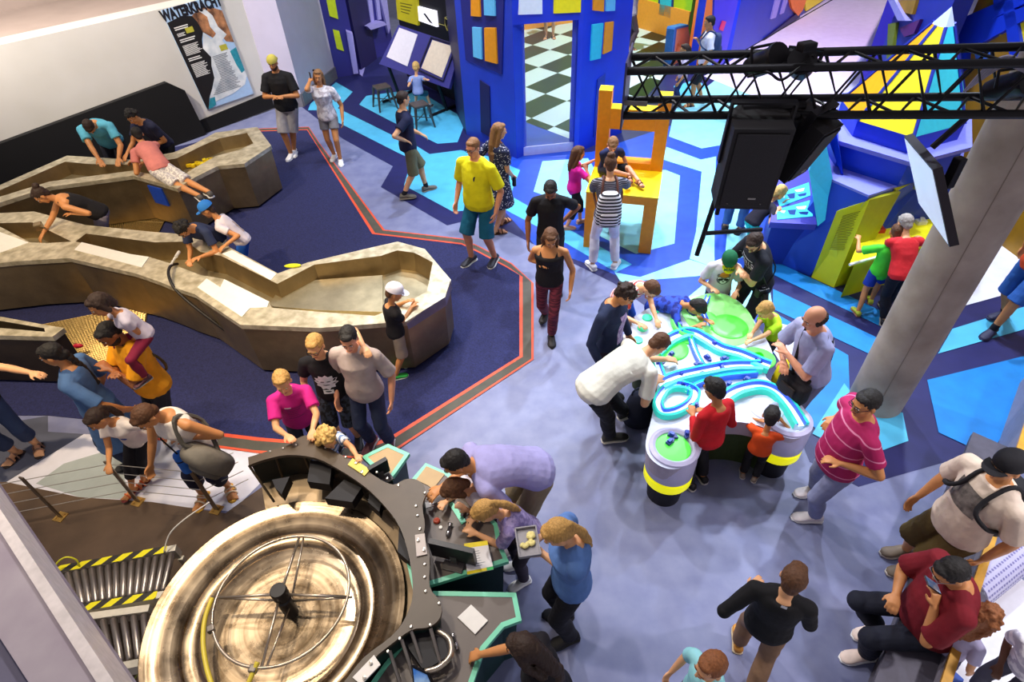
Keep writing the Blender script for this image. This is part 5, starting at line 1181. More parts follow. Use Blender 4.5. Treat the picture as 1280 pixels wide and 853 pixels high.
def person(label, H, face, head=None, feet=None, z0=0., skin='fair', w=1., belly=0., lean=0., side=0., twist=0., hp=10., hy=0., hr=0.,
           L='down', Rr='down', Lp=None, Rp=None, pel=(0, 0), hipz=None, fl=None, fr=None, toe=12., kneeL=None, kneeR=None,
           hair=('short', 'brown'), top=('tee', '#888888'), bot=('long', '#333344'), shoe=('shoe', '#eeeeee', '#ffffff'),
           vox=.0075, glasses=None, cap=None, curl=.45, beard=None, loose=0., name='person', sock=None, fem=False, neck=None):
    k = H/1.75; hh = .165+.037*H; a = hh/.23; ww = w*k
    rz = R(face-90); Rz = rotz(rz); Ri = rotz(-rz)
    hip0 = H*(.515-.05*max(0, min(1, (1.5-H)/.6)))
    TL_ = (H-hh*1.45)-hip0
    X = Vector((1, 0, 0)); Zv = Vector((0, 0, 1)); Yv = Vector((0, 1, 0))
    def tilt(v, f):
        v = rotx(v, -R(lean)*f); c, s = math.cos(R(side)*f), math.sin(R(side)*f); return Vector((v.x*c+v.z*s, v.y, -v.x*s+v.z*c))
    pz = hip0*.985 if hipz is None else hipz
    back = -math.sin(R(min(lean, 80)))*TL_*.42 if hipz is None else 0
    P0 = Vector((0, back+pel[0], pz+pel[1]))
    up0, up1 = tilt(Zv, .55), tilt(Zv, 1.2)
    f0 = tilt(Yv, .55); r0 = tilt(X, .55)
    M1 = P0+tilt(Zv, .8)*TL_*.5; N = M1+tilt(Zv, 1.15)*TL_*.5
    r1 = tilt(X, 1.1); f1 = tilt(Yv, 1.1); up1 = tilt(Zv, 1.1)
    if twist: 
        q = Quaternion(up1, R(twist)); r1 = q @ r1; f1 = q @ f1
    # head frame
    hq = Matrix.Rotation(R(hy), 3, 'Z') @ Matrix.Rotation(-R(hp), 3, 'X') @ Matrix.Rotation(R(hr), 3, 'Y')
    hr_, hf, hu = hq @ X, hq @ Yv, hq @ Zv
    nb = N+up1*hh*.16
    HC = N+(up1*.55+hu*.45).normalized()*hh*.42+hu*hh*.5+hf*.012*a
    # place
    if head is not None:
        zc = HC.z+z0; g = G(head[0], head[1], zc); o = Rz @ HC; loc = Vector((g.x-o.x, g.y-o.y, z0))
    else:
        g = G(feet[0], feet[1], z0); loc = Vector((g.x, g.y, z0))
    def loc_px(t):
        if t[0] == 'w': return Ri @ (Vector(t[1:4])-loc)
        if isinstance(t[0], str): return Ri @ (G(t[1], t[2], t[3])-loc)
        return Vector(t)*H
    root = empty(name, loc, label, 'person', None, rz)
    sk = skinmat(skin)
    # arms
    shh = .106*H*w; ua, fa, hl = .178*H, .148*H, .104*H
    arms = {}
    for sgn, t, pole in ((-1, L, Lp), (1, Rr, Rp)):
        S = N+r1*shh*sgn-up1*.018*k
        pd = Vector((sgn*.45, -.6, -.5))
        if t == 'down': T_ = S+Vector((sgn*.055*H*max(1, w*.9), .05*H, -.31*H))
        elif t == 'hip': T_ = P0+Vector((sgn*.115*H*w, .03*H, .06*H)); pd = Vector((sgn, -.5, 0))
        elif t == 'belly': T_ = P0+f1*(.13*H+belly*.06)+up1*.14*H+r1*sgn*.03*H; pd = Vector((sgn, -.3, -.6))
        elif t == 'fold': T_ = P0+f1*(.12*H+belly*.05)+up1*.2*H-r1*sgn*.02*H; pd = Vector((sgn, -.2, -.7))
        elif t == 'back': T_ = S+Vector((sgn*.07*H, -.12*H, -.28*H))
        elif t == 'fwd': T_ = S+Vector((sgn*.03*H, .16*H, -.26*H))
        else:
            T_ = loc_px(t); v = T_-S; T_ = T_-v.normalized()*hl*.45
        if pole is not None: pd = Vector(pole)
        v = (T_-S).normalized(); S = S+v*.016*H
        E, T_ = ik(S, T_, ua, fa, pd); arms[sgn] = (S, E, T_)
    # legs
    hx = .052*H*max(.9, min(w, 1.15)); ank = .045*H
    seg = (hip0-ank)*.5*1.005; legs = {}
    for sgn, t, kp in ((-1, fl, kneeL), (1, fr, kneeR)):
        J = P0+r0*hx*sgn-up0*.012*H
        if t is None: F_ = Vector((sgn*.058*H, 0, ank)); fd = R(-toe*sgn)
        else:
            if isinstance(t[0], str): F_ = Ri @ (G(t[1], t[2], t[3] if len(t) > 3 else 0)-loc); F_.z += ank; fd = R(t[4]-face) if len(t) > 4 else R(-toe*sgn)
            else: F_ = Vector((t[0], t[1], t[2] if len(t) > 2 else 0))*H; F_.z += ank; fd = R(t[3]) if len(t) > 3 else R(-toe*sgn)
        K, F_ = ik(J, F_, seg, seg, Vector(kp) if kp else Vector((sgn*.12, 1, .15))); legs[sgn] = (J, K, F_, Vector((-math.sin(fd), math.cos(fd), 0)))
    # ---- torso rings
    prof = [(-.16, .066, .055, 0), (-.08, .09, .066, -.004), (.04, .1, .07, -.004), (.2, .094, .066, 0), (.42, .084+.004*(not fem)-.006*fem, .062, .002), (.62, .092, .066, .003), (.8, .1, .068+.006*fem, .004+.006*fem), (.93, .102, .06, 0), (1.02, .078, .05, -.004), (1.09, .045, .042, -.002), (1.13, .03, .032, 0)]
    def spine(t):
        if t <= .5:
            p = P0.lerp(M1, t/.5) if t >= 0 else P0+up0*t*TL_; s = max(0, t/.5)*.5
        else: p = M1.lerp(N, (t-.5)/.5) if t <= 1 else N+up1*(t-1)*TL_; s = .5+min(.5, (t-.5)/.5*.5)
        return p, r0.lerp(r1, s).normalized(), f0.lerp(f1, s).normalized()
    def rings(t0, t1, inf, n=20, flare=0., loosew=0.):
        ts = [t for t in [q_[0] for q_ in prof] if t0 < t < t1]; ts = [t0]+ts+[t1]; out = []
        for t in ts:
            for (ta, xa, ya, oa), (tb_, xb, yb, ob) in zip(prof, prof[1:]):
                if ta <= t <= tb_+1e-6: break
            s = max(0, min(1, (t-ta)/(tb_-ta))); rx, ry, of = xa+(xb-xa)*s, ya+(yb-ya)*s, oa+(ob-oa)*s
            bl = belly*max(0, 1-((t-.3)/.5)**2)
            rx = rx*H*w*(1+.12*bl)*.95+inf; ry = ry*H*(.55+.45*w)*(1+.5*bl)+inf
            if flare and t < .3: rx += flare*(.3-t); ry += flare*(.3-t)
            c, r_, f_ = spine(t); c = c+f_*(of*H+bl*.03*H)
            out.append([c+r_*rx*math.cos(2*math.pi*j/n)+f_*ry*math.sin(2*math.pi*j/n) for j in range(n)])
        return out
    slim = .55+.45*w
    b = MB(); b.loft(rings(-.16, 1.13, 0))
    nk = .052*k*(.9 if H < 1.4 or fem else 1)*slim
    b.cap(N-up1*.02*k, nk*1.1, HC-hu*hh*.3-hf*.012*a, nk)
    for sgn, (S, E, T_) in arms.items():
        b.cap(N+r1*sgn*.04*k+up1*.0, .05*k*slim, S, .052*k*slim); b.cap(S, .05*k*slim, E, .039*k*slim); b.cap(E, .039*k*slim, E.lerp(T_, .4), .038*k*slim); b.cap(E.lerp(T_, .35), .038*k*slim, T_, .026*k)
    for sgn, (J, K, F_, fd) in legs.items():
        b.cap(J, .082*k*slim, K, .055*k*slim); b.cap(K, .053*k*slim, K.lerp(F_, .35)-fd*.012*k, .054*k*slim); b.cap(K.lerp(F_, .3)-fd*.012*k, .053*k*slim, F_, .034*k)
    # hands
    def hand(sgn, E, T_):
        d = (T_-E).normalized(); side_ = Vector((-sgn, .3, -.2)); pn = (side_-d*side_.dot(d)); pn = pn.normalized() if pn.length > .05 else d.orthogonal().normalized()
        if abs(d.z) < .75:
            dwn = Vector((0, 0, -1)); pn = (dwn-d*dwn.dot(d)).normalized()
        ac = d.cross(pn)            # across the palm
        s_ = hl/.182
        b.loft([[T_+d*x*s_+ac*yy*math.cos(2*math.pi*j/10)*s_+pn*zz*math.sin(2*math.pi*j/10)*s_ for j in range(10)] for x, yy, zz in ((-.015, .026, .02), (.02, .034, .018), (.06, .043, .017), (.092, .041, .014), (.098, .03, .009))])
        for i, (y_, l_) in enumerate(((.033, .066), (.0115, .075), (-.0115, .07), (-.033, .054))):
            base = T_+d*.088*s_+ac*y_*s_; dirn = (d+ac*y_*2.2).normalized(); c1 = curl*.9; d1 = (dirn*math.cos(c1)+pn*math.sin(c1)).normalized(); c2 = curl*2.0; d2_ = (dirn*math.cos(c2)+pn*math.sin(c2)).normalized()
            m_ = base+d1*l_*.52*s_; b.cap(base, .0095*s_, m_, .009*s_, 8); b.cap(m_, .009*s_, m_+d2_*l_*.48*s_, .0078*s_, 8)
        tside = ac if (ac.dot(Vector((0, 1, .4))) > 0) else -ac
        tb0 = T_+d*.025*s_+tside*.03*s_; t1_ = tb0+(d*.7+tside*.65+pn*.25).normalized()*.038*s_; b.cap(tb0, .0125*s_, t1_, .0105*s_, 8); b.cap(t1_, .0105*s_, t1_+(d*.95+tside*.2+pn*.35).normalized()*.03*s_, .009*s_, 8)
    for sgn, (S, E, T_) in arms.items(): hand(sgn, E, T_)
    # head
    hM = Matrix((hr_, hf, hu)).transposed()
    hpnt = lambda x, y, z: HC+hr_*x*a+hf*y*a+hu*z*a
    b.ell(hpnt(0, -.008, .028), (.075*a, .094*a, .088*a), hM, 20, 14); b.ell(hpnt(0, .022, -.035), (.057*a, .07*a, .078*a), hM, 18, 12); b.ell(hpnt(0, .056, -.09), (.026*a, .026*a, .024*a), hM)
    b.cap(hpnt(0, .088, .012), .009*a, hpnt(0, .104, -.02), .0135*a, 10)
    for s in (-1, 1):
        b.ell(hpnt(.076*s, -.006, -.006), (.011*a, .02*a, .032*a), hM, 10, 8); b.ell(hpnt(.03*s, .062, -.02), (.022*a, .022*a, .024*a), hM, 10, 8)
    b.ell(hpnt(0, .082, .03), (.05*a, .012*a, .01*a), hM, 12, 8)
    bare = shoe[0] in ('sandal', 'bare', 'flipflop')
    fLn = .150*H
    for sgn, (J, K, F_, fd) in legs.items():
        rt = Vector((fd.y, -fd.x, 0)); gz = F_.z-ank
        def fp_(x, y, z): q = F_+fd*x*fLn+rt*y*fLn; q.z = gz+z*k; return q
        if bare:
            b.cap(F_, .034*k, fp_(-.12, 0, .03), .03*k); b.cap(F_+Vector((0, 0, -.01*k)), .034*k, fp_(.5, 0, .03), .024*k); b.cap(fp_(.3, .1, .025), .022*k, fp_(.52, .1, .024), .02*k); b.cap(fp_(.3, -.12, .025), .02*k, fp_(.46, -.12, .022), .018*k)
            for i in range(5): b.cap(fp_(.55-.03*i, .17*(-sgn)*-1*(1-i*.5), .022), .011*k, fp_(.68-.035*i, .17*sgn*(1-i*.5)*(-1)*-1, .016), .009*k, 6)
        else: b.cap(F_, .036*k, fp_(.1, 0, .04), .034*k)
    body = b.build('body', sk, root, local=True); remesh(body, vox, 2, .4 if vox < .009 else None)
    # face details
    if vox < .011:
        for s in (-1, 1):
            m_ = MB(); m_.ell(hpnt(.03*s, .0835, .012), (.011*a, .007*a, .007*a), hM, 10, 8, 0); m_.ell(hpnt(.03*s, .0885, .012), (.005*a, .0035*a, .0055*a), hM, 8, 6, 1); m_.build('eye', [mat('eye_white', '#e9e4dc', .3, noise=0), mat('iris_dark', '#2a1b14', .3, noise=0)], root, True, local=True)
            m_ = MB(); m_.tube([hpnt(.012*s, .094, .032), hpnt(.03*s, .093, .037), hpnt(.048*s, .083, .031)], [.0035*a, .0042*a, .0025*a], 6); m_.build('eyebrow', hairmat(hair[1] if hair[0] != 'none' else 'dark'), root, True, local=True)
        m_ = MB(); m_.tube([hpnt(-.023, .085, -.055), hpnt(0, .094, -.053), hpnt(.023, .085, -.055)], [.003*a, .006*a, .003*a], 8); m_.build('mouth', mat('lip_'+skin, {'fair': '#c4736a', 'pink': '#c4736a', 'tan': '#a85f4f', 'brown': '#6f3d2e', 'olive': '#a05a48', 'dark': '#4a2620'}[skin], .4, noise=0), root, True, local=True)
    if beard:
        m_ = MB(); m_.ell(hpnt(0, .024, -.062), (.062*a, .07*a, .058*a), hM, 16, 10); o_b = m_.build('beard', hairmat(beard), root, local=True); remesh(o_b, .009, 1)
    # hair
    st, hc = hair[0], hair[1]
    if st != 'none':
        m_ = MB(); up_k = 0.0
        if st == 'bald':
            for i in range(13):
                an = R(200+140*i/12) if False else R(-200+220*i/12)
                x, y = .078*math.cos(an), .092*math.sin(an)-.012
                if y < .02: m_.ell(hpnt(x, y, -.005+.0*(i)), (.016*a, .016*a, .034*a), hM, 8, 6)
        else:
            cs_ = .93 if cap else 1; m_.ell(hpnt(0, -.02, .036), (.0815*a*cs_, .097*a*cs_, .09*a*cs_), hM, 20, 14)
            m_.ell(hpnt(0, .04, .088), (.056*a*cs_, .042*a, .026*a*cs_), hM, 14, 8); m_.ell(hpnt(0, -.06, -.02), (.06*a, .045*a, .06*a), hM, 14, 8)
        if st in ('long', 'wavy', 'curly_long'):
            for s in (-1, 1):
                m_.cap(hpnt(.055*s, -.01, .05), .035*a, hpnt(.078*s, -.02, -.06), .03*a); m_.cap(hpnt(.078*s, -.02, -.06), .03*a, N+r1*s*.07*k-f1*.07*k-up1*.02*k, .026*a)
            e_ = N-f1*.105*k-up1*(.09 if st != 'wavy' else .04)*k
            m_.cap(hpnt(0, -.075, .02), .055*a, N-f1*.095*k+up1*.04*k, .05*a); m_.cap(N-f1*.095*k+up1*.04*k, .052*a, e_, .04*a); 
            if st == 'long': 
                m_.cap(e_+r1*.03*k, .042*a, e_-up1*.13*k+r1*.02*k, .022*a); m_.cap(e_-r1*.03*k, .042*a, e_-up1*.12*k-r1*.02*k, .022*a)
        if st == 'bob':
            for s in (-1, 1): m_.cap(hpnt(.06*s, 0, .05), .032*a, hpnt(.07*s, -.01, -.06), .028*a)
            m_.cap(hpnt(0, -.07, .02), .055*a, hpnt(0, -.075, -.08), .04*a)
        if st == 'pony':
            p0 = hpnt(0, -.112, .03); e_ = N-f1*.135*k-up1*.06*k; p1 = p0.lerp(e_, .4)-f1*.025*k+Vector((0, 0, .0))
            m_.ell(hpnt(0, -.108, .035), (.024*a,)*3); m_.cap(p0, .024*a, p1, .034*a); m_.cap(p1, .034*a, p1.lerp(e_, .6), .032*a); m_.cap(p1.lerp(e_, .6), .032*a, e_, .014*a)
        if st == 'braid':
            p0 = hpnt(0, -.1, -.03); p1 = N-f1*.09*k+r1*.03*k; e_ = N-f1*.12*k-up1*.22*k+r1*.03*k; pts = [p0, p1, p1.lerp(e_, .5), e_]
            for i in range(12):
                t = i/11*3; j = min(2, int(t)); m_.ell(pts[j].lerp(pts[j+1], t-j), (.036*a*(1-.03*i), .034*a*(1-.03*i), .036*a), None, 10, 8)
        if st == 'pigtails':
            for s in (-1, 1): m_.ell(hpnt(.085*s, -.03, .0), (.026*a,)*3); m_.cap(hpnt(.09*s, -.035, -.01), .024*a, hpnt(.1*s, -.04, -.1), .012*a)
        if st == 'bun': m_.ell(hpnt(0, -.095, .1), (.05*a, .045*a, .042*a), hM)
        if st == 'topbun': m_.ell(hpnt(0, -.055, .125), (.055*a, .05*a, .042*a), hM)
        if st in ('curly', 'curly_long'):
            rr = random.Random(int(HC.x*1000)+5)
            for i in range(26):
                th, ph = rr.uniform(0, 6.28), rr.uniform(.1, 2.1); x, y, z = math.sin(ph)*math.cos(th), math.sin(ph)*math.sin(th), math.cos(ph)
                if y > .5 and z < .4: continue
                m_.ell(hpnt(x*.088, -.02+y*.1, .03+z*.095), (.024*a,)*3, None, 8, 6)
        o_h = m_.build('hair', hairmat(hc), root, local=True)
        remesh(o_h, max(vox, .008), 1, None, ((.013 if not cap else .003) if st not in ('curly', 'curly_long') else .024, .016))
    # cap
    if cap:
        cc, bc, bd_ = cap[0], cap[1], (cap[2] if len(cap) > 2 else 0)
        m_ = MB(); n = 20; rr_ = []
        for z, s in ((.035, 1.0), (.06, .99), (.09, .9), (.115, .7), (.13, .4), (.136, .05)):
            rr_.append([hpnt(.091*s*math.cos(2*math.pi*j/n), -.012+.108*s*math.sin(2*math.pi*j/n), z+(-.012*math.sin(2*math.pi*j/n)*-1 if False else 0)) for j in range(n)])
        m_.loft(rr_); hat = m_.build('cap', cloth('cap_cloth_'+cc.strip('#'), cc), root, True, local=True, angle=50)
        m_ = MB(); cb, sb_ = math.cos(R(bd_)), math.sin(R(bd_)); ro, ri_ = [], []
        def bp2(x, y, z): return hpnt(x*cb-y*sb_, x*sb_+y*cb-.0, z)
        top_ = []; bot_ = []
        for j in range(9):
            an = math.pi*j/8; top_.append(bp2(.078*math.cos(an), .07+.1*math.sin(an), .042-.014*math.sin(an)-.012*abs(math.cos(an))))
        m_.slab(top_, .005*a, hu); br_ = m_.build('brim', cloth('cap_brim_'+bc.strip('#'), bc), hat, local=True)
        if len(cap) > 3:
            m_ = MB(); letter(m_, cap[3], .045*a, bp2(0, .125, .047), -hr_, (hu*.35-hf).normalized(), 0, .001); m_.build('cap_text', mat('cap_ink', '#10613c', .7), br_, local=True)
    if glasses:
        m_ = MB()
        for s in (-1, 1): m_.tube([hpnt(s*.032+.02*math.cos(2*math.pi*j/12), .099, .012+.016*math.sin(2*math.pi*j/12)) for j in range(12)], .0028*a, 5, closed=True); m_.tube([hpnt(s*.052, .098, .016), hpnt(s*.08, 0, .012)], .0025*a, 5)
        m_.tube([hpnt(-.012, .101, .014), hpnt(.012, .101, .014)], .0025*a, 5); m_.build('glasses', mat('glasses_'+glasses.strip('#'), glasses, .3, noise=0), root, local=True)
    # ---- top
    def topmat():
        if callable(top[1]): return top[1](up1)
        return cloth('shirt_'+top[1].strip('#'), top[1])
    tk = top[0]; vt = max(.009, vox); shirt = None; lo = (.014+loose)*k
    if tk != 'none':
        m_ = MB()
        hem = {'tee': -.1, 'long': -.1, 'polo': -.1, 'tank': -.06, 'sleeveless': -.08, 'dress': -.16, 'jacket': -.1}[tk]
        if len(top) > 3 and top[3] is not None: hem = top[3]
        if tk == 'tank':
            m_.loft(rings(hem, .86, lo*1.5))
            for s in (-1, 1): m_.tube([spine(.84)[0]+r1*s*.055*H*w+f1*.06*H, N+r1*s*.05*H*w+up1*.032*k+f1*.012*k, spine(.84)[0]+r1*s*.055*H*w-f1*.06*H], .02*k, 8)
        else: m_.loft(rings(hem, 1.075, lo, flare=(.05 if tk == 'dress' else .02)*k+loose*.6))
        if tk not in ('tank', 'sleeveless'):
            for sgn, (S, E, T_) in arms.items():
                m_.cap(N+r1*sgn*.05*k, .055*k*slim+lo*.6, S, .058*k*slim+lo*.6)
                if tk in ('long', 'jacket'):
                    m_.tube([S, S.lerp(E, .5), E, E.lerp(T_, .5), E.lerp(T_, .93)], [.06*k*slim+lo*.5, .053*k*slim+lo*.5, .045*k*slim+lo*.6, .041*k*slim+lo*.5, .032*k+lo*.6], 12); m_.ell(E, (.045*k*slim+lo*.6,)*3)
                else:
                    ln = top[2] if len(top) > 2 and top[2] else .62
                    m_.tube([S-(E-S)*.1, S, S.lerp(E, ln*.5), S.lerp(E, ln)], [.03*k, .06*k*slim+lo*.5, .056*k*slim+lo*.8, .054*k*slim+lo*1.2], 14)
        if tk == 'dress':
            ln = top[4] if len(top) > 4 else .3; n = 20; rg = []
            cF = (legs[-1][2]+legs[1][2])/2
            for t in (0, .3, .65, 1):
                c = P0.lerp(Vector((cF.x*.5+P0.x*.5, cF.y*.5+P0.y*.5, P0.z-ln*H)), t); rg.append([c+r0*(.105+.04*t)*H*w*math.cos(2*math.pi*j/n)+f0*(.078+.055*t)*H*math.sin(2*math.pi*j/n) for j in range(n)])
            m_.loft(rg)
        shirt = m_.build('dress' if tk == 'dress' else 'jacket' if tk == 'jacket' else 'shirt', topmat(), root, local=True); remesh(shirt, vt, 2, .6 if vox < .009 else None, (.012*k if tk != 'tank' else .004, .09))
        if tk == 'polo':
            m_ = MB(); n = 16; cN = N+up1*.028*k
            ri0 = [cN+r1*.068*k*slim*math.cos(2*math.pi*j/n)+f1*(.062*k*slim*math.sin(2*math.pi*j/n))-up1*(.012*k*(1+math.sin(2*math.pi*j/n))) for j in range(n)]; ri1 = [p+up1*.028*k+(cN-p)*.1 for p in ri0]; ri2 = [p+(p-cN)*.2-up1*.012*k for p in ri0]
            m_.loft([ri1, ri2, ri0]) if False else m_.add(ri1+ri2, [(j, (j+1) % n, (j+1) % n+n, j+n) for j in range(n)])
            m_.build('collar', top[5] if len(top) > 5 and not isinstance(top[5], str) else topmat(), shirt, True, local=True)
    # ---- trousers
    bk = bot[0]
    if bk != 'none':
        m_ = MB(); li = .008*k+loose*.4
        m_.loft(rings(-.16, .1 if tk != 'dress' else .02, .009*k)); bm_ = bot[1](up0) if callable(bot[1]) else cloth('bottoms_'+bot[1].strip('#'), bot[1])
        for sgn, (J, K, F_, fd) in legs.items():
            r_ = .084*k*slim+li
            if bk == 'long': m_.tube([J+(J-K)*.12, J, J.lerp(K, .5), K, K.lerp(F_, .4)-fd*.01*k, K.lerp(F_, .9)], [r_*.8, r_, r_*.86, .062*k*slim+li*1.2, .062*k*slim+li*1.3, .05*k+li*1.6], 14); m_.ell(K, (.062*k*slim+li*1.2,)*3)
            elif bk == 'capri': m_.tube([J+(J-K)*.12, J, J.lerp(K, .5), K, K.lerp(F_, .5)-fd*.012*k], [r_*.8, r_, r_*.88, .066*k*slim+li*1.4, .066*k*slim+li*1.8], 14); m_.ell(K, (.064*k*slim+li*1.3,)*3)
            elif bk == 'leggings': m_.tube([J+(J-K)*.12, J, J.lerp(K, .5), K, K.lerp(F_, .35)-fd*.012*k, K.lerp(F_, .85)], [r_*.8, r_*.95, r_*.8, .058*k*slim+li*.4, .058*k*slim+li*.3, .038*k+li*.5], 14); m_.ell(K, (.058*k*slim+li*.4,)*3)
            else:
                ln = bot[2] if len(bot) > 2 else .9; m_.tube([J+(J-K)*.12, J, J.lerp(K, ln*.5), J.lerp(K, ln)], [r_*.8, r_*1.02, r_*1.0, r_*.98+.006*k], 16)
        pn_ = m_.build('trousers' if bk in ('long', 'capri', 'leggings') else 'shorts', bm_, root, local=True); remesh(pn_, vt, 2, .6 if vox < .009 else None, (.012*k, .07))
    # ---- shoes
    for sgn, (J, K, F_, fd) in legs.items():
        if shoe[0] == 'bare': break
        rt = Vector((fd.y, -fd.x, 0)); gz = F_.z-ank; ins = -sgn
        scol = shoe[1] if isinstance(shoe[1], str) else shoe[1][0 if sgn < 0 else 1]
        def ring_(x, wd_2, z0_, z1_, n=12):
            return [F_.xy.to_3d()+fd*x*fLn+rt*(wd_2*fLn*math.cos(2*math.pi*j/n)+ins*.02*fLn*(x > .3))+Vector((0, 0, gz+z0_*k+(z1_-z0_)*k*(.5+.5*math.sin(2*math.pi*j/n)))) for j in range(n)]
        m_ = MB()
        if bare:
            m_.loft([ring_(x, y, 0, .016) for x, y in ((-.27, .1), (-.2, .16), (.1, .15), (.45, .2), (.62, .18), (.73, .08))]); sol = m_.build('sandal', cloth('sandal_'+scol.strip('#'), scol), root, True, local=True)
            m_ = MB()
            for xs, hz_ in ((.36, .062), (.12, .085)): m_.tube([F_.xy.to_3d()+fd*xs*fLn+rt*(.2*fLn*math.cos(math.pi*j/8))+Vector((0, 0, gz+.01*k+hz_*k*math.sin(math.pi*j/8))) for j in range(9)], .0095*k, 6)
            m_.build('strap', cloth('strap_'+shoe[2].strip('#'), shoe[2]), sol, local=True)
        else:
            m_.loft([ring_(x, y, .018, z) for x, y, z in ((-.3, .1, .06), (-.24, .17, .1), (-.05, .17, .105), (.12, .17, .095), (.32, .19, .07), (.52, .2, .055), (.66, .16, .045), (.74, .07, .035))]); up_s = m_.build('shoe', mat('shoe_'+scol.strip('#'), scol, .6, noise=.08), root, True, local=True)
            m_ = MB(); m_.loft([ring_(x, y, 0, .026) for x, y in ((-.32, .1), (-.25, .19), (.1, .18), (.42, .225), (.6, .2), (.76, .08))]); m_.build('sole', mat('sole_'+shoe[2].strip('#'), shoe[2], .6, noise=.05), up_s, True, local=True)
            if sock: m_ = MB(); m_.cap(F_+Vector((0, 0, .01)), .041*k, F_.lerp(K, .16), .042*k); m_.build('sock', cloth('sock_'+sock.strip('#'), sock), root, True, local=True)
    W = lambda v: loc+Rz @ v
    d = dict(root=root, shirt=shirt, loc=loc, Rz=Rz, N=N, P=P0, r1=r1, f1=f1, up1=up1, H=H, k=k, M=M1, HC=HC, hf=hf, hu=hu, W=W, a=a, arms=arms, TL=TL_, belly=belly, w=w,
             handL=W(arms[-1][2]+(arms[-1][2]-arms[-1][1]).normalized()*hl*.5), handR=W(arms[1][2]+(arms[1][2]-arms[1][1]).normalized()*hl*.5), hp=hpnt)
    PEOPLE.append((label, d, legs)); return d
PEOPLE = []
STRAPS = []
def chest_print(d, build, name, mats, t=.62, front=True):
    PRINTS.append((d, build, name, mats, t, front))
def do_prints():
    for d, path, rad, m, parent in STRAPS:
        o = d['shirt']; bv = BVHTree.FromPolygons([v.co for v in o.data.vertices], [tuple(p.vertices) for p in o.data.polygons]); out = []
        for p in path:
            q, n, i, ds = bv.find_nearest(p)
            if q is not None and ((p-q).dot(n) < rad*1.1 or ds < .04): p = q+n*rad*.9
            out.append(d['W'](p))
        out = [out[0]]+[(a+b*2+c)/4 for a, b, c in zip(out, out[1:], out[2:])]+[out[-1]]
        mb = MB(); mb.tube(out, rad, 7); mb.build('strap', m, parent, True)
    for d, build, name, mats, t, front in PRINTS:
        o = d['shirt']; bv = BVHTree.FromPolygons([v.co for v in o.data.vertices], [tuple(p.vertices) for p in o.data.polygons])
        s = 1 if front else -1; f = d['f1']*s; r = d['r1']*(-s)      # r: left-to-right as a viewer facing the print reads it
        c = (d['P'].lerp(d['N'], t)); mb = MB(); build(mb)
        out = []
        for p in mb.v:
            q = c+r*p.x+d['up1']*p.y+f*.5; h = bv.ray_cast(q, -f)
            out.append((h[0] if h[0] else c+r*p.x+d['up1']*p.y+f*.1)+f*(.004+p.z))
        mb.v = out; mb.build(name, mats, o, local=True)
def grid(mb, x0, y0, x1, y1, n, mi=0, z=0.):
    for i in range(n):
        for j in range(n):
            a0, a1, b0, b1 = x0+(x1-x0)*i/n, x0+(x1-x0)*(i+1)/n, y0+(y1-y0)*j/n, y0+(y1-y0)*(j+1)/n
            mb.add([Vector((a0, b0, z)), Vector((a1, b0, z)), Vector((a1, b1, z)), Vector((a0, b1, z))], [(0, 1, 2, 3)], mi)
def blob(mb, cx, cy, rx, ry, mi=0, z=0., n=16):
    mb.add([Vector((cx, cy, z))]+[Vector((cx+rx*math.cos(2*math.pi*i/n), cy+ry*math.sin(2*math.pi*i/n), z)) for i in range(n)]+[Vector((cx+.5*rx*math.cos(2*math.pi*i/n), cy+.5*ry*math.sin(2*math.pi*i/n), z)) for i in range(n)],
           [(0, n+1+i, n+1+(i+1) % n) for i in range(n)]+[(n+1+i, 1+i, 1+(i+1) % n, n+1+(i+1) % n) for i in range(n)], mi)
def words(mb, txt, size, cx, cy, mi=0, bold=0.):
    V, Fs = textmesh(txt, size, bold); mb.add([Vector((cx+v.x, cy+v.y, .001)) for v in V], Fs, mi)
def band2(c1, c2, wd, duty=.5, nm='striped_knit'): return lambda up: stripes(nm+c1.strip('#')+c2.strip('#'), c1, c2, up, wd, duty)
def patt(nm, c1, c2, sc, thr=.5, kind='noise', **k): return lambda up: blotch(nm, c1, c2, sc, thr, .85, kind, **k)
TEE = 'tee'
# ---- by the far trough and the white wall
person('person in light blue tee bending over the far trough from the wall side', 1.84, 285, head=(112, 158), lean=44, hp=75, skin='tan', w=1.08, hair=('short', 'dark'), top=('polo', '#5fb6cf'), bot=('long', '#1c1a26'), L=('px', 150, 204, .86), Rr=('px', 132, 214, .84), shoe=('shoe', '#333333', '#222222'), curl=.2)
person('person with black wavy hair in navy tee at the far trough by the wall', 1.68, 250, head=(166, 146), lean=28, hp=35, skin='tan', hair=('curly', 'black'), top=(TEE, '#20233f'), bot=('long', '#1b1a20'), Rr=('px', 157, 198, .86), L=('px', 188, 188, .84), shoe=('shoe', '#333333', '#222222'), curl=.2)
person('boy in salmon tee and pale patterned shorts lying across the far trough rim', 1.74, 130, head=(172, 169), hipz=1.0, lean=70, hp=25, skin='tan', w=.92, hair=('short', 'black'), top=(TEE, '#d9827a', .5), bot=('shorts', patt('pale_pattern_cloth', '#e8e2da', '#b9b2b4', 30), .95), L=('px', 178, 211, .84), Rr=('px', 160, 205, .84), fl=('px', 254, 252, .62, 130), fr=('px', 267, 248, .62, 130), kneeL=(0, .2, -1), kneeR=(0, .2, -1), shoe=('shoe', '#55504c', '#dddddd'))
person('person in black tank top and grey trousers reaching into the middle trough', 1.66, 215, head=(52, 244), lean=48, hp=45, skin='tan', fem=True, hair=('bun', 'dark'), top=('tank', '#17151a'), bot=('long', '#8f8792'), Rr=('px', 50, 301, .7), L=('px', 97, 272, .95), shoe=('shoe', '#333333', '#222222'), curl=.3)
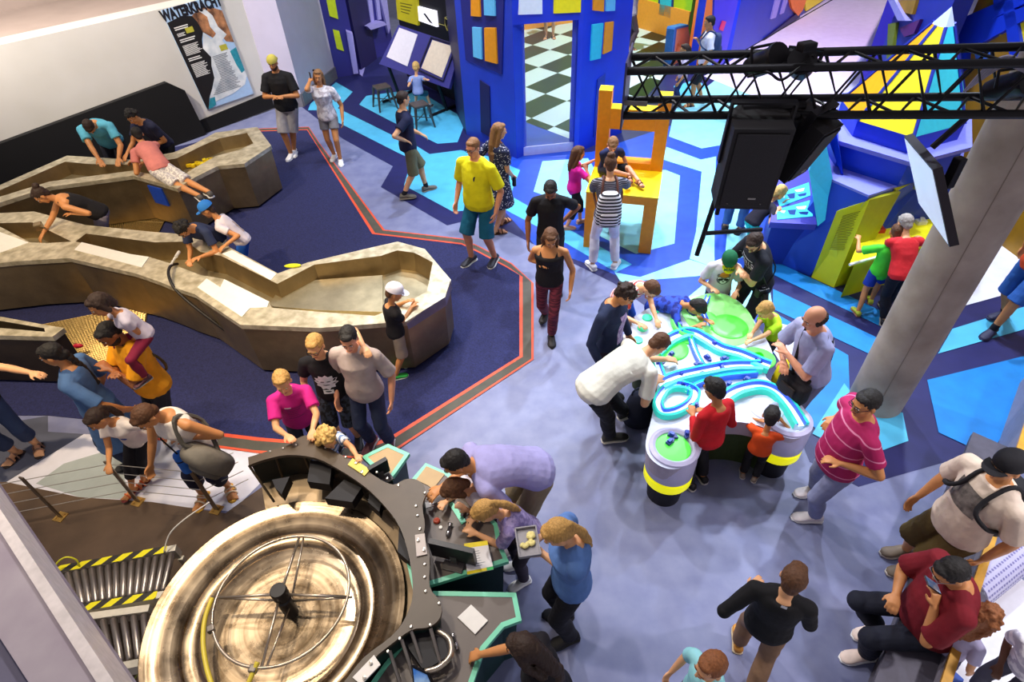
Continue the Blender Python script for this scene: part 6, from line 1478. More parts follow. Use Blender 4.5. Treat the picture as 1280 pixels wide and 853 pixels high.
d = person('boy with dark curls and glasses in navy tee leaning into the middle trough', 1.5, 255, head=(229, 286), lean=42, hp=55, skin='tan', hair=('curly', 'black'), glasses='#1a1a1a', top=(TEE, '#2b3556'), bot=('shorts', '#ddd8d2'), Rr=('px', 238, 331, .74), L=('px', 249, 328, .78))
d = person('boy in blue cap, white tee and bright blue shorts by the middle trough', 1.4, 185, head=(259, 262), lean=30, hp=25, skin='tan', w=.92, hair=('short', 'dark'), cap=('#2f7fd6', '#2f7fd6'), top=(TEE, '#ecdfe4', .5), bot=('shorts', '#1f62d0'), L=('px', 284, 312, .82), Rr='fwd')
chest_print(d, lambda mb: [grid(mb, .03-.02*i, -.1, .038-.02*i, .1, 3) for i in range(2)], 'print', [mat('print_gold', '#b58a3a', .7)], .45, False)
d = person('tall person in black tee, yellow backward cap and grey shorts by the wall pillar', 1.87, 268, head=(341, 79), skin='olive', w=1.1, hair=('short', 'dark'), beard='dark', cap=('#c9bc55', '#8f8a40', 180), hp=15, top=(TEE, '#121013', .75), bot=('shorts', '#a09a9a', 1.02), L='belly', Rr='belly', shoe=('shoe', '#f0eeee', '#f6f4f2'), loose=.006, fl=(.06, -.02, 0), fr=(-.05, .04, 0) if False else (.07, .06, 0))
d = person('person holding a phone to the ear, white tee and grey shorts by the pillar', 1.7, 272, head=(398, 96), fem=True, skin='olive', hair=('long', 'light'), hp=5, hr=-6, top=(TEE, patt('pale_printed_tee', '#e6dfe0', '#b7aeb2', 14, .5)), bot=('shorts', '#7f7c80', .5), Rr=(.075, .045, .93), Rp=(.4, .7, -1.6), L='down', shoe=('shoe', '#f3f1f1', '#ffffff'), fl=(-.04, .06, 0), fr=(.05, -.08, 0))
mb = MB(); mb.box(d['handR']+Vector((0, -.0, .03)), (.02, .07, .14), .4, 0, None, .006); tag(mb.build('phone', mat('dark_phone', '#1a1820', .3)), 'dark phone held to the ear beside the wall pillar', 'phone')
mb = MB()
for s in (-1, 1): mb.ell(d['W'](d['hp'](.035*s, .06, .085)), (.028, .012, .02), rotz(R(182)), 10, 8)
mb.build('sunglasses', mat('dark_lens', '#1b1518', .2), d['root']) 
person('person in navy polo and olive shorts walking past with a hand on the hip', 1.78, 20, head=(504, 124), skin='fair', hair=('short', 'dark'), hy=12, top=('polo', '#171b3c'), bot=('shorts', '#6d6a4e', 1.05), Rr=(.11, -.05, .56), Rp=(.6, -1, .2), L='fwd', shoe=('shoe', '#6d675c', '#8d877c'), sock='#17171c', fl=(-.05, .12, 0), fr=(.03, -.12, .01))
person('blond child in pale blue tee drawing on the metal stool', 1.16, 82, head=(520, 84), hipz=.53, pel=(0, 0), skin='fair', hair=('short', 'straw'), top=(TEE, '#93a5dc'), bot=('shorts', '#2c6c80'), Rr=('px', 538, 101, .95), L=('px', 516, 100, .8), lean=8, hp=20, fl=(-.14, .25, .12), fr=(.14, .22, .1), shoe=('shoe', '#4a4a58', '#999999'), sock='#e8e4e4')
d = person('tall person in bright yellow polo and teal shorts on the carpet corner', 1.9, 238, head=(591, 185), skin='pink', w=1.06, belly=.4, hair=('short', 'light'), glasses='#2a2024', hp=12, top=('polo', '#e9e312', .8), bot=('shorts', '#0c5f7f', 1.0), shoe=('shoe', '#232534', '#dddddd'), loose=.008, fl=(-.08, -.03, 0), fr=(.08, .05, 0))
chest_print(d, lambda mb: [blob(mb, .06, .02, .012, .028), blob(mb, .07, .045, .008, .012)], 'chest_logo', [mat('print_navy', '#16203a', .7)], .7)
d = person('person with very long hair in navy dress with dotted hem behind the yellow polo', 1.7, 35, head=(624, 164), fem=True, skin='fair', hair=('long', 'light'), hy=-20, top=('dress', patt('navy_dot_dress', '#e6e6ee', '#1c2448', 38, .28, 'dots'), None, None, .24), bot=('none', '#1c2448'), Rr=('px', 641, 223, .78), L='back', shoe=('sandal', '#5a3d2c', '#5a3d2c'), fl=(-.05, .05, 0), fr=(.05, -.1, 0, -20))
mb = MB(); b_ = d['handR']; mb.lathe(b_+Vector((.01, -.01, -.15)), [(.001, 0), (.03, .004), (.033, .02), (.033, .12), (.015, .155), (.013, .175), (.001, .178)], 16); tag(mb.build('drink_bottle', mat('dark_bottle', '#22263a', .3), smooth=True, angle=40), 'small dark drink bottle carried by the long haired person in navy', 'bottle')
person('person with black hair in black tee looking down behind the tank top walker', 1.74, 262, head=(688, 238), skin='brown', hair=('short', 'black'), hp=40, top=(TEE, '#121016'), bot=('long', '#2a2a34'), Rr='down', L=('px', 703, 282, .95), shoe=('shoe', '#222222', '#333333'))
d = person('person in black tank top and maroon patterned trousers walking with a phone', 1.6, 258, head=(688, 298), fem=True, skin='tan', hair=('wavy', 'brown'), hp=30, hy=12, top=('tank', '#131014'), bot=('long', patt('maroon_pattern', '#7a2a3c', '#4a1626', 16, .5, stretch=(.6, .6, 4))), Rr=('px', 679, 336, 1.0), L='down', shoe=('shoe', '#1d1a1e', '#222222'), fl=(-.03, .08, 0), fr=(.05, -.16, .03))
mb = MB(); mb.box(d['handR']+Vector((0, .0, .02)), (.065, .012, .12), .3, 0, Matrix.Rotation(R(-50), 3, 'X'), .004); tag(mb.build('phone', mat('dark_phone', '#1a1820', .3)), 'dark phone in the hand of the tank top walker', 'phone')
person('girl in magenta tee and black leggings beside the giant chair', 1.32, 15, head=(723, 192), fem=True, skin='pink', hair=('wavy', 'brown'), top=(TEE, '#e01aa0', .55, -.25), bot=('capri', '#18151c'), L=('px', 747, 200, .98), Rr=('px', 738, 212, .98), hp=12, shoe=('shoe', '#c9a08f', '#d9b8a8'), fl=(-.03, .1, 0), fr=(.05, -.1, 0))
person('boy in dark navy shirt sitting cross legged on the giant chair', 1.28, 285, head=(766, 181), z0=0, hipz=1.0, skin='pink', hair=('short', 'light'), top=(TEE, '#18204a'), bot=('shorts', '#15161f'), lean=18, hp=45, hy=-20, L=('px', 786, 213, 1.0), Rr=('px', 776, 214, 1.0), fl=('px', 797, 230, .96), fr=('px', 786, 224, .96), kneeL=(-.8, .6, .5), kneeR=(.6, .6, .5), shoe=('sandal', '#6a3f2c', '#7a4a34'))
d = person('person in striped tee and white trousers with a striped backpack', 1.68, 86, head=(763, 206), fem=True, skin='fair', hair=('topbun', 'brown'), top=(TEE, band2('#1f1f2c', '#8d8a94', .022)), bot=('long', '#e8e4f0'), L=('px', 743, 236, .96), Rr=('px', 787, 232, .96), hp=20, shoe=('shoe', '#f2f0f4', '#ffffff'), fl=(-.09, -.02, 0, 25), fr=(.1, 0, 0, -25))
BP = []
def backpack(d, label, m, size=(.3, .16, .42), t=.55, off=.15, strapm=None, front=False, sh=0.):
    s = 1 if front else -1; c = d['P'].lerp(d['N'], t)+d['f1']*s*off+d['r1']*sh; M = Matrix((d['r1'], d['f1'], d['up1'])).transposed(); k = d['k']
    r_ = empty('backpack', d['W'](c), label, 'backpack')
    wr = d['Rz'] @ M; mb = MB(); w_, dd_, h_ = size; rg = []
    for z, sx, sy in ((-.5, .8, .8), (-.47, .97, .95), (-.2, 1, 1.05), (.15, .95, 1), (.38, .8, .85), (.48, .55, .6), (.5, .3, .35)):
        rg.append([d['W'](c)+wr @ Vector((w_/2*sx*math.copysign(abs(math.cos(a))**.7, math.cos(a)), dd_/2*sy*math.copysign(abs(math.sin(a))**.7, math.sin(a)), z*h_)) for a in [2*math.pi*j/18 for j in range(18)]])
    mb.loft(rg); mb.build('bag', m, r_, True, angle=60)
    mb = MB(); rg = [[d['W'](c)+wr @ Vector((w_*.36*sx*math.copysign(abs(math.cos(a))**.6, math.cos(a)), s*dd_*.5+dd_*.18*sx*math.sin(a), -.42*h_+z*h_)) for a in [2*math.pi*j/14 for j in range(14)]] for z, sx in ((0, .8), (.04, 1), (.3, 1), (.36, .8))]
    mb.loft(rg); mb.build('pocket', m, r_, True, angle=60)
    for q in (-1, 1):
        mb = MB(); P_ = [c+d['r1']*q*w_*.3-d['up1']*h_*.4, c+d['r1']*q*w_*.32+d['up1']*h_*.35, d['N']+d['r1']*q*.075*k+d['up1']*.05*k, d['P'].lerp(d['N'], .8)+d['r1']*q*.105*k-d['f1']*s*.1*d['H']*(.6+.4*d['w']), d['P'].lerp(d['N'], .55)+d['r1']*q*.11*d['H']*d['w']-d['f1']*s*.05*d['H'], c+d['r1']*q*w_*.4-d['up1']*h_*.3]
        STRAPS.append((d, smooth_path(P_, 6), .016, strapm or m, r_))
    return r_
backpack(d, 'black and white striped backpack worn beside the giant chair', stripes('striped_pack', '#f0eef2', '#1a1a24', (0, 0, 1), .045), (.34, .18, .48), .38, .165, mat('brown_strap', '#6a3f34', .6))
# ---- beyond the tower and the facade
person('person seen only as bare legs in sandals on the checkered floor', 1.7, 265, feet=(687, 48), vox=.012, skin='fair', top=(TEE, '#8d8f9a'), bot=('shorts', '#b9b6c0'), shoe=('sandal', '#4a4450', '#4a4450'))
person('person in grey trousers half hidden by the tower edge with an arm raised', 1.7, 10, feet=(786, 62), vox=.012, skin='fair', top=(TEE, '#c9c6d4'), bot=('long', '#6a5a66'), L=(.1, .25, .95), Rr=(.15, .2, .9), shoe=('sandal', '#4a4450', '#4a4450'))
d = person('person in white tee and black shorts with a blue backpack behind the truss', 1.76, 172, head=(887, 28), vox=.01, skin='tan', hair=('short', 'black'), top=(TEE, '#eceaf4'), bot=('shorts', '#17161c', 1.0), Rr=('px', 868, 54, 1.2), L='down', shoe=('sandal', '#3a2a2a', '#3a2a2a'), fl=(-.05, .08, 0), fr=(.06, -.05, 0))
backpack(d, 'dark blue backpack worn by the white tee person behind the truss', mat('blue_pack', '#2a3f6a', .7), (.3, .17, .44), .6, .17)
person('child with dark tied hair in pale lilac tee behind the truss', 1.25, 165, head=(856, 62), vox=.01, skin='tan', hair=('pony', 'dark'), top=(TEE, '#cfc6e6'), bot=('long', '#24386a'), shoe=('shoe', '#444458', '#777777'))
person('person in blue jeans and dark shirt hidden behind the large loudspeaker', 1.74, 60, feet=(914, 290), vox=.01, skin='fair', hair=('short', 'dark'), top=(TEE, '#2a2446'), bot=('long', '#3a66a8'), shoe=('shoe', '#17161c', '#17161c'))
person('blond child in black top and turquoise trousers leaning to the touch screens', 1.2, 18, head=(975, 241), lean=42, hp=40, vox=.01, skin='fair', hair=('bob', 'straw'), top=(TEE, '#1d1a2a'), bot=('long', '#1fc4b8'), L=('px', 984, 255, .85), Rr=('px', 972, 266, .8), shoe=('shoe', '#dddddd', '#ffffff'))
person('boy in neon green tee and blue shorts touching the yellow kiosk panel', 1.22, 78, head=(1121, 291), skin='tan', hair=('short', 'brown'), top=(TEE, '#4fe63a', .75, -.3), bot=('shorts', '#1b3aa8', .7), L=('px', 1069, 298, .82), Rr='down', hp=25, hy=-10, shoe=('shoe', '#b5c23a', '#8a5a4a'), loose=.008, fl=(-.1, -.12, 0), fr=(.08, .1, 0))
person('person in red tee and black trousers bending at the kiosk beside the column', 1.45, 85, head=(1131, 280), lean=35, hp=40, skin='fair', hair=('short', 'grey'), top=(TEE, '#d4222a', .7), bot=('long', '#131118'), L=('px', 1112, 300, .68), Rr=('px', 1150, 292, .68), fl=('px', 1103, 405, 0, 60), fr=(.1, .1, 0), shoe=('shoe', '#1a1820', '#8a8a8a'))
person('person in orange shirt and blue shorts walking past at the right frame edge', 1.78, 200, feet=(1246, 408), skin='tan', hair=('short', 'dark'), top=(TEE, '#e8542a'), bot=('shorts', '#2a5fae', 1.0), L='fwd', Rr='back', shoe=('shoe', '#2a2a48', '#3a3a5a'), sock='#1a1a24', fl=(-.04, .12, 0), fr=(.05, -.1, .01))
# ---- around the glowing table
d = person('person in dark world tour tee with folded arms looking down', 1.74, 212, head=(943, 303), skin='fair', w=1.05, lean=20, twist=-25, hair=('short', 'dark'), beard='dark', glasses='#1a1a1a', hp=45, hy=12, top=(TEE, '#191b26', .7), bot=('long', '#20242e'), L='fold', Rr='fold', shoe=('shoe', '#222222', '#333333'))
chest_print(d, lambda mb: [words(mb, 'WORLD', .075, 0, .035, 0, .002), words(mb, 'TOUR', .075, 0, -.035, 0, .002), grid(mb, -.1, .082, .1, .092, 4, 0)], 'print', [mat('print_grey', '#b9bcc6', .7)], .72)
cm_ = empty('camera', d['W'](d['P']+d['r1']*-.2*1.0+Vector((0, .08, .05))), 'black camera with long lens hanging at the hip of the world tour tee person', 'camera'); p = Vector(cm_.location)
mb = MB(); mb.box(p, (.14, .07, .1), .3, 0, None, .01); mb.box(p+Vector((0, 0, .06)), (.06, .05, .03), .3, 0, None, .006); mb.build('camera_body', mat('camera_black', '#15141a', .4), cm_)
mb = MB(); mb.lathe(p+Vector((.03, -.03, -.01)), [(.036, 0), (.036, .07), (.042, .08), (.042, .17), (.001, .172)], 18, 0, Matrix.Rotation(R(150), 3, 'X')); mb.build('lens', mat('camera_black', '#15141a', .4), cm_, True, angle=40)
mb = MB(); mb.tube(smooth_path([p+Vector((.05, 0, .05)), d['W'](d['N']+d['r1']*-.09+d['f1']*.06), d['W'](d['N']+d['up1']*.04), d['W'](d['N']+d['r1']*.1-d['f1']*.06), d['W'](d['P'].lerp(d['N'], .5)+d['r1']*-.1-d['f1']*.15), p+Vector((.06, .05, .05))], 5), .008, 5); mb.build('neck_strap', mat('camera_black', '#15141a', .4), cm_)
d = person('boy in green cap with yellow brim and raccoon tee at the glowing table', 1.34, 262, head=(911, 325), skin='fair', hair=('short', 'brown'), cap=('#10613c', '#e6f000', 0, 'MIAMI'), hp=50, top=(TEE, '#d6d3dc', .7), bot=('shorts', '#3a4456'), Rr=('px', 890, 367, .74), L=('px', 920, 372, .74), loose=.006)
def raccoon(mb):
    blob(mb, 0, 0, .075, .065, 0); blob(mb, -.055, .055, .02, .025, 0, .0005); blob(mb, .055, .055, .02, .025, 0, .0005)
    blob(mb, 0, -.025, .035, .03, 1, .001); blob(mb, -.045, .018, .02, .014, 1, .001); blob(mb, .045, .018, .02, .014, 1, .001); blob(mb, -.03, .005, .026, .017, 2, .0015); blob(mb, .03, .005, .026, .017, 2, .0015); blob(mb, 0, -.02, .012, .009, 2, .002); blob(mb, 0, .07, .05, .035, 3, .002); grid(mb, -.06, .045, .06, .056, 4, 3, .002)
chest_print(d, raccoon, 'raccoon_print', [mat('print_grey2', '#6a6a70', .7), mat('print_white', '#eeeeee', .7), mat('print_black', '#17151a', .7), mat('print_orange', '#d8842a', .7)], .6)
person('small blond child in lime tee leaning on the glowing table', 1.12, 195, head=(957, 388), lean=18, hp=45, skin='fair', hair=('short', 'blond'), top=(TEE, '#b6ea1e', .65), bot=('long', '#2a2c38'), L=('px', 921, 436, .74), Rr=('px', 935, 425, .74), shoe=('shoe', '#333344', '#888888'))
person('child in red and white striped shirt bending over the table behind the denim jacket', 1.36, 305, head=(814, 361), lean=45, hp=60, skin='fair', hair=('short', 'brown'), top=(TEE, band2('#c7413a', '#f0e2e2', .04)), bot=('shorts', '#2458c8'), Rr=('px', 800, 411, .74), L=('px', 822, 405, .74))
d = person('person with curly bun in dark denim jacket beside the glowing table', 1.68, 318, head=(781, 369), fem=True, skin='tan', hair=('curly', 'dark'), hp=40, hy=10, top=('jacket', '#1f2a4a'), bot=('long', '#2a2030'), Rr='down', L='down', shoe=('shoe', '#333333', '#222222'))
chest_print(d, lambda mb: grid(mb, -.05, -.22, .06, .14, 8), 'blouse_front', [blotch('lilac_blouse', '#c9b2d6', '#9f7fb5', 30, .5, .8)], .6)
person('dark haired child in deep blue shirt stretched over the glowing table', 1.3, 322, head=(871, 384), lean=62, hp=70, skin='olive', hair=('short', 'black'), top=(TEE, patt('blue_print_shirt', '#16247a', '#2a4cc4', 16, .5), .9), bot=('long', '#1c1c30'), L=('px', 888, 405, .76), Rr=('px', 876, 412, .76))
d = person('person in white tee and black trousers bent far over the glowing table', 1.8, 22, head=(823, 431), lean=68, hp=60, skin='fair', w=1.08, hair=('short', 'brown'), top=(TEE, '#e6e4d6', .75, -.2), bot=('long', '#141218'), Rr=('px', 821, 482, .75), L=('px', 838, 452, .75), shoe=('shoe', '#2a2826', '#d8d4cc'), fr=('px', 762, 552, 0, 5), fl=('px', 790, 528, 0, 20))
bg_ = empty('duffel_bag', G(797, 528), 'dark navy bag standing on the floor below the bent over person', 'bag'); p = G(797, 528)
mb = MB(); mb.loft([[p+Vector((.15*s*math.cos(a), .12*s*math.sin(a), z)) for a in [2*math.pi*j/18 for j in range(18)]] for z, s in ((0, .85), (.03, 1.05), (.2, 1.1), (.36, .9), (.43, .6), (.45, .2))]); mb.build('bag', cloth('navy_bag', '#151a30'), bg_, True)
mb = MB(); mb.tube([p+Vector((.1*math.cos(t), .02, .42+.1*math.sin(t))) for t in [math.pi*j/8 for j in range(9)]], .011, 6); mb.build('handle', cloth('navy_bag_handle', '#20263c'), bg_); mb = MB(); mb.box(p+Vector((.14, -.06, .26)), (.02, .05, .03), .5, 0, None, .005); mb.build('clip', mat('yellow_clip', '#d2c22a', .5), bg_)
person('boy in red jumper and black trousers at the front of the glowing table', 1.42, 118, head=(893, 487), skin='olive', hair=('short', 'black'), hp=25, hy=8, top=('long', '#c8141f', None, -.12), bot=('long', '#16131a'), L=('px', 863, 519, .82), Rr=('px', 880, 520, .8), shoe=('shoe', '#1c1a1e', '#c9c4c4'))
person('toddler in orange tee and black trousers reaching onto the table lobe', .98, 62, head=(964, 521), skin='olive', hair=('short', 'black'), hp=20, top=(TEE, '#ee5418', .6), bot=('long', '#17141a'), Rr=('px', 981, 523, .74), L=('px', 950, 520, .73), shoe=('shoe', '#8a7a70', '#c9c4c4'), w=1.05)
d = person('bald person in grey polo with black sleeves and a shoulder bag', 1.76, 192, head=(1018, 398), skin='pink', w=1.05, belly=.4, lean=14, hair=('bald', 'dark'), hp=20, top=('polo', '#a6a6cc', .8), bot=('long', '#6a6a86'), L='fold', Rr='belly', shoe=('shoe', '#444444', '#888888'), loose=.006)
chest_print(d, lambda mb: [grid(mb, -.16, -.1, -.1, .2, 5), grid(mb, .1, -.1, .16, .2, 5)], 'black_panel_print', [mat('print_black2', '#17161c', .8)], .7, False)
sb = empty('shoulder_bag', d['W'](d['P']+d['r1']*-.1+d['f1']*.24), 'black shoulder bag held in front by the bald person', 'bag'); p = Vector(sb.location)
mb = MB(); mb.box(p, (.3, .14, .22), R(115), 0, None, .04); mb.build('bag', cloth('black_bag', '#191519'), sb, True, angle=60)
mb = MB(); mb.box(p+Vector((-.08, -.03, .02)), (.16, .02, .1), R(115), 0, None, .008); mb.build('pocket', cloth('brown_black_bag', '#2c211f'), sb)
mb = MB(); mb.tube(smooth_path([p+Vector((0, .08, .08)), d['W'](d['P'].lerp(d['N'], .6)+d['f1']*.17+d['r1']*.0), d['W'](d['N']+d['r1']*.06+d['up1']*.06+d['f1']*.03), d['W'](d['P'].lerp(d['N'], .6)-d['f1']*.13), p+Vector((.08, -.06, .08))], 6), .016, 6); mb.build('strap', cloth('black_bag', '#191519'), sb)
yb = empty('yellow_bag', Vector((2.79, 4.1, .72)), 'bulky yellow printed shopping bag held beside the glowing table', 'bag'); p = Vector(yb.location)-Vector((0, 0, .22)); yb.location = p
mb = MB(); mb.loft([[p+Vector((.17*s*math.cos(a)*(1+.08*math.sin(3*a)), .13*s*math.sin(a), z)) for a in [2*math.pi*j/20 for j in range(20)]] for z, s in ((-.12, .7), (-.08, .98), (.08, 1.08), (.25, .95), (.34, .6), (.38, .25))]); mb.build('bag', blotch('yellow_bag_plastic', '#e6c812', '#f2dc20', 5, .5, .4, soft=.2, bump=.5), yb, True)
mb = MB()
for i in range(16): a = -2.2+i*.11+rnd.uniform(-.03, .03); z = rnd.uniform(.02, .2); mb.ell(p+Vector((.186*math.cos(a), .143*math.sin(a), z)), (.022, .02, .022), None, 8, 6)
mb.build('bag_print', mat('olive_bag_print', '#6a5a10', .5), yb)
# ---- right hand side
d = person('person in magenta striped polo with glasses pointing past the column', 1.74, 182, head=(1082, 505), skin='tan', w=1.08, belly=.55, hair=('short', 'black'), glasses='#1a1a1a', hp=12, hy=10, top=('polo', band2('#b0145a', '#e88ab0', .115, .9)), bot=('long', '#8a90b4'), Rr=('px', 1041, 528, 1.05), L=('px', 1044, 586, 1.0), shoe=('shoe', '#f0e6e8', '#ffffff'), fr=('px', 1016, 616, 0, 185), fl=('px', 1016, 650, 0, 175))
d = person('person in black cap, beige tee and olive shorts beside the bench', 1.78, 188, head=(1259, 583), skin='tan', w=1.08, belly=.2, hair=('short', 'dark'), cap=('#17151a', '#17151a'), hp=8, top=(TEE, '#dcc8b4', .8), bot=('shorts', '#5f4c22', 1.08), L=('px', 1226, 706, .75), Rr='down', shoe=('shoe', '#7a6a58', '#e0d6c8'), loose=.008, fr=('px', 1128, 692, 0, 178), fl=('px', 1136, 716, 0, 182))
chest_print(d, lambda mb: grid(mb, -.13, -.06, .11, .14, 8), 'photo_print', [blotch('grey_photo_print', '#4a4440', '#8a8078', 20, .5, .8, soft=.2)], .66)
mb = MB(); c = d['P']+d['f1']*.135
for s in (-1, 1): mb.tube([d['W'](q) for q in smooth_path([c+d['r1']*.01*s, c+d['r1']*.03*s+d['f1']*.02-Vector((0, 0, .06)), c+d['r1']*(.03 if s > 0 else -.07)+d['f1']*.0-Vector((0, 0, .16))], 4)], .007, 6)
mb.build('drawstring', mat('cream_cord', '#e8ddc4', .7), d['root'])
backpack(d, 'black backpack worn by the black cap person beside the bench', cloth('black_pack', '#18161a'), (.32, .2, .48), .5, .19)
d = person('person in maroon tee seated on the bench looking at a phone', 1.76, 170, head=(1189, 716), hipz=.56, skin='tan', w=1.15, belly=.6, hair=('short', 'black'), glasses='#8a8a90', lean=6, hp=35, hy=6, top=(TEE, '#7a1220', .85), bot=('long', '#1c1f2e'), Rr='belly', L=('px', 1150, 752, .95), Lp=(-1, -.4, -.9), loose=.008, fr=('px', 1092, 790, 0, 190), fl=('px', 1080, 822, 0, 185), shoe=('shoe', '#efd8cc', '#ffffff'), curl=.7)
ph = empty('phone', d['handL']+Vector((-.03, .04, .05)), 'phone with lit blue screen held by the maroon tee person', 'phone'); p = Vector(ph.location); Mp = rotz(R(80)) @ Matrix.Rotation(R(-50), 3, 'X')
mb = MB(); mb.box(p, (.075, .009, .15), 0, 0, Mp, .004); mb.build('casing', mat('dark_phone', '#1a1820', .3), ph); mb = MB(); mb.box(p+Mp @ Vector((0, .0055, 0)), (.066, .002, .135), 0, 0, Mp); mb.box(p+Mp @ Vector((0, -.0055, 0)), (.066, .002, .135), 0, 0, Mp); mb.build('screen', blotch('phone_screen', '#5fa8e8', '#e6f0fa', 14, .5, .3, soft=.1), ph)
person('child with curly reddish hair low behind the maroon tee person', 1.05, 10, head=(1232, 772), z0=.05, vox=.009, skin='fair', hair=('curly_long', 'ginger'), top=(TEE, '#b9b4d8'), bot=('long', '#55557a'))
person('dark skinned child in white patterned tee at the lower right corner', 1.2, 190, head=(1309, 806), z0=.05, skin='dark', hair=('short', 'black'), top=(TEE, patt('white_print_tee', '#f0eef4', '#b9b6c8', 14), .6), bot=('long', '#555566'), Rr=('px', 1246, 838, .55), L='fwd', lean=20)
d = person('boy in black long sleeved top and khaki trousers with an arm stretched out', 1.46, 62, head=(992, 724), skin='fair', hair=('short', 'brown'), hp=10, hy=-10, top=('long', '#0f0d10', None, -.2), bot=('long', '#8a6a50'), L=('px', 930, 738, 1.0), Rr='fwd', shoe=('shoe', '#c98a3a', '#e0c9a0'), loose=.01, fl=(-.05, .08, 0), fr=(.05, -.16, .02))
chest_print(d, lambda mb: grid(mb, -.018, .1, .018, .13, 3), 'collar_tag', [mat('tag_white', '#d8d6da', .7)], .9, False)
person('child with strawberry blond hair at the bottom edge of the floor', 1.3, 200, head=(888, 834), skin='fair', hair=('short', 'ginger'), top=(TEE, '#9fe4ea'), bot=('long', '#6a6a7a'))
# ---- around the drum and its tables
person('person with long dark hair in black top reaching over the near wedge table', 1.52, 165, head=(655, 812), fem=True, skin='tan', hair=('long', 'dark'), lean=14, hp=25, hy=-8, top=(TEE, '#15121a', .6), bot=('long', '#9fb2dc'), Rr=('px', 586, 822, .79), L='down', curl=.6)
d = person('person with blond tied hair in blue shirt holding a tray', 1.66, 188, head=(698, 667), fem=True, skin='fair', hair=('pony', 'blond'), hp=35, top=('long' if False else TEE, '#5f86c8', 1.0, -.2), bot=('long', '#15141c'), L=('px', 672, 690, 1.0), Rr=('px', 668, 676, 1.0), shoe=('shoe', '#17151a', '#222222'), loose=.01)
tr0 = empty('tray', (d['handL']+d['handR'])/2+Vector((-.03, 0, .03)), 'grey tray of yellowish bits in the hands of the blue shirt person', 'tray'); p = Vector(tr0.location)
mb = MB(); mb.box(p, (.15, .22, .012), .1, 0, None, .004)
for s in (-1, 1): mb.box(p+rotz(.1) @ Vector((.075*s, 0, .015)), (.01, .22, .03), .1); mb.box(p+rotz(.1) @ Vector((0, .11*s, .015)), (.15, .01, .03), .1)
mb.build('tray_body', mat('grey_tray', '#8f8b90', .5), tr0); mb = MB()
for i in range(14): mb.ell(p+Vector((rnd.uniform(-.04, .04), rnd.uniform(-.06, .06), .02)), (.022, .018, .014), rotz(rnd.random()*3), 8, 6)
o = mb.build('food_bits', mat('cream_bits', '#e6d78a', .6, noise=.1), tr0); o['kind'] = 'stuff'
person('person in lavender tee and khaki shorts leaning over the long wedge table', 1.82, 196, head=(570, 579), lean=66, hp=35, skin='tan', w=1.1, hair=('short', 'black'), top=(TEE, '#a7a2d6', .75, -.15), bot=('shorts', '#9a8a6a', 1.02), Rr=('px', 545, 619, .8), L=('px', 600, 622, .8), shoe=('shoe', '#b9aeb2', '#e8e4e4'), sock='#e8e4e4')
person('child with brown hair and white tee between the lavender tee and the table', 1.3, 205, head=(568, 612), lean=25, hp=50, skin='fair', hair=('bob', 'brown'), top=(TEE, '#e9e4ec', .6), bot=('long', '#3a3a4a'), Rr=('px', 552, 634, .79), L=('px', 578, 640, .79))
person('girl with blond ponytail in lilac print top working at the long wedge table', 1.36, 195, head=(607, 640), lean=30, hp=50, fem=True, skin='fair', hair=('pony', 'blond'), top=(TEE, patt('lilac_print_top', '#b7a6d6', '#8f80b8', 26, .5), .8), bot=('long', '#4a4250'), L=('px', 588, 668, .79), Rr=('px', 590, 650, .79))
d = person('person in beige blouse and jeans between two boys on the carpet', 1.7, 262, head=(436, 424), fem=True, skin='pink', w=.98, belly=.35, hair=('short', 'black'), hp=18, hy=10, top=(TEE, '#b7a6a0', .85, -.16), bot=('long', '#2a3350'), L='down', Rr='down', shoe=('shoe', '#7a4a55', '#c9c4c4'), loose=.005)
d = person('boy with glasses in black printed tee with an arm around the beige blouse person', 1.56, 272, head=(394, 433), skin='fair', hair=('short', 'blond'), glasses='#1a1a20', hp=15, hy=-6, top=(TEE, '#131116', .6, -.12), bot=('shorts', patt('dark_camo', '#15151c', '#3a4152', 22, .5), 1.05), L=('w', *d['W'](d['N']-d['r1']*.15+d['up1']*.1-d['f1']*.0)), Lp=(-.4, -1, .9), Rr='down', shoe=('shoe', '#1a1a24', '#8a8a94'))
def spiky(mb):
    n = 22; R_ = [(.115 if i % 2 else .09) for i in range(n)]
    mb.add([Vector((0, 0, 0))]+[Vector((r*1.0*math.cos(2*math.pi*i/n), r*.9*math.sin(2*math.pi*i/n), 0)) for i, r in enumerate(R_)]+[Vector((.5*r*math.cos(2*math.pi*i/n), .45*r*math.sin(2*math.pi*i/n), 0)) for i, r in enumerate(R_)], [(0, n+1+i, n+1+(i+1) % n) for i in range(n)]+[(n+1+i, 1+i, 1+(i+1) % n, n+1+(i+1) % n) for i in range(n)], 0)
    grid(mb, -.05, -.15, .05, -.1, 4, 0)
    for x, y, rx, ry in ((-.03, .01, .02, .006), (.03, .01, .02, .006), (0, -.035, .035, .006), (.0, -.12, .03, .008)): blob(mb, x, y, rx, ry, 1, .001)
chest_print(d, spiky, 'white_print', [mat('print_white', '#eeeeee', .7), mat('print_black', '#17151a', .7)], .52)
d = person('boy in magenta tee with both hands on the drum counter', 1.42, 292, head=(353, 478), skin='fair', hair=('short', 'blond'), hp=15, hy=-8, top=(TEE, '#cf1f86', .7, -.16), bot=('long', '#2a2c3c'), Rr=('px', 361, 552, .99), L=('px', 392, 545, .99), loose=.006, lean=6)
def lines(mb):
    for i in range(6): grid(mb, -.07, .07-i*.028, -.07+.14*(.6+.4*rnd.random()), .079-i*.028, 4)
